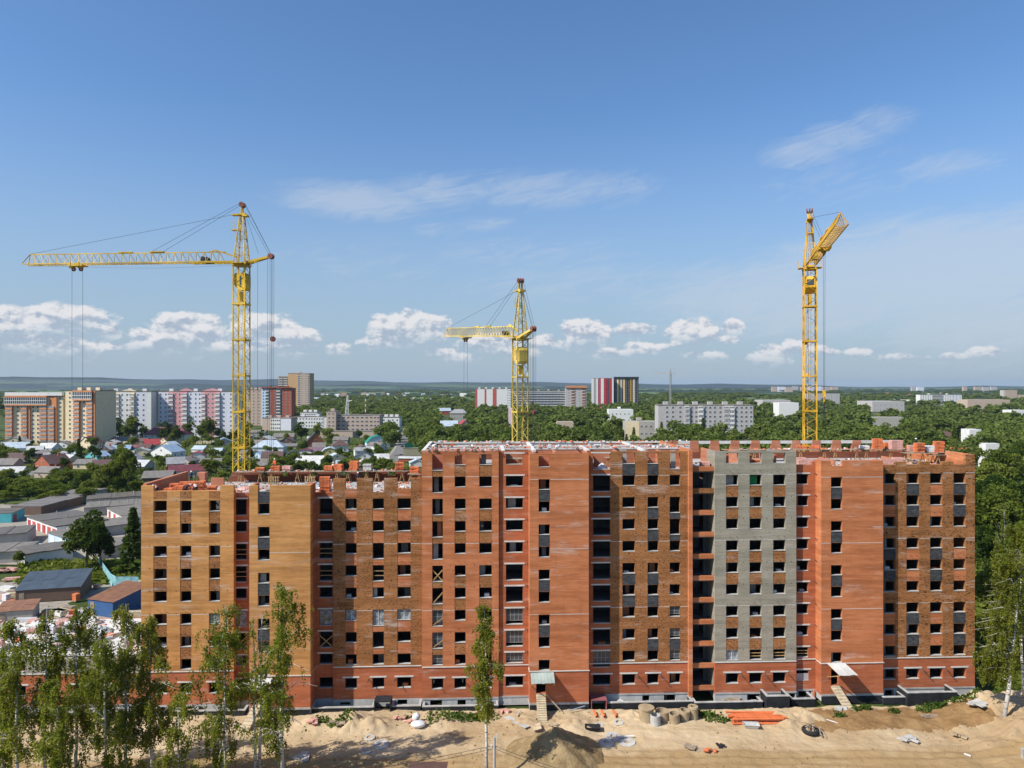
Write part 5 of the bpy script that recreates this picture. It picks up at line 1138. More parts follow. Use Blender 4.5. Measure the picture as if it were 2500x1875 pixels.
# pole, wires, post, booth
p = gnd(1207, 1800, 0); Yp = 73.0; X = (1207 - CX) / F * Yp; top = at(1207, 1800, Yp).z
t = thing('utility_pole', 'slim grey utility pole at the bottom centre beside the birch', 'utility pole', (X, Yp, 0)); MB().tube((0, 0, -.2), (0, 0, top), .16, .13, 10).build('post', 'conc', t)
MB().bar((-.5, 0, top - 1.0), (.3, 0, top - 1.0), .08, .08).build('crossarm', 'conc', t); b = MB(); b.tube((-.3, -.05, top - 1.0), (-.3, -.05, top - .75), .09, n=8); b.tube((.22, 0, top - .1), (.22, 0, top + .3), .05, n=6); b.build('insulator', 'white', t)
def wire(p, q, sag, label):
    b = MB(); pr = None
    for i in range(13):
        f = i / 12; c = Vector(p).lerp(Vector(q), f) - Vector((0, 0, sag * 4 * f * (1 - f)))
        if pr: b.tube(pr, c, .022, n=4, cap=False)
        pr = c
    tag(b.build('power_line', 'cable'), label, 'power line')
wire((X - .4, Yp, top - .9), (-34, 66, 3.6), .6, 'upper dark wire sagging left from the utility pole'); wire((X - .2, Yp, top - 1.2), (-34, 66.3, 3.1), .6, 'lower dark wire sagging left from the utility pole')
wire((X + .1, Yp, top - .9), (12, 70, 2.6), .5, 'upper dark wire running right over the sand pile'); wire((X + .1, Yp, top - 1.2), (12, 70.2, 2.2), .5, 'lower dark wire running right over the sand pile')
c = at(2500, 1850, 78); tag(MB().box(-.22, .22, -.2, .2, 0, at(2500, 1830, 78).z).box(-.27, .27, -.25, .25, at(2500, 1830, 78).z, at(2500, 1830, 78).z + .1).build('concrete_post', 'conc', None, (c.x, 78, 0)), 'grey concrete post at the lower right corner', 'post')
c = at(1042, 1885, 73); t = thing('site_cabin', 'small site cabin with maroon roof at the bottom edge', 'site cabin', (c.x, 73.2, 0)); MB().box(-1.8, 1.8, -1.2, 1.2, 0, 2.2).build('wall', 'w_wood', t); MB().box(-2.0, 2.0, -1.5, 1.5, 2.203, 2.36).box(-1.2, 1.0, -1.45, -.6, 2.363, 2.40).build('roof', 'r_brown', t); MB().box(-.5, .4, -1.26, -1.203, .1, 1.9).build('door', 'oldwood', t)
# weeds along the wall: uncountable ground cover
def leaf_quads(P, size, up=.3, seed=1, aspect=1.0, droop=0):
    r = np.random.default_rng(seed); n = len(P)
    a = r.normal(size=(n, 3)); a /= np.linalg.norm(a, axis=1)[:, None]
    if droop: a = a * (1 - droop) + np.array([0, 0, -1.0]) * droop
    a /= np.linalg.norm(a, axis=1)[:, None] + 1e-9
    c = r.normal(size=(n, 3)); c[:, 2] += up; b = np.cross(a, c); b /= np.linalg.norm(b, axis=1)[:, None] + 1e-9
    s = size * r.uniform(.6, 1.35, size=(n, 1)); A = a * s * aspect; Bq = b * s
    return np.stack([P - A - Bq * .6, P + A * .2 - Bq, P + A + Bq * .5, P - A * .1 + Bq], 1).reshape(-1, 3)
rs = np.random.default_rng(3); Pw = []
for px, py, n, r_ in ((790, 1768, 90, 1.0), (830, 1775, 160, 1.6), (850, 1763, 60, .8), (1000, 1755, 40, .8), (1085, 1753, 160, 2.4), (1130, 1752, 160, 2.2), (1180, 1750, 150, 2.2), (1720, 1745, 160, 1.4), (1750, 1758, 120, 1.6), (2280, 1733, 260, 1.6), (2255, 1742, 80, 1.0), (2115, 1738, 120, .7), (2050, 1755, 60, .8), (2090, 1741, 60, .6), (2350, 1730, 150, 2.2), (1040, 1768, 40, 1.2), (2180, 1745, 60, .8)):
    c = gnd(px, py, .3)
    for _ in range(n):
        a = rs.uniform(0, 6.28); d = r_ * math.sqrt(rs.uniform()); x, y = c.x + d * math.cos(a), min(c.y + d * .6 * math.sin(a), 91.2); Pw.append((x, y, yard_h(x, y) + abs(rs.normal()) * .22 + .05))
tag(link('weeds', np_mesh('weeds', leaf_quads(np.array(Pw), .16, seed=4), ['leafg'])), kind='stuff')
# pebbles and clods on the sand: uncountable
cl = MB()
for _ in range(2600):
    x, y = rs.uniform(-40, 62), rs.uniform(72, 91); s = .05 + .13 * rs.uniform() ** 3
    if fbm(x, y, .15, 8) < -.05: continue
    z = yard_h(x, y); i = len(cl.v); cl.v += [(x - s, y, z), (x, y - s, z), (x + s, y, z), (x, y + s, z), (x + .2 * s, y, z + s)]; cl.f += [(i, i + 1, i + 4), (i + 1, i + 2, i + 4), (i + 2, i + 3, i + 4), (i + 3, i, i + 4)]; cl.m += [0] * 4
tag(cl.build('gravel', 'pile'), kind='stuff')
# ------------------------------------------------------------------ low block still at its first storeys, left of the yellow section
B_main = B
B = thing('apartment_building', 'low unfinished block of red and grey brick behind the birches, only two storeys built', 'apartment building', B_main.location, ALPHA)
rods = MB(); ul0, ul1 = U(-150, 0), a0 - .04
lc = [(-120, -85), (-40, -5), (30, 62), (100, 130), (180, 212), (240, 270), (286, 315)]
hs = []
for a, b_ in cols(lc, 0): hs += [(a, b_, Sz(0), Tz(0)), (a - .05, b_ + .05, GS, GT)]; lintel(a, b_, GT, 0, .4)
wall('grey_brick_wall', ul0, ul1, 0, 0, [(-99, ZL + 1.95)], 'grey', .5, hs)
for h in hs: opening(*h, 0, 'grey' if h[2] > ZL else 'redd')
ledge(ul0, ul1, 0); MB().box(ul0, ul1, -.05, -.003, 1.0, 1.2).build('plinth_band', 'conc', B)
for k in (-1, 0, 1): zf = FLz(k) if k >= 0 else ZL - 3.6; MB().box(ul0, ul1, .55, 14.5, zf - .22, zf).build('floor_slab', 'white' if k == 1 else 'conc_in', B)
MB().box(ul0, ul1, 14.503, 14.9, 0, FLz(1)).build('rear_wall', 'inner', B); MB().box(ul0, ul1, 6, 6.2, 0, FLz(1) - .23).build('corridor_wall', 'conc_in', B)
for px in (0, 80, 150, 225, 278): u = U(px, 2); MB().box(u, u + .2, .6, 5.95, 0, FLz(1) - .23).build('cross_wall', 'conc_in', B)
well(-140, 20, 1.5, .75); well(24, 330, 1.5, .75)
z1 = FLz(1); B_low = B; B = B_main
r2 = random.Random(11); gp = 'brick pallets and slabs stored on the low block deck'
for i in range(16):
    px, y = r2.uniform(-40, 325), r2.uniform(2, 13.5)
    brick_stack(world(U(px, y), y, z1), r2.randint(2, 5), 'brick pallet among rubble on the low block deck', r2.choice(['orangebrick', 'pinkbrick', 'pinkbrick', 'bag']), rz=r2.uniform(-.6, .6), group=gp)
for i in range(26):
    px, y = r2.uniform(-60, 330), r2.uniform(1.5, 13.8)
    w, d, h = r2.choice([(3.2, 1.2, .25), (2.2, 1.0, .4), (4.2, .5, .3), (1.4, 1.2, .5), (2.6, 1.4, .22)])
    o = tag(MB().box(-w / 2, w / 2, -d / 2, d / 2, 0, h).box(-w / 2 + .2, w / 2 - .3, -d / 2 + .1, d / 2 - .15, h + .003, h * 1.9).build('concrete_slab', r2.choice(['white', 'conc', 'white', 'block']), None, world(U(px, y), y, z1 + .004 + .001 * i), rz=r2.uniform(-.9, .9)), 'pale concrete slab pair lying on the low block deck', 'concrete slab', 'concrete slabs lying on the low block deck')
for i, (px, y) in enumerate(((60, 4), (150, 6.5), (190, 3.5), (250, 9), (300, 5), (110, 10), (20, 9))):
    heap(world(U(px, y), y, z1), 1.6, 1.1, .7, 'film' if i % 2 else 'block', ['pale rubble heap with white film on the low block deck', 'grey rubble heap without film on the low block deck'][0 if i % 2 else 1], 'rubble heap', 'rubble_heap', 30 + i)['group'] = 'rubble heaps on the low block deck' + (' with film' if i % 2 else '')
for i in range(60):   # loose planks
    pass
rub = MB()
for i in range(420):
    px, y = r2.uniform(-80, 334), r2.uniform(1, 14); c = world(U(px, y), y, z1 + .05); s = r2.uniform(.08, .4)
    X = Matrix.Translation(c) @ Matrix.Rotation(r2.uniform(0, 3), 4, 'Z') @ Matrix.Rotation(r2.uniform(-.4, .4), 4, 'X'); rub.box(-s, s, -s * .5, s * .5, -.06, .1, r2.choice([0, 0, 1, 2]), X)
tag(rub.build('rubble', ['white', 'pinkbrick', 'oldwood']), kind='stuff')
# works yard behind: sheds, pallets, planks
def shed(c, rz, w, d, h0, h1, wm, rm, label, sheets=4):
    t = thing('shed', label, 'shed', c, rz); b = MB(); b.box(-w / 2 + .2, w / 2 - .2, -d / 2 + .2, d / 2 - .2, 0, h0 - .05)
    b.quad((-w / 2 + .2, d / 2 - .2, h0 - .05), (w / 2 - .2, d / 2 - .2, h0 - .05), (w / 2 - .2, d / 2 - .2, h1 - .05), (-w / 2 + .2, d / 2 - .2, h1 - .05)); b.tri((w / 2 - .2, -d / 2 + .2, h0 - .05), (w / 2 - .2, d / 2 - .2, h0 - .05), (w / 2 - .2, d / 2 - .2, h1 - .05)); b.tri((-w / 2 + .2, -d / 2 + .2, h0 - .05), (-w / 2 + .2, d / 2 - .2, h0 - .05), (-w / 2 + .2, d / 2 - .2, h1 - .05))
    b.build('wall', wm, t)
    for i in range(sheets):
        for j in range(2):
            f0, f1 = j / 2, (j + 1) / 2; e = .03 * ((i + j) % 2) + .02 * j; xa, xb = -w / 2 + w * i / sheets, -w / 2 + w * (i + 1) / sheets + .05
            b = MB(); n = 8
            for q in range(n):
                x0, x1 = xa + (xb - xa) * q / n, xa + (xb - xa) * (q + 1) / n; xm = (x0 + x1) / 2; zz = lambda f: h0 + (h1 - h0) * f + e; ya, yb = -d / 2 + d * f0 - .05 * j, -d / 2 + d * f1
                b.quad((x0, ya, zz(f0)), (xm, ya, zz(f0) + .05), (xm, yb, zz(f1) + .05), (x0, yb, zz(f1))); b.quad((xm, ya, zz(f0) + .05), (x1, ya, zz(f0)), (x1, yb, zz(f1)), (xm, yb, zz(f1) + .05))
            b.build('roof_sheet', rm, t)
    MB().box(-w / 2 + .8, -w / 2 + 1.7, -d / 2 + .15, -d / 2 + .197, 0, h0 - .4).build('door', 'oldwood', t)
c = gnd(118, 1462); shed((c.x, c.y + 2, 0), .25, 11.5, 7.5, 2.4, 4.2, 'w_wood', 'r_navy', 'long shed with dark blue corrugated roof in the storage yard', 6)
c = gnd(262, 1505); shed((c.x, c.y + 4, 0), -.35, 6.5, 8.5, 2.8, 4.0, 'w_blue', 'r_rust', 'blue walled shed with rusty brown roof beside the yellow section', 4)
c = gnd(25, 1520); shed((c.x, c.y + 2, 0), .3, 6, 4, 2.0, 2.8, 'w_grey', 'r_rust', 'grey shed with patchy brown roof at the left edge', 3)
gq = 'pallets stored in the yard behind the low block'
for i in range(70):
    px, py = r2.uniform(-10, 335), r2.uniform(1418, 1514)
    if 40 < px < 180 and 1425 < py < 1490 or 190 < px < 330 and 1440 < py < 1512: continue
    k = r2.random(); c = gnd(px, py); c.z = 0.0
    if k < .55: brick_stack(c, r2.randint(3, 6), 'wrapped brick pallet in the storage yard behind the low block', r2.choice(['pinkbrick', 'pinkbrick', 'orangebrick', 'bag']), rz=r2.uniform(-.5, .5), group=gq)
    else: tag(MB().box(-1.6, 1.6, -.8, .8, 0, .5).box(-1.4, 1.5, -.7, .6, .503, .9).build('timber_stack', r2.choice(['oldwood', 'white', 'palewood']), None, c, rz=r2.uniform(-.7, .7)), 'flat stack of boards in the storage yard behind the low block', 'timber stack', 'board stacks in the storage yard')
for i in range(24):
    px, py = r2.uniform(-10, 215), r2.uniform(1392, 1428); c = gnd(px, py); c.z = 0
    tag(MB().box(-1.9, 1.9, -.7, .7, .35, .5).box(-1.5, 1.4, -.5, .6, .503, .75).box(-1.2, -1.0, -.5, .5, 0, .348).box(1, 1.2, -.5, .5, 0, .348).build('timber_stack', r2.choice(['oldwood', 'palewood', 'pinkbrick', 'oldwood']), None, c, rz=r2.uniform(-.3, .3)), 'weathered timber stack at the grassy rear of the storage yard', 'timber stack', 'timber stacks at the rear of the storage yard')
def fence_run(pts, h, m, label, name='fence', pw=1.1):
    t = thing(name, label, 'fence', pts[0]); o0 = Vector(pts[0])
    for p, q in zip(pts[:-1], pts[1:]):
        p, q = Vector(p) - o0, Vector(q) - o0; n = max(1, round((q - p).length / pw))
        for i in range(n):
            a, c_ = p.lerp(q, i / n), p.lerp(q, (i + 1) / n - .01); b = MB(); b.bar(a + Vector((0, 0, h / 2)), c_ + Vector((0, 0, h / 2 + rnd.uniform(-.05, .05))), .06, h); b.build('panel', m, t)
fence_run([gnd(241, 1382), gnd(252, 1402), gnd(270, 1428), gnd(283, 1436), gnd(338, 1436)], 2.4, 'tealfence', 'bent teal sheet fence running down to the blue shed', pw=1.6)
# ------------------------------------------------------------------ the town: apartment towers and larger buildings
_wc = {}
def win_mesh(w, h, fr='w_white', split=True):
    k = (round(w, 2), round(h, 2), fr)
    if k not in _wc:
        b = MB(); b.box(-w / 2, w / 2, -.06, .05, 0, h, 0); b.box(-w / 2 + .1, -.04, -.075, -.061, .1, h - .1, 1); b.box(.04, w / 2 - .1, -.075, -.061, .1, h - .1, 1)
        _wc[k] = b.mesh('window', [fr, 'glass'])
    return _wc[k]
_bc = {}
def balc_mesh(w, h, pm, glazed):
    k = (round(w, 2), round(h, 2), pm, glazed)
    if k not in _bc:
        b = MB(); b.box(-w / 2, w / 2, -.9, 0, -1.2, .05, 0); b.box(-w / 2 + .05, w / 2 - .05, -.8, -.02, .051, h, 1)
        if glazed:
            n = max(2, round(w / .9))
            for i in range(n + 1): x = -w / 2 + w * i / n; b.box(x - .11, x + .11, -.86, -.78, .052, h, 2)
        b.box(-w / 2, w / 2, -.9, 0, h + .003, h + .2, 2); b.box(-w / 2, w / 2, -.87, -.79, .051, .22, 2)
        _bc[k] = b.mesh('balcony', [pm, 'glass', 'w_white'])
    return _bc[k]
def block(label, px0, px1, D, ytop, strips, floors, wallm, depth=14, rz=0., roofm='r_felt', side=None, single=True, base=0., cat='apartment building', name='apartment_building', fl0=None, parapet=None, roofbits=3, winw=1.5, sidewin=0, gallery=None):
    """a block seen from the front; strips = (px_from, px_to, wall, kind, windows per floor, how far it stands out)"""
    Wp = D / F; top = H - (ytop - YH) * Wp; x0, x1 = (px0 - CX) * Wp, (px1 - CX) * Wp; w = (x1 - x0); cxx = (x0 + x1) / 2
    t = thing(name, label, cat, (cxx, D, base), rz); top -= base; fh = (top - 1.2) / floors
    MB().box(-w / 2, w / 2, .0, depth, 0, top - .6).build('wall', side or wallm, t)
    r = MB()
    if name in ('hall', 'school') and D < 1500:
        zr = top + 2.6; e0 = [(-w / 2 - .4, -.5, top - .6), (w / 2 + .4, -.5, top - .6)]; e1 = [(-w / 2 - .4, depth + .5, top - .6), (w / 2 + .4, depth + .5, top - .6)]; k_ = min(3.0, w * .2); rg = [(-w / 2 + k_, depth / 2, zr), (w / 2 - k_, depth / 2, zr)]
        r.quad(e0[0], e0[1], rg[1], rg[0]); r.quad(e1[1], e1[0], rg[0], rg[1]); r.tri(e0[0], rg[0], e1[0]); r.tri(e0[1], e1[1], rg[1]); r.quad(e0[0], e0[1], e1[1], e1[0])
    else: r.box(-w / 2 - .15, w / 2 + .15, -.15, depth + .15, top - .597, top); r.build('roof', roofm, t)
    for i in range(roofbits):
        bx = -w / 2 + w * (i + .6) / (roofbits + .3); MB().box(bx - 1.6, bx + 1.6, depth * .4, depth * .4 + 3, top + .003, top + 2.0).build('roof_hatch', wallm, t)
    sm = MB(); sb = MB()
    for (p0, p1, m, kind, nw, out) in strips:
        a, c = (p0 - CX) * Wp - cxx, (p1 - CX) * Wp - cxx; zt = top - .62 if out < 2 else top
        MB().box(a + .01, c - .01, -out, -.003, 0.0, zt).build('facade_strip', m, t)
        for f in range(floors):
            z = .9 + f * fh + .7
            if kind == 'blank': continue
            if kind == 'gal' and f >= floors - 2: continue
            for q in range(nw):
                xc = a + (c - a) * (q + .5) / nw
                if kind in ('balc', 'balcw', 'gal'):
                    bw = min((c - a) / nw * .92, 5.5); me = balc_mesh(bw, 1.15, 'w_orange' if kind == 'gal' else (m if kind == 'balc' else 'w_white'), True)
                    if single: link('balcony', me, t, (xc, -out - .004, z))
                    else: o = len(sb.v); sb.box(xc - bw / 2, xc + bw / 2, -out - .9, -out - .004, z - .9, z + .05, 0); sb.box(xc - bw / 2 + .05, xc + bw / 2 - .05, -out - .8, -out - .006, z + .051, z + 1.4, 1)
                else:
                    ww = min(winw, (c - a) / nw * .7)
                    if single: link('window', win_mesh(ww, 1.45), t, (xc, -out - .05, z))
                    else: sm.box(xc - ww / 2, xc + ww / 2, -out - .06, -out - .003, z, z + 1.45, 0); sm.box(xc - ww / 2 + .12, xc + ww / 2 - .12, -out - .08, -out - .061, z + .12, z + 1.33, 1)
    if gallery:
        a, c, out = (gallery[0] - CX) * Wp - cxx, (gallery[1] - CX) * Wp - cxx, 1.0; z = .9 + (floors - 2) * fh
        b = MB(); b.box(a, c, -out - 1.4, -out - .004, z - .6, z + .35, 0); b.box(a, c, -out - 1.4, -out - .004, z + 2 * fh - .9, z + 2 * fh + .2, 0); b.box(a + .1, c - .1, -out - 1.3, -out - .005, z + .352, z + 2 * fh - .902, 1)
        n = max(3, round((c - a) / 1.5))
        for i in range(n + 1): x = a + .1 + (c - a - .2) * i / n; b.box(x - .12, x + .12, -out - 1.38, -out - 1.301, z + .353, z + 2 * fh - .903, 2)
        for zz in (z + .5, z + fh * .95): b.box(a + .05, c - .05, -out - 1.385, -out - 1.3, zz - .16, zz + .22, 2)
        b.build('glazed_gallery', ['w_orange', 'glass', 'w_white'], t)
    if sidewin:
        for f in range(floors):
            for q in range(sidewin): z = .9 + f * fh + .7; sm.box(w / 2 + .003, w / 2 + .06, depth * (q + .5) / sidewin - .6, depth * (q + .5) / sidewin + .6, z, z + 1.4, 1)
    if sm.v: tag(sm.build('window', ['w_white', 'glass'], t), kind='stuff')
    if sb.v: tag(sb.build('balcony', ['w_white', 'glass'], t), kind='stuff')
    if parapet: MB().box(-w / 2 - .2, w / 2 + .2, -1.6, .6, top + .003, top + parapet[1]).build('parapet', parapet[0], t)
    return t
og, cr = 'w_orange', 'w_cream'
block('cream and orange apartment tower, long left wing with glazed gallery under the roof', 16, 154, 500, 966, [(16, 33, og, 'gal', 1, .8), (33, 54, cr, 'win', 1, .02), (54, 69, og, 'gal', 1, .8), (69, 75, og, 'blank', 0, 1.0), (75, 99, cr, 'win', 2, .02), (99, 117, og, 'gal', 1, .8), (117, 121, cr, 'blank', 0, 1.0), (121, 135, og, 'gal', 1, .8), (135, 140, og, 'blank', 0, 1.0), (140, 154, cr, 'win', 1, .02)], 11, cr, parapet=('w_white', 2.4), gallery=(15.5, 118))
block('cream and orange apartment tower, taller right wing with a blank lit end wall', 155, 238, 497, 953, [(155, 180, cr, 'win', 1, .02), (180, 197, og, 'gal', 1, .8), (197, 216, cr, 'win', 1, .02), (216, 233, og, 'gal', 1, .8), (233, 238, og, 'blank', 0, .9)], 12, cr, rz=-.16, depth=20, gallery=(181, 233))
wh, pk, lp, lv = 'w_white', 'w_pink', 'w_lpink', 'w_lav'
t = block('white and cream apartment block with pink corner panels behind poplars', 254, 368, 560, 955, [(254, 269, lv, 'win', 1, .02), (269, 281, lv, 'win', 1, .04), (281, 293, 'w_cream', 'balcw', 1, .5), (293, 317, 'w_white', 'win', 2, .5), (317, 329, 'w_cream', 'balcw', 1, .5), (329, 343, lv, 'win', 1, .02), (343, 356, lv, 'win', 1, .04), (356, 368, 'w_white', 'blank', 0, .02)], 9, wh, winw=1.3, rz=.04)
def gable_cap(t, x0, x1, z, h, m, y=-.6, d=6):
    b = MB(); xm = (x0 + x1) / 2; b.poly([(x0, y, z), (x1, y, z), (xm, y, z + h)]); b.poly([(x0, y + d, z), (x1, y + d, z), (xm, y + d, z + h)]); b.quad((x0, y, z), (xm, y, z + h), (xm, y + d, z + h), (x0, y + d, z)); b.quad((x1, y, z), (xm, y, z + h), (xm, y + d, z + h), (x1, y + d, z)); b.build('roof_gable', m, t)
gable_cap(t, -5, 5, H - 15 * .323, 1.6, 'w_cream')
t = block('long pink and white apartment block with gabled stair bays', 374, 572, 570, 955, [(374, 386, 'w_tan', 'win', 1, .02), (386, 411, lv, 'win', 2, .04), (411, 424, pk, 'balcw', 1, .5), (424, 444, pk, 'win', 2, .5), (444, 458, pk, 'balcw', 1, .5), (458, 473, lv, 'win', 1, .02), (473, 492, lv, 'win', 2, .04), (492, 503, pk, 'balcw', 1, .5), (503, 525, pk, 'win', 2, .5), (525, 538, pk, 'balcw', 1, .5), (538, 572, lv, 'win', 2, .02)], 10, wh, winw=1.2)
gable_cap(t, -12.2, 2 - 4.6, H - 15 * .329, 2.2, 'w_pink'); gable_cap(t, 6, 21, H - 15 * .329, 2.2, 'w_pink')
block('plain brown apartment tower partly behind the tall crane', 601, 638, 735, 951, [(601, 638, 'w_beige', 'win', 3, .02)], 11, 'w_beige', single=False)
block('brick red apartment tower with white balconies', 638, 712, 730, 947, [(638, 648, 'w_lblue', 'win', 1, .02), (648, 657, 'w_white', 'balcw', 1, .3), (657, 675, 'w_redbrown', 'win', 2, .6), (675, 685, 'w_white', 'balcw', 1, .3), (685, 712, 'w_redbrown', 'win', 3, .02)], 12, 'w_redbrown', single=False, parapet=('w_redbrown', .8))
block('tall tan apartment tower rising above the skyline, left wing', 680, 703, 1010, 919, [(680, 703, 'w_tan', 'balc', 2, .1)], 17, 'w_tan', single=False, roofbits=0)
block('tall tan apartment tower rising above the skyline, main part', 703, 757, 1000, 911, [(703, 727, 'w_tan', 'blank', 0, .05), (727, 733, 'w_tan', 'balc', 1, .3), (733, 752, 'w_beige', 'win', 2, 1.0), (752, 757, 'w_tan', 'balc', 1, .2)], 19, 'w_tan', single=False, depth=20, roofbits=1)
block('two storey lilac grey commercial building with a white glazed centre', 639, 712, 655, 1020, [(660, 685, 'w_white', 'win', 5, .3), (685, 712, 'w_lav', 'blank', 0, .05)], 3, 'w_beige', roofm='r_slate', cat='building', name='commercial_building', rz=-.1)
block('white clinic building with stepped flat roofs, rear storey', 733, 775, 720, 1006, [(733, 775, 'w_white', 'win', 8, .02)], 4, 'w_white', single=False, cat='building', name='clinic')
block('white clinic building with stepped flat roofs, front wing', 714, 797, 690, 1017, [(714, 752, 'w_white', 'win', 5, .02), (752, 790, 'w_white', 'win', 6, .3)], 3, 'w_white', single=False, cat='building', name='clinic', roofbits=2)
bg = 'w_beige'
t = block('beige four storey office with a blue workers roof and radio mast', 820, 928, 585, 1013, [(822, 912, bg, 'win', 8, .05), (912, 927, bg, 'win', 2, .3)], 5, bg, roofm='r_slate', cat='office building', name='office_building', roofbits=0, winw=2.2)
b = MB(); z = H - 73 * 585 / F; lattice(b, [(-11 - .9, 6 - .9, z), (-9.1, 5.1, z), (-9.1, 6.9, z), (-11.9, 6.9, z)], [(-10.4, 5.6, z + 16), (-9.6, 5.6, z + 16), (-9.6, 6.4, z + 16), (-10.4, 6.4, z + 16)], 10, .22, .1); b.build('radio_mast', 'w_white', t)
b = MB()
for i in range(6): b.tube((5, 6, z + i * 2.2), (5, 6, z + (i + 1) * 2.2), .35, n=8, m=i % 2)
b.build('flue', ['w_crimson', 'w_white'], t)
block('beige square stair tower at the left end of the office', 797, 820, 580, 1004, [(799, 818, bg, 'win', 2, .05)], 6, bg, roofm='r_slate', cat='office building', name='office_tower', roofbits=1)
block('low beige base wing in front of the office', 782, 945, 566, 1052, [(782, 945, bg, 'blank', 0, .05), (861, 877, 'glass', 'blank', 0, .2)], 1, bg, roofm='r_felt2', cat='building', name='office_annex', roofbits=0, depth=9)
block('pale shop building with teal fascia right of the office', 932, 975, 640, 1018, [(932, 975, 'w_white', 'win', 4, .02)], 3, 'w_white', cat='building', name='shop_building', single=False)
block('white apartment block with red vertical stripes behind the middle crane', 1160, 1247, 1100, 949, [(1160, 1165, 'w_red', 'blank', 0, .4), (1165, 1183, wh, 'blank', 0, .2), (1183, 1187, 'w_red', 'blank', 0, .4), (1187, 1203, wh, 'blank', 0, .2), (1203, 1212, 'w_red', 'blank', 0, .4), (1212, 1238, wh, 'blank', 0, .2), (1238, 1247, wh, 'win', 2, .1)], 9, wh, roofm='r_slate', single=False, roofbits=5)
block('long grey panel block right of the middle crane', 1250, 1382, 1150, 954, [(1250, 1382, 'w_panel', 'balc', 16, .05)], 8, 'w_panel', single=False, roofbits=5)
block('grey apartment block with orange top storey', 1381, 1432, 1140, 947, [(1384, 1394, 'w_panel', 'win', 1, .1), (1394, 1404, 'w_orange', 'balc', 1, .1), (1410, 1420, 'w_panel', 'win', 1, .1), (1420, 1430, 'w_orange', 'balc', 1, .1)], 8, 'w_panel', single=False, parapet=('w_orange', 3.5))
sp_ = [(1446, 1450, wh, 'blank', 0, .5), (1450, 1456, 'w_panel', 'win', 1, .05), (1456, 1460, wh, 'blank', 0, .5), (1460, 1467, 'w_crimson', 'win', 1, .05), (1467, 1474, wh, 'blank', 0, .5), (1474, 1481, 'w_crimson', 'blank', 0, .4), (1481, 1487, 'w_black', 'win', 1, .05), (1487, 1494, 'w_crimson', 'blank', 0, .4), (1494, 1498, wh, 'blank', 0, .5)]
block('new high rise with white and crimson vertical stripes', 1446, 1498, 1250, 923, sp_, 17, 'w_panel', single=False, roofbits=1)
blk = 'w_black'
block('new high rise with black frame and thin golden vertical stripes', 1499, 1559, 1260, 924, [(1499, 1506, blk, 'win', 1, .4), (1506, 1509, wh, 'blank', 0, .6), (1509, 1512, 'w_gold', 'blank', 0, .4), (1512, 1515, blk, 'win', 1, .05), (1515, 1517, wh, 'blank', 0, .4), (1517, 1519, 'w_gold', 'blank', 0, .4), (1519, 1522, blk, 'win', 1, .05), (1522, 1524, wh, 'blank', 0, .4), (1524, 1526, 'w_gold', 'blank', 0, .4), (1526, 1539, blk, 'win', 2, .05), (1539, 1541, 'w_gold', 'blank', 0, .4), (1541, 1545, blk, 'win', 1, .05), (1545, 1547, 'w_gold', 'blank', 0, .4), (1547, 1549, wh, 'blank', 0, .6), (1549, 1559, blk, 'win', 2, .3)], 17, blk, single=False, roofbits=1, parapet=('w_black', 3.0))
block('five storey grey panel block standing alone in the trees', 1608, 1838, 480, 988, [(1622, 1650, 'w_panel', 'win', 2, .05), (1650, 1672, 'w_panel', 'win', 1, .05), (1662, 1664, 'w_panel', 'blank', 0, .06), (1672, 1684, 'w_panel', 'balc', 1, .3), (1684, 1705, 'w_panel', 'win', 2, .05), (1705, 1717, 'w_panel', 'balcw', 1, .3), (1717, 1750, 'w_panel', 'win', 3, .05), (1750, 1766, 'w_panel', 'win', 1, .05), (1766, 1780, 'w_panel', 'balc', 1, .3), (1780, 1792, 'w_panel', 'balcw', 1, .3), (1792, 1838, 'w_panel', 'win', 4, .05)], 9, 'w_panel', roofm='r_felt2', rz=-.03, roofbits=6)
block('pale two storey school with light blue roof left of the grey block', 1528, 1606, 505, 1027, [(1528, 1560, 'w_cream', 'blank', 0, .05), (1560, 1606, 'w_grey', 'win', 4, .05)], 3, 'w_grey', roofm='r_lblue', cat='school', name='school', roofbits=1)
block('pale building with light blue roof deep in the trees', 1486, 1546, 800, 998, [(1490, 1540, 'w_white', 'win', 5, .05)], 2, 'w_white', roofm='r_lblue', single=False, cat='building', name='hall', roofbits=1)
block('long dark roofed hall in the trees left of the school', 1452, 1520, 640, 1026, [], 1, 'w_grey', roofm='r_slate', cat='building', name='hall', roofbits=0)
block('white residential block with red bands on the right skyline', 2246, 2348, 1400, 963, [(2246, 2275, wh, 'win', 5, .05), (2275, 2300, wh, 'balcw', 4, .3), (2300, 2323, wh, 'win', 4, .05), (2323, 2348, 'w_lav', 'win', 3, .05)], 8, wh, single=False, roofbits=2)
t = block('pale grain silo building at the right edge of the skyline', 2450, 2484, 1900, 952, [(2450, 2484, 'w_panel', 'blank', 0, .05)] + [(2453 + 5 * i, 2457 + 5 * i, 'w_beige', 'blank', 0, 1.2) for i in range(6)], 4, 'w_panel', single=False, roofbits=0, cat='silo', name='silo')
block('brownish low block beside the silos at the right edge', 2484, 2530, 1950, 963, [], 3, 'w_beige', single=False, roofbits=0, cat='building', name='warehouse')
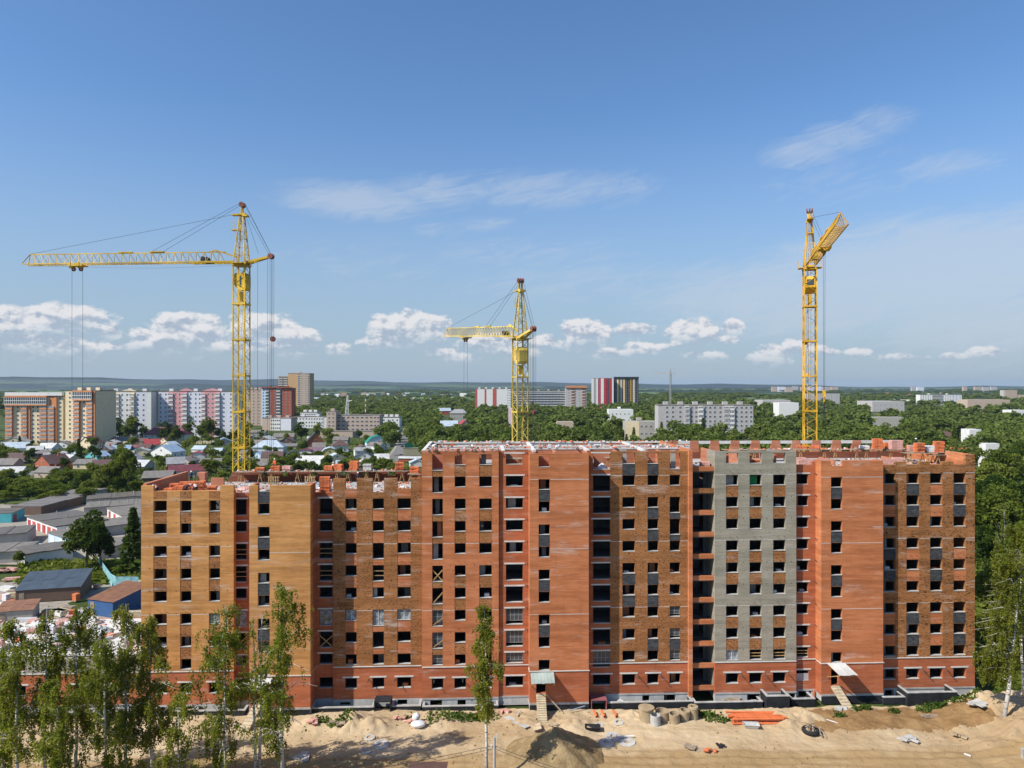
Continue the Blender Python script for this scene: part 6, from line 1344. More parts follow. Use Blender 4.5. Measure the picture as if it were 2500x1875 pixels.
for lab, p0, p1, D, yt, wm, rm, dp in (('long white roofed hall in the wood right of the third crane', 2130, 2208, 1120, 979, 'w_panel', 'r_lgrey', 50), ('low hall with very long pale roof before the silos', 2362, 2466, 1250, 975, 'w_beige', 'r_lblue', 30), ('shed with blue roof hidden in the wood right of the third crane', 2130, 2206, 700, 1017, 'w_grey', 'r_lblue', 12),
        ('grey far block just right of the third crane mast', 1968, 2050, 1600, 960, 'w_panel', 'r_felt2', 20), ('small white shed at the far right edge in the trees', 2470, 2510, 800, 1000, 'w_white', 'r_lgrey', 15), ('blue roofed shed deep in the wood left of the third crane', 1902, 1950, 900, 982, 'w_white', 'r_lblue', 20), ('pale factory roofs left of the third crane', 1862, 1930, 1200, 976, 'w_panel', 'r_lgrey', 40), ('tiny white house box between trees at right', 2367, 2396, 420, 1046, 'w_white', 'r_slate', 8), ('low white hut in the dry bushes at right', 2407, 2440, 360, 1080, 'w_white', 'r_lgrey', 6),
        ('pink walled house glimpsed left of the middle crane base', 1241, 1254, 560, 995, 'w_lpink', 'r_red', 8), ('grey roofed workshop left in the wood near the school', 1360, 1400, 560, 1028, 'w_beige', 'r_slate', 10)):
    block(lab, p0, p1, D, yt, [(p0, p1, wm, 'win', max(2, (p1 - p0) // 12), .05)] if D > 1000 else [], 2 if D < 1500 else 6, wm, depth=dp, roofm=rm, single=False, roofbits=0, cat='building', name='hall')
fr = random.Random(3)
for i in range(16):
    p0 = [1885, 1900, 1918, 1936, 1955, 1975, 1994, 2008, 2018, 2030, 2226, 2240, 2352, 2380, 2400, 2420][i]; w = fr.randint(9, 18)
    block('pale distant housing block on the far right skyline', p0, p0 + w, 4200 + fr.randint(0, 400), 942.5 + fr.uniform(-.5, 2.5), [], 8, fr.choice(['w_lav', 'w_beige', 'w_panel']), depth=14, single=False, roofbits=0)['group'] = 'distant housing blocks on the skyline'
fr = random.Random(8)
for i in range(46):   # faint suburb beyond the first wood
    px = fr.uniform(640, 1180) if i < 36 else fr.uniform(2000, 2400); D = fr.uniform(1500, 3000); Wp = D / F; x = (px - CX) * Wp; w = fr.uniform(9, 26); d = 9; h = fr.uniform(4, 9)
    t = thing('house', 'tiny pale house in the distant suburb beyond the woods', 'house', (x, D, 0), fr.uniform(-.4, .4), 'tiny houses of the distant suburb')
    MB().box(-w / 2, w / 2, -d / 2, d / 2, 0, h).build('wall', fr.choice(['w_white', 'w_white', 'w_beige']), t)
    b = MB(); b.quad((-w / 2, -d / 2 - .3, h), (w / 2, -d / 2 - .3, h), (w / 2, 0, h + 3), (-w / 2, 0, h + 3)); b.quad((-w / 2, d / 2 + .3, h), (w / 2, d / 2 + .3, h), (w / 2, 0, h + 3), (-w / 2, 0, h + 3)); b.tri((-w / 2, -d / 2, h), (-w / 2, d / 2, h), (-w / 2, 0, h + 3)); b.tri((w / 2, -d / 2, h), (w / 2, d / 2, h), (w / 2, 0, h + 3)); b.build('roof', fr.choice(['r_lgrey', 'r_lblue', 'r_slate', 'r_rust']), t)
# distant crane
t = thing('tower_crane', 'small bluish tower crane far away on the skyline', 'tower crane', ((1637 - CX) / F * 1100, 1100, 0), -.75)
zt = H + 28 * 1100 / F
b = MB(); lattice(b, [(-1, -1, 0), (1, -1, 0), (1, 1, 0), (-1, 1, 0)], [(-1, -1, zt), (1, -1, zt), (1, 1, zt), (-1, 1, zt)], 20, .32, .14); b.build('mast_section', 'r_grey', t)
b = MB(); lattice(b, [(-.6, -.6, zt), (.6, -.6, zt), (.6, .6, zt), (-.6, .6, zt)], [(-.2, -.2, zt + 9)] * 4, 5, .35, .15); b.build('tower_head', 'r_grey', t)
b = MB(); b.bar((2, 0, zt), (-30, 0, zt), .8, .8); b.bar((0, 0, zt + 1.6), (-29, 0, zt + 1.6), .6, .6)
for i in range(14): b.tube((-2 * i, 0, zt), (-2 * i - 1, 0, zt + 1.6), .12, n=4); b.tube((-2 * i - 1, 0, zt + 1.6), (-2 * i - 2, 0, zt), .12, n=4)
b.build('jib', 'r_grey', t); MB().bar((0, 0, zt), (7, 0, zt + 1), 1.0, 1.4).build('counter_jib', 'r_grey', t)

# ------------------------------------------------------------------ small houses
HOUSE_AT = []
def house(px, yb, wpx, ye, yr, wm, rm, label, face='s', rz=0., depth=9., wins=2, storeys=1, chimney=0, gm=None, name='house', kink=0., annex=None):
    c = gnd(px, yb); Y = c.y; s = Y / F; w = wpx * s; e = max(1.8, H - (ye - YH) * s); r = max(e + .8, H - (yr - YH) * (Y + depth * .4) / F)
    d = depth; t = thing(name, label, 'house' if name == 'house' else name.replace('_', ' '), (c.x, Y + d / 2, 0), rz); HOUSE_AT.append((c.x, Y + d / 2, max(w, d) * .62 + 1.0))
    b = MB(); b.box(-w / 2, w / 2, -d / 2, d / 2, 0, e)
    o = .35
    if face == 's':
        for x in (-w / 2, w / 2): b.tri((x, -d / 2, e), (x, d / 2, e), (x, 0, r), 1)
        rf = [[(-w / 2 - o, -d / 2 - o, e - o * (r - e) / (d / 2)), (w / 2 + o, -d / 2 - o, e - o * (r - e) / (d / 2)), (w / 2 + o, 0, r), (-w / 2 - o, 0, r)], [(w / 2 + o, d / 2 + o, e - o * (r - e) / (d / 2)), (-w / 2 - o, d / 2 + o, e - o * (r - e) / (d / 2)), (-w / 2 - o, 0, r), (w / 2 + o, 0, r)]]
    elif face == 'hip':
        k = min(w, d) * .5; lo = .5
        q = [(-w / 2 - lo, -d / 2 - lo, e - .1), (w / 2 + lo, -d / 2 - lo, e - .1), (w / 2 + lo, d / 2 + lo, e - .1), (-w / 2 - lo, d / 2 + lo, e - .1)]; a_, b_ = (-w / 2 + k, 0, r), (w / 2 - k, 0, r)
        rf = [[q[0], q[1], b_, a_], [q[2], q[3], a_, b_], [q[1], q[2], b_, b_], [q[3], q[0], a_, a_]]
    else:
        for y in (-d / 2, d / 2): b.tri((-w / 2, y, e), (w / 2, y, e), (0, y, r), 1)
        sl = (r - e) / (w / 2)
        if face == 'gam':
            b.v = b.v[:8]; b.f = b.f[:6]; b.m = b.m[:6]; kx, kz = w * .30, e + (r - e) * .68
            for y in (-d / 2, d / 2): b.poly([(-w / 2, y, e), (w / 2, y, e), (kx, y, kz), (0, y, r), (-kx, y, kz)], 1)
            rf = [[(-w / 2 - .2, -d / 2 - o, e - .3), (-kx - .05, -d / 2 - o, kz + .05), (-kx - .05, d / 2 + o, kz + .05), (-w / 2 - .2, d / 2 + o, e - .3)], [(w / 2 + .2, -d / 2 - o, e - .3), (kx + .05, -d / 2 - o, kz + .05), (kx + .05, d / 2 + o, kz + .05), (w / 2 + .2, d / 2 + o, e - .3)],
                  [(-kx - .05, -d / 2 - o, kz + .05), (0, -d / 2 - o, r + .05), (0, d / 2 + o, r + .05), (-kx - .05, d / 2 + o, kz + .05)], [(kx + .05, -d / 2 - o, kz + .05), (0, -d / 2 - o, r + .05), (0, d / 2 + o, r + .05), (kx + .05, d / 2 + o, kz + .05)]]
        else:
            rf = [[(-w / 2 - o, -d / 2 - o, e - o * sl), (0, -d / 2 - o, r), (0, d / 2 + o, r), (-w / 2 - o, d / 2 + o, e - o * sl)], [(w / 2 + o, -d / 2 - o, e - o * sl), (0, -d / 2 - o, r), (0, d / 2 + o, r), (w / 2 + o, d / 2 + o, e - o * sl)]]
    b.build('wall', [wm, gm or wm], t)
    rb = MB()
    for q in rf:
        up = [(x, y, z + .12) for x, y, z in q]; rb.quad(*up); rb.quad(*q)
        for i in range(4): rb.quad(q[i], q[(i + 1) % 4], up[(i + 1) % 4], up[i])
    ro = rb.build('roof', rm, t)
    if chimney: MB().box(-.3, .3, -.3, .3, 0, 1.6).build('chimney', 'w_brick', ro, (w * .2, d * .1, r - .7))
    for st in range(storeys):
        z = .9 + st * 2.7
        for i in range(wins):
            if z + 1.3 < e: link('window', win_mesh(1.1, 1.3), t, (-w / 2 + w * (i + .5) / wins, -d / 2 - .051, z))
    if face in ('f', 'gam') and r - e > 2.0: link('window', win_mesh(1.0, 1.2), t, (0, -d / 2 - .051, e + .2))
    if storeys and d > 5:
        for i in range(2): wn = link('window', win_mesh(1.1, 1.3), t, (w / 2 + .051, -d / 4 + d / 2 * i, .9), R(90))
    return t
HL = [
 (112, 1149, 62, 1132, 1110, 'w_brick', 'r_brown', 'big red brick house with brown gabled roof at far left', 'f', -.45, 11, 2, 1, 1),
 (20, 1101, 70, 1094, 1080, 'w_white', 'r_lblue', 'low house with pale blue roof at the left edge below the tower', 's', .3, 9, 2, 1, 0),
 (28, 1090, 60, 1079, 1066, 'w_cream', 'r_grey', 'house with grey gable at the left edge under the orange tower', 'f', .2, 9, 2, 1, 0),
 (18, 1133, 56, 1124, 1106, 'w_wood', 'r_brown', 'wide low house with dark brown roof at the left edge', 's', .25, 9, 2, 1, 0),
 (14, 1163, 60, 1154, 1140, 'w_white', 'r_lgrey', 'house with white sheet roof at the left edge beside the brick house', 's', .2, 8, 1, 1, 0),
 (110, 1104, 44, 1094, 1082, 'w_white', 'r_lgrey', 'white house with silvery roof between bushes left of the conifer', 's', -.2, 8, 2, 1, 0),
 (229, 1122, 48, 1116, 1102, 'w_teal', 'r_blue', 'low blue walled house with bright blue roof right of the conifer', 'f', -.5, 8, 1, 1, 0),
 (213, 1096, 40, 1082, 1066, 'w_cream', 'r_brown', 'cream house with brown gable at the foot of the orange tower', 'f', -.35, 9, 2, 1, 0),
 (290, 1104, 40, 1097, 1087, 'w_grey', 'r_blue', 'low house with grey blue roof beyond the poplar', 's', .3, 8, 2, 1, 0),
 (300, 1083, 70, 1075, 1066, 'w_grey', 'r_slate', 'long grey shed with blue grey roof before the poplars', 's', .15, 9, 3, 1, 0),
 (364, 1096, 34, 1085, 1072, 'w_green', 'r_red', 'green house with bright red roof beside the teal shed', 's', .5, 8, 1, 1, 0),
 (402, 1079, 106, 1061, 1043, 'w_green', 'r_maroon', 'long two storey pale green house with maroon hipped roof', 'hip', .02, 12, 7, 2, 0),
 (400, 1117, 66, 1103, 1086, 'w_white', 'r_blue', 'white house with blue gabled roof right of the red roofed one', 'f', -.35, 10, 2, 1, 0),
 (484, 1104, 32, 1098, 1088, 'w_white', 'r_lblue', 'small house with pale blue roof above the red roofed cottage', 's', -.2, 7, 1, 1, 0),
 (475, 1127, 36, 1113, 1103, 'w_white', 'r_red', 'white cottage with bright red roof left of the crane mast', 'gam', .3, 8, 1, 1, 0),
 (446, 1166, 80, 1150, 1135, 'w_white', 'r_maroon', 'white house with maroon roof just above the yellow roof corner', 's', .35, 9, 2, 1, 0),
 (375, 1178, 66, 1166, 1150, 'w_wood', 'r_slate', 'old house with grey roof and brick chimneys left of the yellow roof', 's', .25, 10, 2, 1, 1),
 (540, 1088, 44, 1080, 1069, 'w_grey', 'r_blue', 'house with steep blue grey gable before the crane mast', 'f', .4, 9, 1, 1, 0),
 (547, 1134, 44, 1127, 1119, 'w_grey', 'r_slate', 'long low shed with dull brown roof left of the crane mast', 's', 0, 6, 0, 0, 0),
 (652, 1109, 72, 1092, 1075, 'w_white', 'r_lblue', 'white house with three dark windows and pale blue roof right of the crane', 'hip', .1, 10, 3, 2, 0),
 (764, 1090, 40, 1078, 1055, 'w_brick', 'r_dark', 'steep red brick cottage with dark pointed roof', 'f', .35, 9, 1, 1, 0),
 (826, 1104, 38, 1088, 1074, 'w_white', 'r_brown', 'white two storey house with dark brown hipped roof', 'hip', .3, 9, 2, 2, 0),
 (740, 1113, 44, 1108, 1097, 'w_white', 'r_maroon', 'white gambrel house with maroon roof behind the large pale roof', 'gam', .1, 9, 2, 1, 0),
 (768, 1110, 34, 1101, 1092, 'w_grey', 'r_purple', 'grey house with purple roof between gambrel and yellow houses', 's', .1, 7, 2, 1, 0),
 (800, 1118, 42, 1106, 1092, 'w_yellow', 'r_lblue', 'yellow house with pale blue hipped roof', 'gam', .25, 9, 1, 1, 0),
 (747, 1146, 76, 1141, 1113, 'w_grey', 'r_corr', 'barn with large pale corrugated roof facing the scaffold', 's', 0, 8, 0, 0, 0),
 (918, 1092, 56, 1080, 1063, 'w_lblue', 'r_green', 'pale gambrel house with green roof left of the street', 'gam', .35, 10, 1, 1, 0),
 (886, 1129, 48, 1117, 1102, 'w_white', 'r_dark', 'white house with dark gable on the left side of the street', 'f', .2, 8, 2, 1, 0),
 (880, 1108, 30, 1099, 1086, 'w_white', 'r_brown', 'small white cottage with brown roof among bushes', 'f', .5, 7, 1, 1, 0),
 (1132, 1078, 48, 1046, 1026, 'w_beige', 'r_red', 'three storey beige house with red roof beyond the middle section', 'f', .25, 11, 2, 3, 0),
 (1094, 1062, 44, 1040, 1027, 'w_beige', 'r_lblue', 'beige house with pale blue roof left of the red roofed one', 's', .1, 10, 2, 2, 0),
 (1119, 1030, 42, 1009, 999, 'w_grey', 'r_grey', 'grey three storey house with flat pale roof in the trees', 'hip', .1, 10, 2, 2, 0),
 (1112, 1080, 34, 1076, 1063, 'w_grey', 'r_lgrey', 'small gable with pale roof just above the middle roof', 'f', .2, 7, 1, 1, 0),
 (1174, 1080, 32, 1077, 1069, 'w_wood', 'r_maroon', 'maroon roof just above the middle section parapet', 's', .2, 7, 0, 0, 0),
 (1082, 1012, 34, 1003, 996, 'w_red', 'r_lblue', 'house with blue roof and red wall left of the grey house', 's', .3, 9, 2, 1, 0),
 (617, 1095, 40, 1086, 1074, 'w_grey', 'r_slate', 'grey house with slate roof close right of the crane mast', 's', -.2, 8, 2, 1, 0),
 (634, 1126, 50, 1119, 1102, 'w_lblue', 'r_blue', 'tall blue roof right of the crane mast foot', 'f', -.4, 9, 1, 1, 0),
 (712, 1117, 30, 1109, 1100, 'w_wood', 'r_dark', 'dark boarded house left of the maroon gambrel house', 'f', .3, 7, 1, 1, 0),
 (1015, 1140, 34, 1130, 1121, 'w_white', 'r_lblue', 'house with white tent like gable right of the street', 'f', .2, 7, 0, 0, 0),
 (1000, 1127, 54, 1122, 1117, 'w_brick', 'r_lgrey', 'long low brick shed with pale edge right of the street', 's', -.05, 5, 0, 0, 0),
 (2318, 1096, 54, 1070, 1053, 'w_grey', 'r_brown', 'grey two storey house with brown roof in the trees at right', 'hip', -.1, 11, 2, 2, 0),
 (698, 1096, 46, 1091, 1083, 'w_beige', 'r_slate', 'low beige house with slate roof left of the steep brick cottage', 's', .1, 8, 2, 1, 0),
 (690, 1075, 50, 1067, 1058, 'w_grey', 'r_slate', 'grey workshop with dark gate under the lilac commercial building', 's', .05, 9, 2, 1, 0),
 (620, 1068, 50, 1056, 1050, 'w_grey', 'r_felt2', 'flat grey two storey building right behind the crane mast', 's', .1, 9, 3, 2, 0),
 (840, 1143, 46, 1136, 1124, 'w_wood', 'r_lblue', 'low house with pale blue roof close behind the scaffold', 's', .2, 8, 0, 0, 0),
 (330, 1140, 50, 1133, 1124, 'w_wood', 'r_slate', 'old dark roof among trees left of the white maroon house', 's', .3, 8, 1, 1, 0),
 (160, 1118, 34, 1111, 1102, 'w_white', 'r_lblue', 'small house with pale roof right of the round bush', 's', .3, 7, 1, 1, 0),
 (520, 1112, 34, 1104, 1094, 'w_grey', 'r_lblue', 'grey house with pale roof behind the red roofed cottage', 's', .1, 8, 1, 1, 0),
]
for h in HL: house(*h)
hr = random.Random(19)
def clear(px, yb):
    c = gnd(px, yb); return all((c.x - a) ** 2 + (c.y + 4 - b) ** 2 > (r_ + 5.5) ** 2 for a, b, r_ in HOUSE_AT) and not (c.y > 300 and abs(px - (955 if c.y < 380 else 984)) < 22)
nf = 0; names = dict(r_grey='grey', r_slate='brown grey', r_lgrey='silvery', r_lblue='pale blue', r_brown='dark brown', r_maroon='maroon')
while nf < 46:
    px, yb = hr.uniform(-10, 930), hr.uniform(1076, 1170)
    if px > 345 and yb > 1150 or not clear(px, yb): continue
    rm = hr.choice(['r_grey', 'r_slate', 'r_slate', 'r_lgrey', 'r_lblue', 'r_brown', 'r_grey', 'r_lgrey']); sc_ = F / gnd(px, yb).y; w = hr.uniform(7, 11) * sc_
    hh = hr.uniform(2.4, 3.4) * sc_; o = house(px, yb, w, yb - hh, yb - hh - hr.uniform(1.8, 3.2) * sc_, hr.choice(['w_white', 'w_wood', 'w_grey', 'w_beige', 'w_cream', 'w_wood']), rm, 'small house with ' + names[rm] + ' roof half hidden in the gardens', hr.choice(['s', 's', 'f', 'hip']), hr.uniform(-.5, .5), hr.uniform(6.5, 9), 2, 1, hr.random() < .4)
    o['group'] = 'small garden houses with ' + names[rm] + ' roofs'; nf += 1
t = house(343, 1102, 54, 1092, 1087, 'w_teal', 'r_pink', 'long teal walled shed with pinkish roof left of the green house', 's', 0, 6, 0, 0, 0, name='shed')
fence_run([gnd(988, 1101), gnd(1046, 1099)], 5.0, 'r_green', 'tall green sheet fence right of the street', pw=3)
tag(MB().box(-8, 8, -2, 2, 0, 4.4).box(-8.2, 8.2, -2.2, 2.2, 4.403, 4.6).build('shed', 'w_olive', None, gnd(1018, 1112)), 'olive windowless shed in front of the green fence', 'shed')
fence_run([gnd(-20, 1163), gnd(70, 1161), gnd(160, 1160)], 2.2, 'conc', 'long pale concrete fence below the big brick house', pw=4)
fence_run([gnd(300, 1085), gnd(560, 1083)], 2.2, 'w_cream', 'long pale fence behind the houses under the pink block', pw=6)
# street with verges and parked cars
ce = [(925, 1185), (948, 1141), (978, 1093), (990, 1062), (998, 1045)]; b = MB(); k = MB(); prev = None
for px, py in ce:
    p = gnd(px, py, 0); l, r_ = (p.x - 3.0, p.y, .02), (p.x + 3.0, p.y, .02)
    if prev: b.quad(prev[0], prev[1], r_, l); k.quad((prev[0][0] - 1.6, prev[0][1], -.02), (prev[1][0] + 1.6, prev[1][1], -.02), (r_[0] + 1.6, r_[1], -.02), (l[0] - 1.6, l[1], -.02))
    prev = (l, r_)
tag(b.build('road', 'asphalt'), kind='structure'); tag(k.build('verge', 'yardconc'), kind='structure')
def car(px, py, rz, m, label):
    c = gnd(px, py, .02); t = thing('parked_car', label, 'car', c, rz); b = MB()
    b.box(-.85, .85, -2.1, 2.1, .35, .85); b.build('body', m, t); b = MB(); p = [(-.75, -1.1), (.75, -1.1), (.75, 1.5), (-.75, 1.5)]; q = [(-.6, -.5), (.6, -.5), (.6, 1.1), (-.6, 1.1)]
    for i in range(4): b.quad((*p[i], .853), (*p[(i + 1) % 4], .853), (*q[(i + 1) % 4], 1.4), (*q[i], 1.4), 1)
    b.quad(*[(*v, 1.42) for v in q]); b.build('cabin', [m, 'glass'], t)
    for x in (-.8, .8):
        for y in (-1.3, 1.3): MB().tube((x - .1, y, .32), (x + .1, y, .32), .32, n=10).build('wheel', 'dark', t)
M['car_b'] = flat('dark car paint', (.03, .035, .05), .05, rough=.3); M['car_bl'] = flat('blue car paint', (.06, .16, .34), .05, rough=.3); M['car_w'] = flat('white car paint', (.6, .6, .6), .05, rough=.3)
car(961, 1088, 1.0, 'car_b', 'dark car parked at the left verge of the street'); car(982, 1091, .1, 'dark', 'black car driving on the street'); car(950, 1066, 1.4, 'car_bl', 'blue car parked in front of the office annex'); car(97, 1342, 1.2, 'car_w', 'pale car parked between the garage rows')
# ------------------------------------------------------------------ garages
def garage_row(p, q, dep, h, n, wm, dm, label, rm='r_felt', vents=0, doors=True):
    p, q = gnd(*p), gnd(*q); d = q - p; L = d.length; rz = math.atan2(d.y, d.x); t = thing('garage_row', label, 'garages', p, rz)
    MB().box(0, L, .0, dep, 0, h).build('wall', wm, t)
    for i in range(n): MB().box(L * i / n + .02 * (i % 2), L * (i + 1) / n - .02, -.35, dep + .3, h + .003 + .05 * (i % 3), h + .22 + .05 * (i % 3)).build('roof', rm, t)
    if doors:
        for i in range(n): MB().box(L * (i + .5) / n - 1.3, L * (i + .5) / n + 1.3, -.06, -.003, .05, 2.2).build('door', dm if i % 3 or dm == 'w_white' else 'r_red', t)
    for i in range(vents): MB().tube((L * (i + .5) / vents, dep * .5, h), (L * (i + .5) / vents, dep * .5, h + 1.3), .16, n=6).build('vent_pipe', 'conc', t)
garage_row((66, 1285), (139, 1313), 13, 2.9, 6, 'w_white', 'w_red', 'white garage row with red doors facing the yard', vents=3)
garage_row((-40, 1338), (66, 1330), 11, 3.0, 6, 'w_grey', 'w_grey', 'grey garage row at the left edge before the red doored one', 'r_felt', doors=False)
garage_row((262, 1262), (312, 1292), 11, 2.8, 4, 'w_white', 'w_red', 'white garage row with red doors beyond the dark conifer', 'r_felt2')
garage_row((118, 1326), (160, 1342), 9, 2.9, 2, 'w_lblue', 'w_white', 'pale blue garage pair with white doors', 'r_felt2', doors=True)
garage_row((60, 1384), (178, 1366), 9, 2.8, 7, 'w_white', 'w_white', 'long pale garage row seen from behind above the timber stacks', 'r_felt', doors=False)
garage_row((-60, 1380), (62, 1372), 10, 2.6, 5, 'w_grey', 'w_grey', 'weathered garage row at the left edge above the timber stacks', 'r_felt2', doors=False)
garage_row((242, 1366), (345, 1352), 10, 2.6, 5, 'w_grey', 'w_grey', 'grey garage row behind the bent teal fence', 'r_felt2', doors=False)
garage_row((205, 1262), (345, 1252), 12, 2.7, 7, 'w_grey', 'w_grey', 'nearer grey roofed garage row with many vent pipes', 'r_felt2', vents=6, doors=False)
garage_row((210, 1240), (350, 1230), 12, 2.7, 7, 'w_grey', 'w_grey', 'farther grey roofed garage row under the birch clump', 'r_felt', vents=3, doors=False)
garage_row((192, 1232), (262, 1214), 10, 3.2, 4, 'w_grey', 'w_grey', 'brown roofed garage row at the edge of the thicket', 'r_slate', doors=False)
garage_row((28, 1276), (60, 1262), 9, 2.8, 2, 'w_teal', 'w_teal', 'garage pair with teal doors at the back of the yard', 'r_felt')
garage_row((100, 1258), (200, 1232), 10, 2.8, 5, 'w_wood', 'w_wood', 'dark garage row with brown roofs behind the red doored one', 'r_slate', doors=False)
garage_row((170, 1320), (340, 1300), 12, 2.6, 7, 'w_grey', 'w_grey', 'wide flat grey garage roofs between conifer and yellow section', 'r_felt2', doors=False)

for i, (px, yb, yt, lab) in enumerate(((1350, 1066, 1040, 'slim pale street lamp among the trees above the middle roof'), (1068, 1160, 1120, 'dark utility pole right of the street'), (963, 1150, 1112, 'dark utility pole on the right kerb of the street'), (850, 1160, 1120, 'dark utility pole left of the street near the barn'), (379, 1165, 1125, 'thin utility pole before the old house with brick chimneys'), (240, 1110, 1078, 'thin pole between blue house and cream house'))):
    p = gnd(px, yb); hgt = H - (yt - YH) * p.y / F; t = thing('utility_pole' if i else 'street_lamp', lab, 'pole' if i else 'street lamp', p); m = 'oldwood' if i else 'white'
    MB().tube((0, 0, -.2), (0, 0, hgt), .14, .09, 7).build('post', m, t); MB().bar((-.9 if i else 0, 0, hgt - .3), (.9 if i else 1.4, 0, hgt - .3 if i else hgt + .2), .1, .1).build('arm', m, t)
# ------------------------------------------------------------------ trees
def crown_pts(n, rx, rz, zc, seed, lobes=9, lr=.5, shell=.75):
    r = np.random.default_rng(seed); L = []
    for i in range(lobes):
        d = r.normal(size=3); d /= np.linalg.norm(d); d[2] = d[2] * .9 + .1; q = r.uniform(.35, .72)
        L.append((d * np.array([rx, rx, rz]) * q, lr * rx * r.uniform(.7, 1.15)))
    L.append((np.array([0, 0, rz * .1]), rx * .62)); pts = []
    for i in range(n):
        c, q = L[r.integers(len(L))]; d = r.normal(size=3); d /= np.linalg.norm(d)
        if r.random() < .75 and d[2] < -.2: d[2] = -d[2]
        rad = q * (shell + (1 - shell) * r.random()) * r.choice([1, 1, 1, .75, 1.12])
        p = c + d * rad * np.array([1, 1, .95]); pts.append(p)
    P = np.array(pts); P[:, 2] += zc; return P
def trunk_mesh(h, r0, seed, limbs=5, bark='bark', rx=3):
    b = MB(); r = random.Random(seed); p = Vector((0, 0, -.3)); n = 5
    pts = [Vector((r.uniform(-.12, .12) * i, r.uniform(-.12, .12) * i, h * i / n - (.3 if i == 0 else 0))) for i in range(n + 1)]
    for i in range(n): b.tube(pts[i], pts[i + 1], r0 * (1 - .82 * i / n), r0 * (1 - .82 * (i + 1) / n), 7, cap=False)
    for i in range(limbs):
        f = r.uniform(.35, .85); a = r.uniform(0, 6.28); k = int(f * n); q = pts[k].lerp(pts[min(n, k + 1)], f * n - k); e = q + Vector((math.cos(a), math.sin(a), r.uniform(.5, 1.1))) * rx * r.uniform(.45, .75); b.tube(q, e, r0 * .38 * (1 - f * .5), r0 * .08, 5, cap=False)
    return b.mesh('trunk', [bark])
def tree_proto(kind, seed, n, leaf, rx=4.4, rz=5.2, zc=8.6, lm='leaf', h=11, lobes=9, lr=.5):
    P = crown_pts(n, rx, rz, zc, seed, lobes, lr)
    if kind == 'conifer':
        r = np.random.default_rng(seed); z = r.uniform(0, 1, n) ** 1.35; a = r.uniform(0, 6.28, n); w = rx * (1 - z) * (.55 + .45 * np.abs(np.sin(z * 40 + a * 2))) * np.sqrt(r.uniform(.25, 1, n))
        P = np.stack([w * np.cos(a), w * np.sin(a), 1.5 + z * (zc + rz - 1.5) - .25 * w], 1)
    if kind == 'poplar': P[:, :2] *= .8
    return np_mesh('crown', leaf_quads(P, leaf, .5, seed), [lm]), trunk_mesh(h, .24, seed, rx=rx * .8), leaf_quads(P, leaf, .5, seed)
LOW = [tree_proto('b', 40 + i, 800, .50, lm='leaf' if i % 3 else 'leafd', rx=4.2 + .5 * (i % 3), rz=4.6 + .7 * (i % 2), zc=8.4) for i in range(6)]
CON = [tree_proto('conifer', 60 + i, 700, .50, 2.9, 5, 10, 'leafd', 13) for i in range(2)]
HI = [tree_proto('b', 80 + i, 3400, .27, lm=('leaf', 'leaf', 'leafd')[i], rx=4.6, rz=7.2 if i == 2 else 5.6, zc=6.4 if i == 2 else 8.8, lobes=16, lr=.40) for i in range(3)]
POP = [tree_proto('b', 120 + i, 1300, .40, lm=('leaf', 'leafd', 'leaf')[i], rx=4.0, rz=7.4, zc=6.6, lobes=15, lr=.46) for i in range(3)]
TIN = [leaf_quads(crown_pts(160, 4.8, 4.8, 6.5, 100 + i, 9, .52), 1.0, .5, i) for i in range(5)]
def tree(name, proto, x, y, sc, label, cat='tree', group=None, rz=None, z=-.1):
    t = thing(name, label, cat, (x, y, z), trnd.uniform(0, 6.28) if rz is None else rz, group, sc)
    link('trunk', proto[1], t); link('crown', proto[0], t); return t
trnd = random.Random(21)
STREET = lambda x, y: abs(x - ((955 - CX) / F * y)) < 9 if y < 380 else abs(x - ((984 - CX) / F * y)) < 9
def free(x, y, m=0.):
    if y > 330 and y < 560 and x < -40 and STREET(x, y): return False
    for hx, hy, hr in HOUSE_AT:
        if (x - hx) ** 2 + (y - hy) ** 2 < (hr + m) ** 2: return False
        if hy - 34 < y < hy and abs(x / y - hx / hy) < (hr * .75) / hy and trnd.random() < .6: return False
    return True
NT_ = 0
# named single trees
def one(px, yb, ytop, proto, label, name='broadleaf_tree', wide=1.0, nom=14.0, cat='tree'):
    global NT_
    p = gnd(px, yb); h = H - (ytop - YH) * p.y / F; s = h / nom; tree(name, proto, p.x, p.y, (s * wide, s * wide, s), label, cat); NT_ += 1
one(212, 1392, 1229, HI[2], 'big dark bushy tree standing right of the red doored garages', wide=1.05); one(246, 1396, 1262, HI[2], 'dark shaggy tree touching the big bushy one beside the garages', wide=.8)
one(325, 1402, 1236, (CON[1][0], CON[1][1]), 'dark spruce at the left edge of the yellow building', 'conifer_tree', 1.5, 15.5); one(47, 1392, 1340, HI[0], 'bright green young tree below the garage yard', wide=.9)
one(312, 1206, 1088, HI[1], 'tallest drooping tree of the clump left of the yellow roof', wide=.8); one(286, 1204, 1108, HI[0], 'second tall tree of the clump left of the yellow roof', wide=.9); one(258, 1206, 1128, HI[1], 'round tree at the left side of the tall clump', wide=1.1)
one(192, 1130, 1070, CON[0], 'dark pointed conifer behind the brick house', 'conifer_tree', 1.2, 15.5); one(48, 1096, 1063, CON[0], 'small dark conifer under the orange tower', 'conifer_tree', 1.5, 15.5); one(84, 1150, 1132, CON[1], 'small conifer in front of the brick house', 'conifer_tree', 1.2, 15.5)
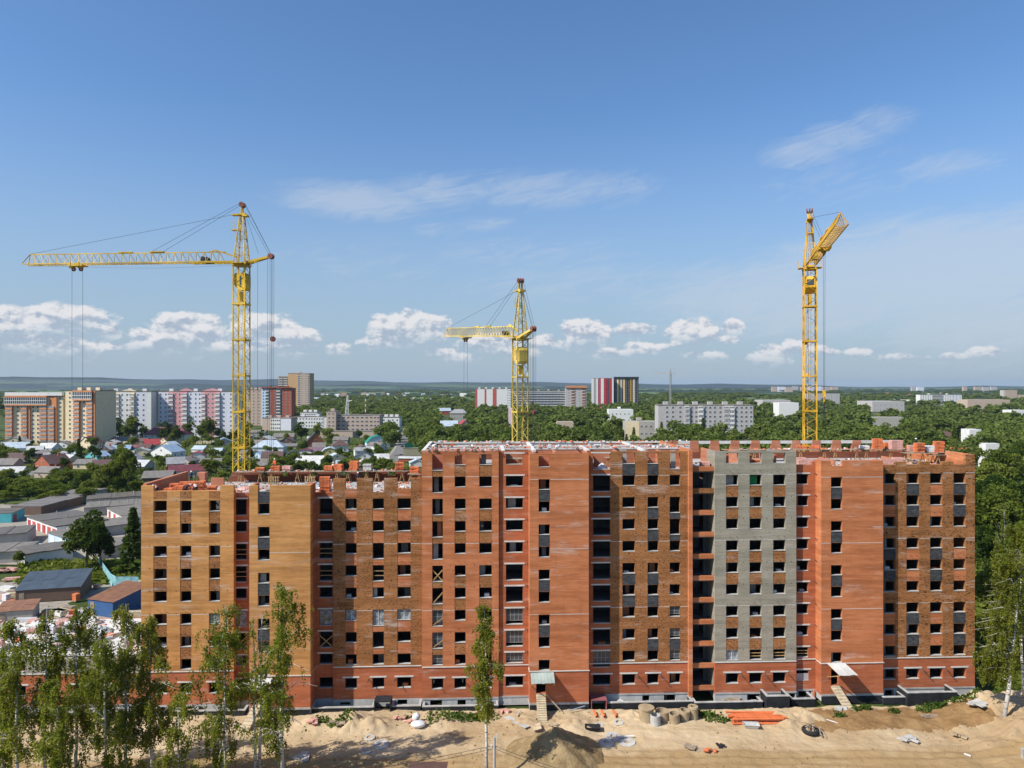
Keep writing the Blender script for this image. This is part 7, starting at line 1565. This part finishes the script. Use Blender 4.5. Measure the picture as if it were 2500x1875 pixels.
for px, yb, yt, pr, w, lab in ((128, 1080, 1010, 2, .7, 'slim dark poplar before the orange tower, left of a pair'), (146, 1082, 1013, 2, .9, 'slim dark poplar before the orange tower, right of a pair'), (262, 1075, 1004, 2, .8, 'dark tree at the foot of the blank tower wall'), (288, 1070, 1014, 2, .9, 'dark tree before the white and cream block'), (325, 1073, 1009, 0, 1.2, 'round tree before the right half of the cream block'),
                          (366, 1064, 992, 1, 1.1, 'pale green poplar between white and pink blocks'), (411, 1064, 994, 0, 1.1, 'round poplar before the white part of the pink block'), (475, 1066, 989, 2, 1.3, 'large dark poplar before the pink block'), (516, 1070, 1013, 0, 1.0, 'birch like tree before the right gable of the pink block'), (420, 1085, 1052, 0, 1.2, 'bush tree in front of the pale green house'), (735, 1075, 1029, 2, 1.5, 'round dark tree above the steep brick cottage'), (775, 1068, 1028, 0, 1.2, 'round green tree left of the beige office'), (920, 1108, 1078, 0, 1.1, 'round tree beside the green gambrel house'), (705, 1140, 1115, 0, 1.1, 'round bush before the large corrugated barn roof'), (672, 1116, 1085, 1, .8, 'narrow tree right of the white house with three windows')):
    one(px, yb, yt, POP[(0, 1, 1)[pr]] if pr == 2 else POP[2 * (pr % 2)], lab, wide=w)
for i in range(20):
    px = (250, 272, 296, 310, 338, 352, 392, 404, 432, 446, 458, 492, 500, 530, 545, 560, 575, 600, 640, 700)[i]; yb = trnd.uniform(1066, 1080); p = gnd(px, yb); s = trnd.uniform(.72, 1.15) * (.7 if px > 520 else 1)
    tree('broadleaf_tree', POP[trnd.randint(0, 2)], p.x, p.y, (s * 1.25, s * 1.25, s), 'dark leafy tree in the row at the foot of the pink and cream blocks', 'tree', 'tree row at the foot of the apartment blocks')
gw_, gt_, gr_ = 'garden trees among the small houses', 'trees of the wood beyond the building', 'trees of the dense grove at the right edge'
LAB = {gw_: ['green garden tree standing among the small houses'], gt_: ['leafy tree of the wood beyond the unfinished building'], gr_: ['leafy tree of the dense grove at the right of the building']}
HN = []
for hx in [o for o in COL.objects if o.parent is None and o.get('category') == 'house' and not o.get('group')]:
    l = hx['label']
    for cut in (' at ', ' beside ', ' between ', ' right ', ' left ', ' below', ' above', ' under', ' behind', ' before', ' on ', ' in ', ' among', ' just', ' beyond', ' close', ' facing'): l = l.split(cut)[0]
    HN.append((hx.location.x, hx.location.y, ' '.join(l.split()[:9])))
used_l = {}
def near_label(x, y, noun='green garden tree'):
    c = []
    for hx, hy, l in sorted(HN, key=lambda q: (q[0] - x) ** 2 + ((q[1] - y) * .6) ** 2)[:6]:
        dpx = (x / y - hx / hy) * F
        for w in ([('right of' if dpx > 0 else 'left of')] if abs(dpx) > 14 else []) + [('in front of' if y < hy else 'behind')]: c.append(noun + ' ' + w + ' the ' + l)
    for l in c:
        if l not in used_l and len(l.split()) <= 16: used_l[l] = 1; return l
    return c[0]
k = 0
while k < 155:       # gardens
    px, yb = trnd.uniform(-60, 1010), trnd.uniform(1074, 1212) if trnd.random() < .8 else trnd.uniform(1155, 1240)
    if px > 345 and yb > 1185: continue
    p = gnd(px, yb)
    if yb > 1215 and px > 40 or not free(p.x, p.y, 1.0): continue
    s = trnd.uniform(.40, .80) * (.75 if yb > 1160 and px < 340 else 1); tree('broadleaf_tree', trnd.choice(LOW), p.x, p.y, (s * trnd.uniform(1, 1.4), s * trnd.uniform(1, 1.4), s), near_label(p.x, p.y), 'tree', gw_); k += 1
k = 0
while k < 120:       # bushes between the houses
    px, yb = trnd.uniform(-40, 960), trnd.uniform(1080, 1172); p = gnd(px, yb)
    if px > 345 and yb > 1160 or any((p.x - a) ** 2 + (p.y - b_) ** 2 < (r_ * .8) ** 2 for a, b_, r_ in HOUSE_AT) or STREET(p.x, p.y): continue
    s = trnd.uniform(.2, .36); o = thing('garden_bush', near_label(p.x, p.y, 'low green bush'), 'bush', (p.x, p.y, -s * 3.6), trnd.uniform(0, 6), 'bushes in the gardens of the small houses', (s * 1.7, s * 1.7, s)); link('crown', trnd.choice(LOW)[0], o); k += 1
k = 0
while k < 44:        # thicket behind the garages
    px, yb = trnd.uniform(-40, 345), trnd.uniform(1178, 1232); p = gnd(px, yb)
    if px > 215 and yb > 1208 or 30 < px < 175 and yb < 1188: continue
    s = trnd.uniform(.32, .52); tree('broadleaf_tree', LOW[trnd.randint(0, 5)], p.x, p.y, (s * 1.7, s * 1.7, s), 'bushy tree in the thicket between houses and garages', 'tree', 'trees of the thicket behind the garages'); k += 1
k = 0
while k < 36:        # grove at the right
    px, D = trnd.uniform(2392, 2600), trnd.uniform(104, 330); x = (px - CX) / F * D
    if D < 125 and px < 2440: continue
    s = trnd.uniform(.95, 1.4); tree('broadleaf_tree', trnd.choice(HI), x, D, (s, s, s), LAB[gr_][0], 'tree', gr_); k += 1
# the wood: sizes fall with distance; the nearest are things, the rest one mass
cand = []
def wood(px0, px1, D0, D1, n, skip=None):
    for _ in range(n):
        D = D0 * (D1 / D0) ** trnd.random(); px = trnd.uniform(px0, px1); x = (px - CX) / F * D
        if skip and skip(px, D): continue
        cand.append((D, x, trnd.choice([trnd.uniform(.55, .9), trnd.uniform(.8, 1.15), trnd.uniform(.8, 1.15), trnd.uniform(1.05, 1.4)])))
def skipw(px, D):
    for p0, p1, d0, d1 in ((1598, 1848, 475, 500), (1520, 1612, 485, 530), (1520, 1612, 420, 485), (1085, 1165, 500, 590), (1100, 1150, 545, 760), (1066, 1100, 540, 1000), (2280, 2350, 420, 500), (1452, 1520, 600, 670), (2120, 2212, 560, 740), (1486, 1546, 660, 830), (2120, 2212, 950, 1180), (2360, 2470, 1100, 1290), (1895, 1955, 800, 930), (960, 1000, 300, 700), (1236, 1256, 500, 575), (1355, 1405, 480, 575)):
        if p0 < px < p1 and d0 < D < d1: return True
    return False
wood(1040, 2620, 335, 2400, 2900, skipw); wood(945, 1100, 500, 2300, 260, skipw); wood(690, 960, 720, 2300, 520); wood(560, 720, 780, 2200, 90); wood(-200, 620, 640, 2600, 480, lambda px, D: D < 1000 and trnd.random() < .5); wood(930, 1050, 420, 520, 14, skipw)
cand.sort()
NW = 30
for D, x, s in cand[:NW]: tree('broadleaf_tree', trnd.choice(LOW), x, D, (s * trnd.uniform(.95, 1.25), s * trnd.uniform(.95, 1.25), s), LAB[gt_][0], 'tree', gt_)
def mass(name, items, big=False):
    out = []
    for D, x, s in items:
        q = TIN[trnd.randint(0, 4)]; a = trnd.uniform(0, 6.28); c_, s_ = math.cos(a), math.sin(a); f = 1.0 if not big else 1
        if D < 530: q = LOW[trnd.randint(0, 5)][2] if trnd.random() < .86 else CON[trnd.randint(0, 1)][2] * .95
        sx = s * (1 + min(1.0, D / 2500)); v = np.stack([(q[:, 0] * c_ - q[:, 1] * s_) * sx + x, (q[:, 0] * s_ + q[:, 1] * c_) * sx + D, q[:, 2] * s], 1); out.append(v)
    return tag(link(name, np_mesh(name, np.concatenate(out), ['leaff'])), kind='stuff')
far = []
for _ in range(1100):
    D = 2200 * (7500 / 2200) ** trnd.random(); px = trnd.uniform(-150, 2650)
    if fbm((px - CX) * D / F, D, .0009, 2.2, 3) < (.0 if px < 1500 else -.25): continue
    far.append((D, (px - CX) / F * D, trnd.uniform(.8, 1.15)))
mass('woods', cand[NW:]); 
_T = TIN
def wide(items):
    out = []
    for D, x, s in items:
        q = _T[trnd.randint(0, 4)]; v = np.stack([q[:, 0] * s * trnd.uniform(4, 10) + x, q[:, 1] * 4 + D, q[:, 2] * s], 1); out.append(v)
    tag(link('far_woods', np_mesh('far_woods', np.concatenate(out), ['leaff'])), kind='stuff')
wide(far)
# low shrubs: uncountable undergrowth below the wood, in the gardens and by the yard
P = []
for _ in range(9000):
    u = trnd.random()
    if u < .45: px, yb = trnd.uniform(-60, 1000), trnd.uniform(1070, 1215)
    elif u < .65: px, yb = trnd.uniform(60, 340), trnd.uniform(1376, 1425)
    else: px, yb = trnd.uniform(2384, 2560), trnd.uniform(1200, 1690)
    p = gnd(px, yb)
    if u < .45 and not free(p.x, p.y, .5): continue
    if u >= .65 and p.y < 108 and px < 2450: continue
    if .45 < u < .65 and 225 < px < 300 and yb > 1380 and trnd.random() < .6: continue
    s = 1.2 if u < .45 else .7
    for q in range(5): P.append((p.x + trnd.gauss(0, s), p.y + trnd.gauss(0, s), abs(trnd.gauss(0, .55 * s)) + .1))
tag(link('undergrowth', np_mesh('undergrowth', leaf_quads(np.array(P), .5, .5, 9), ['leaf'])), kind='stuff')
# ---- birches
def birch(x, y, h, rc, label, seed, n=420, start=.25, leaf=.078, lean=(0, 0), twin=False, bare=False, shape=1.0, z=0, side=0.0, group=None, back=0.0):
    r = random.Random(seed); rn = np.random.default_rng(seed); t = thing('birch_tree', label, 'birch tree', (x, y, z), 0, group)
    b = MB(); N = 14; pts = []; ox = oy = 0.0
    for i in range(N + 1):
        f = i / N; ox += r.uniform(-.09, .09); oy += r.uniform(-.09, .09); pts.append(Vector((ox + lean[0] * f, oy + lean[1] * f, h * f - (.4 if i == 0 else 0))))
    r0 = .011 * h
    for i in range(N): b.tube(pts[i], pts[i + 1], r0 * (1 - .88 * i / N), r0 * (1 - .88 * (i + 1) / N), 8, cap=False)
    def on(f): k = min(N - 1, int(f * N)); return pts[k].lerp(pts[k + 1], f * N - k)
    ends = []; br_ = MB(); nl = max(12, int(n / 17)) if not bare else 16
    for i in range(nl):
        f = start + (.98 - start) * ((i + r.random()) / nl); a = r.uniform(0, 6.28); env = rc * shape_at((f - start) / (1 - start), shape); L = env * r.uniform(.4, 1.45)
        d = Vector((math.cos(a) + side, math.sin(a) * .9 + back, r.uniform(.5, 1.2) if not bare else r.uniform(1.2, 2.2))).normalized(); q = on(f); m_ = q + d * L * .62; e = m_ + (Vector((d.x, d.y, d.z * .2 if not bare else d.z)) + Vector((0, 0, -.3 if not bare else 0))).normalized() * L * .55
        w = r0 * (1 - .88 * f) * .34; br_.tube(q, m_, w, w * .6, 5, cap=False); br_.tube(m_, e, w * .6, w * .2, 4, cap=False); ends.append((q, m_, e, L))
        for _ in range(3):
            s_ = q.lerp(m_, r.uniform(.4, 1)); a2 = r.uniform(0, 6.28); e2 = s_ + Vector((math.cos(a2), math.sin(a2), r.uniform(.1, .8))) * L * .42; br_.tube(s_, e2, w * .35, w * .1, 4, cap=False); ends.append((s_, s_.lerp(e2, .5), e2, L * .5))
    b.build('trunk', 'birch', t, smooth=True); br_.build('branches', 'birch', t)
    if n:
        n = int(n * .95); P = []; ends.append((on(.9), on(.95), on(1.0), rc * .4)); wts = [r.uniform(.05, 1.0) ** 1.6 * (.4 + l[3]) for l in ends]
        for q, m_, e, L in r.choices(ends, wts, k=n):
            f = .42 + .6 * r.random(); c = q.lerp(m_, f * 2) if f < .5 else m_.lerp(e, f * 2 - 1)
            ln = r.uniform(.3, 1.0) ** 1.3 * 2.3 * min(1, rc / 2.2); k_ = int(9 + ln * 10); dx, dy = r.gauss(0, .12), r.gauss(0, .12)
            for j in range(k_): g_ = j / k_; w_ = .13 * (1 - .5 * g_); P.append((c.x + dx * (1 + g_) + r.gauss(0, w_), c.y + dy * (1 + g_) + r.gauss(0, w_), c.z + .1 - ln * g_ + r.gauss(0, .08)))
        link('crown', np_mesh('crown', leaf_quads(np.array(P), leaf, .3, seed, 1.2, .4), ['leafb']), t)
    return t
def shape_at(f, s): return s * (1 - f) ** .33 * (.62 + .38 * math.sin(min(1, f * 2.4) * 1.57)) + .15
def bpx(px, Y, ytop, rc, label, seed, **k):
    x = (px - CX) / F * Y; birch(x, Y, H - (ytop - YH) * Y / F, rc, label, seed, **k)
bpx(8, 71, 1590, 2.9, 'leafy birch cut by the left edge of the photo', 1, n=620, start=.2)
bpx(42, 69, 1512, 2.7, 'birch with forked pale trunk near the left edge', 2, n=420, lean=(-.5, 0)); bpx(112, 73, 1485, 2.5, 'thin crowned birch with a tall pale trunk above the debris', 3, n=330)
bpx(190, 75, 1478, 2.6, 'slender birch with high narrow crown among the left birches', 4, n=560); bpx(252, 70, 1560, 2.7, 'shorter bushy birch between two taller ones at left', 5, n=620, start=.15)
bpx(306, 72, 1474, 2.8, 'birch with straight white trunk before the corner of the yellow section', 6, n=520); bpx(374, 73, 1502, 2.8, 'hanging birch before the first yellow windows', 7, n=560)
bpx(150, 67, 1660, 2.2, 'low leafy birch in the lower left corner', 8, n=600, start=.12); bpx(440, 68, 1690, 1.7, 'low bushy birch with hanging sprays before the pale sand', 9, n=330, start=.1)
bpx(545, 74, 1478, 3.2, 'broad leafy birch before the yellow stair tower', 10, n=700, start=.12); bpx(622, 75, 1510, 2.0, 'bare birch with forked white stems and few leaves', 11, n=26, bare=True, start=.42)
bpx(634, 75.5, 1495, 1.8, 'second bare birch stem beside the forked one', 12, n=14, bare=True, start=.45, lean=(.6, 0)); bpx(690, 74, 1432, 3.1, 'tallest full birch before the edge of the yellow stair tower', 13, n=720, start=.16)
bpx(1189, 75, 1484, 1.75, 'lone slender birch standing before the red middle section', 14, n=560, start=.37, shape=.9)
birch((2447 - CX) / F * 86, 86, 23.5, 3.0, 'big leaning birch with white trunk at the right edge', 15, n=1700, start=.2, lean=(2.6, .5), side=-.75, back=.8, z=1.2)
birch((2500 - CX) / F * 92, 92, 19, 3.0, 'half cut birch behind the leaning one at the right edge', 16, n=560, start=.42, lean=(-.4, 0), z=1.5)
birch((2462 - CX) / F * 118, 118, 21, 2.4, 'dead topped birch with bare white twigs above the grove', 17, n=60, bare=True, start=.5, lean=(-1, 0))
# ------------------------------------------------------------------ air
hz = MB(); hz.box(-19000, 19000, -17000, 15500, -60, 110)
hm = bpy.data.materials.new('hazy air'); hm.use_nodes = True; hm.node_tree.nodes.clear()
v = hm.node_tree.nodes.new('ShaderNodeVolumePrincipled'); v.inputs['Color'].default_value = (.66, .82, 1, 1); v.inputs['Density'].default_value = 4.0e-5; v.inputs['Anisotropy'].default_value = .2
o_ = hm.node_tree.nodes.new('ShaderNodeOutputMaterial'); hm.node_tree.links.new(v.outputs[0], o_.inputs['Volume']); M['haze'] = hm
tag(hz.build('haze', 'haze'), kind='stuff')
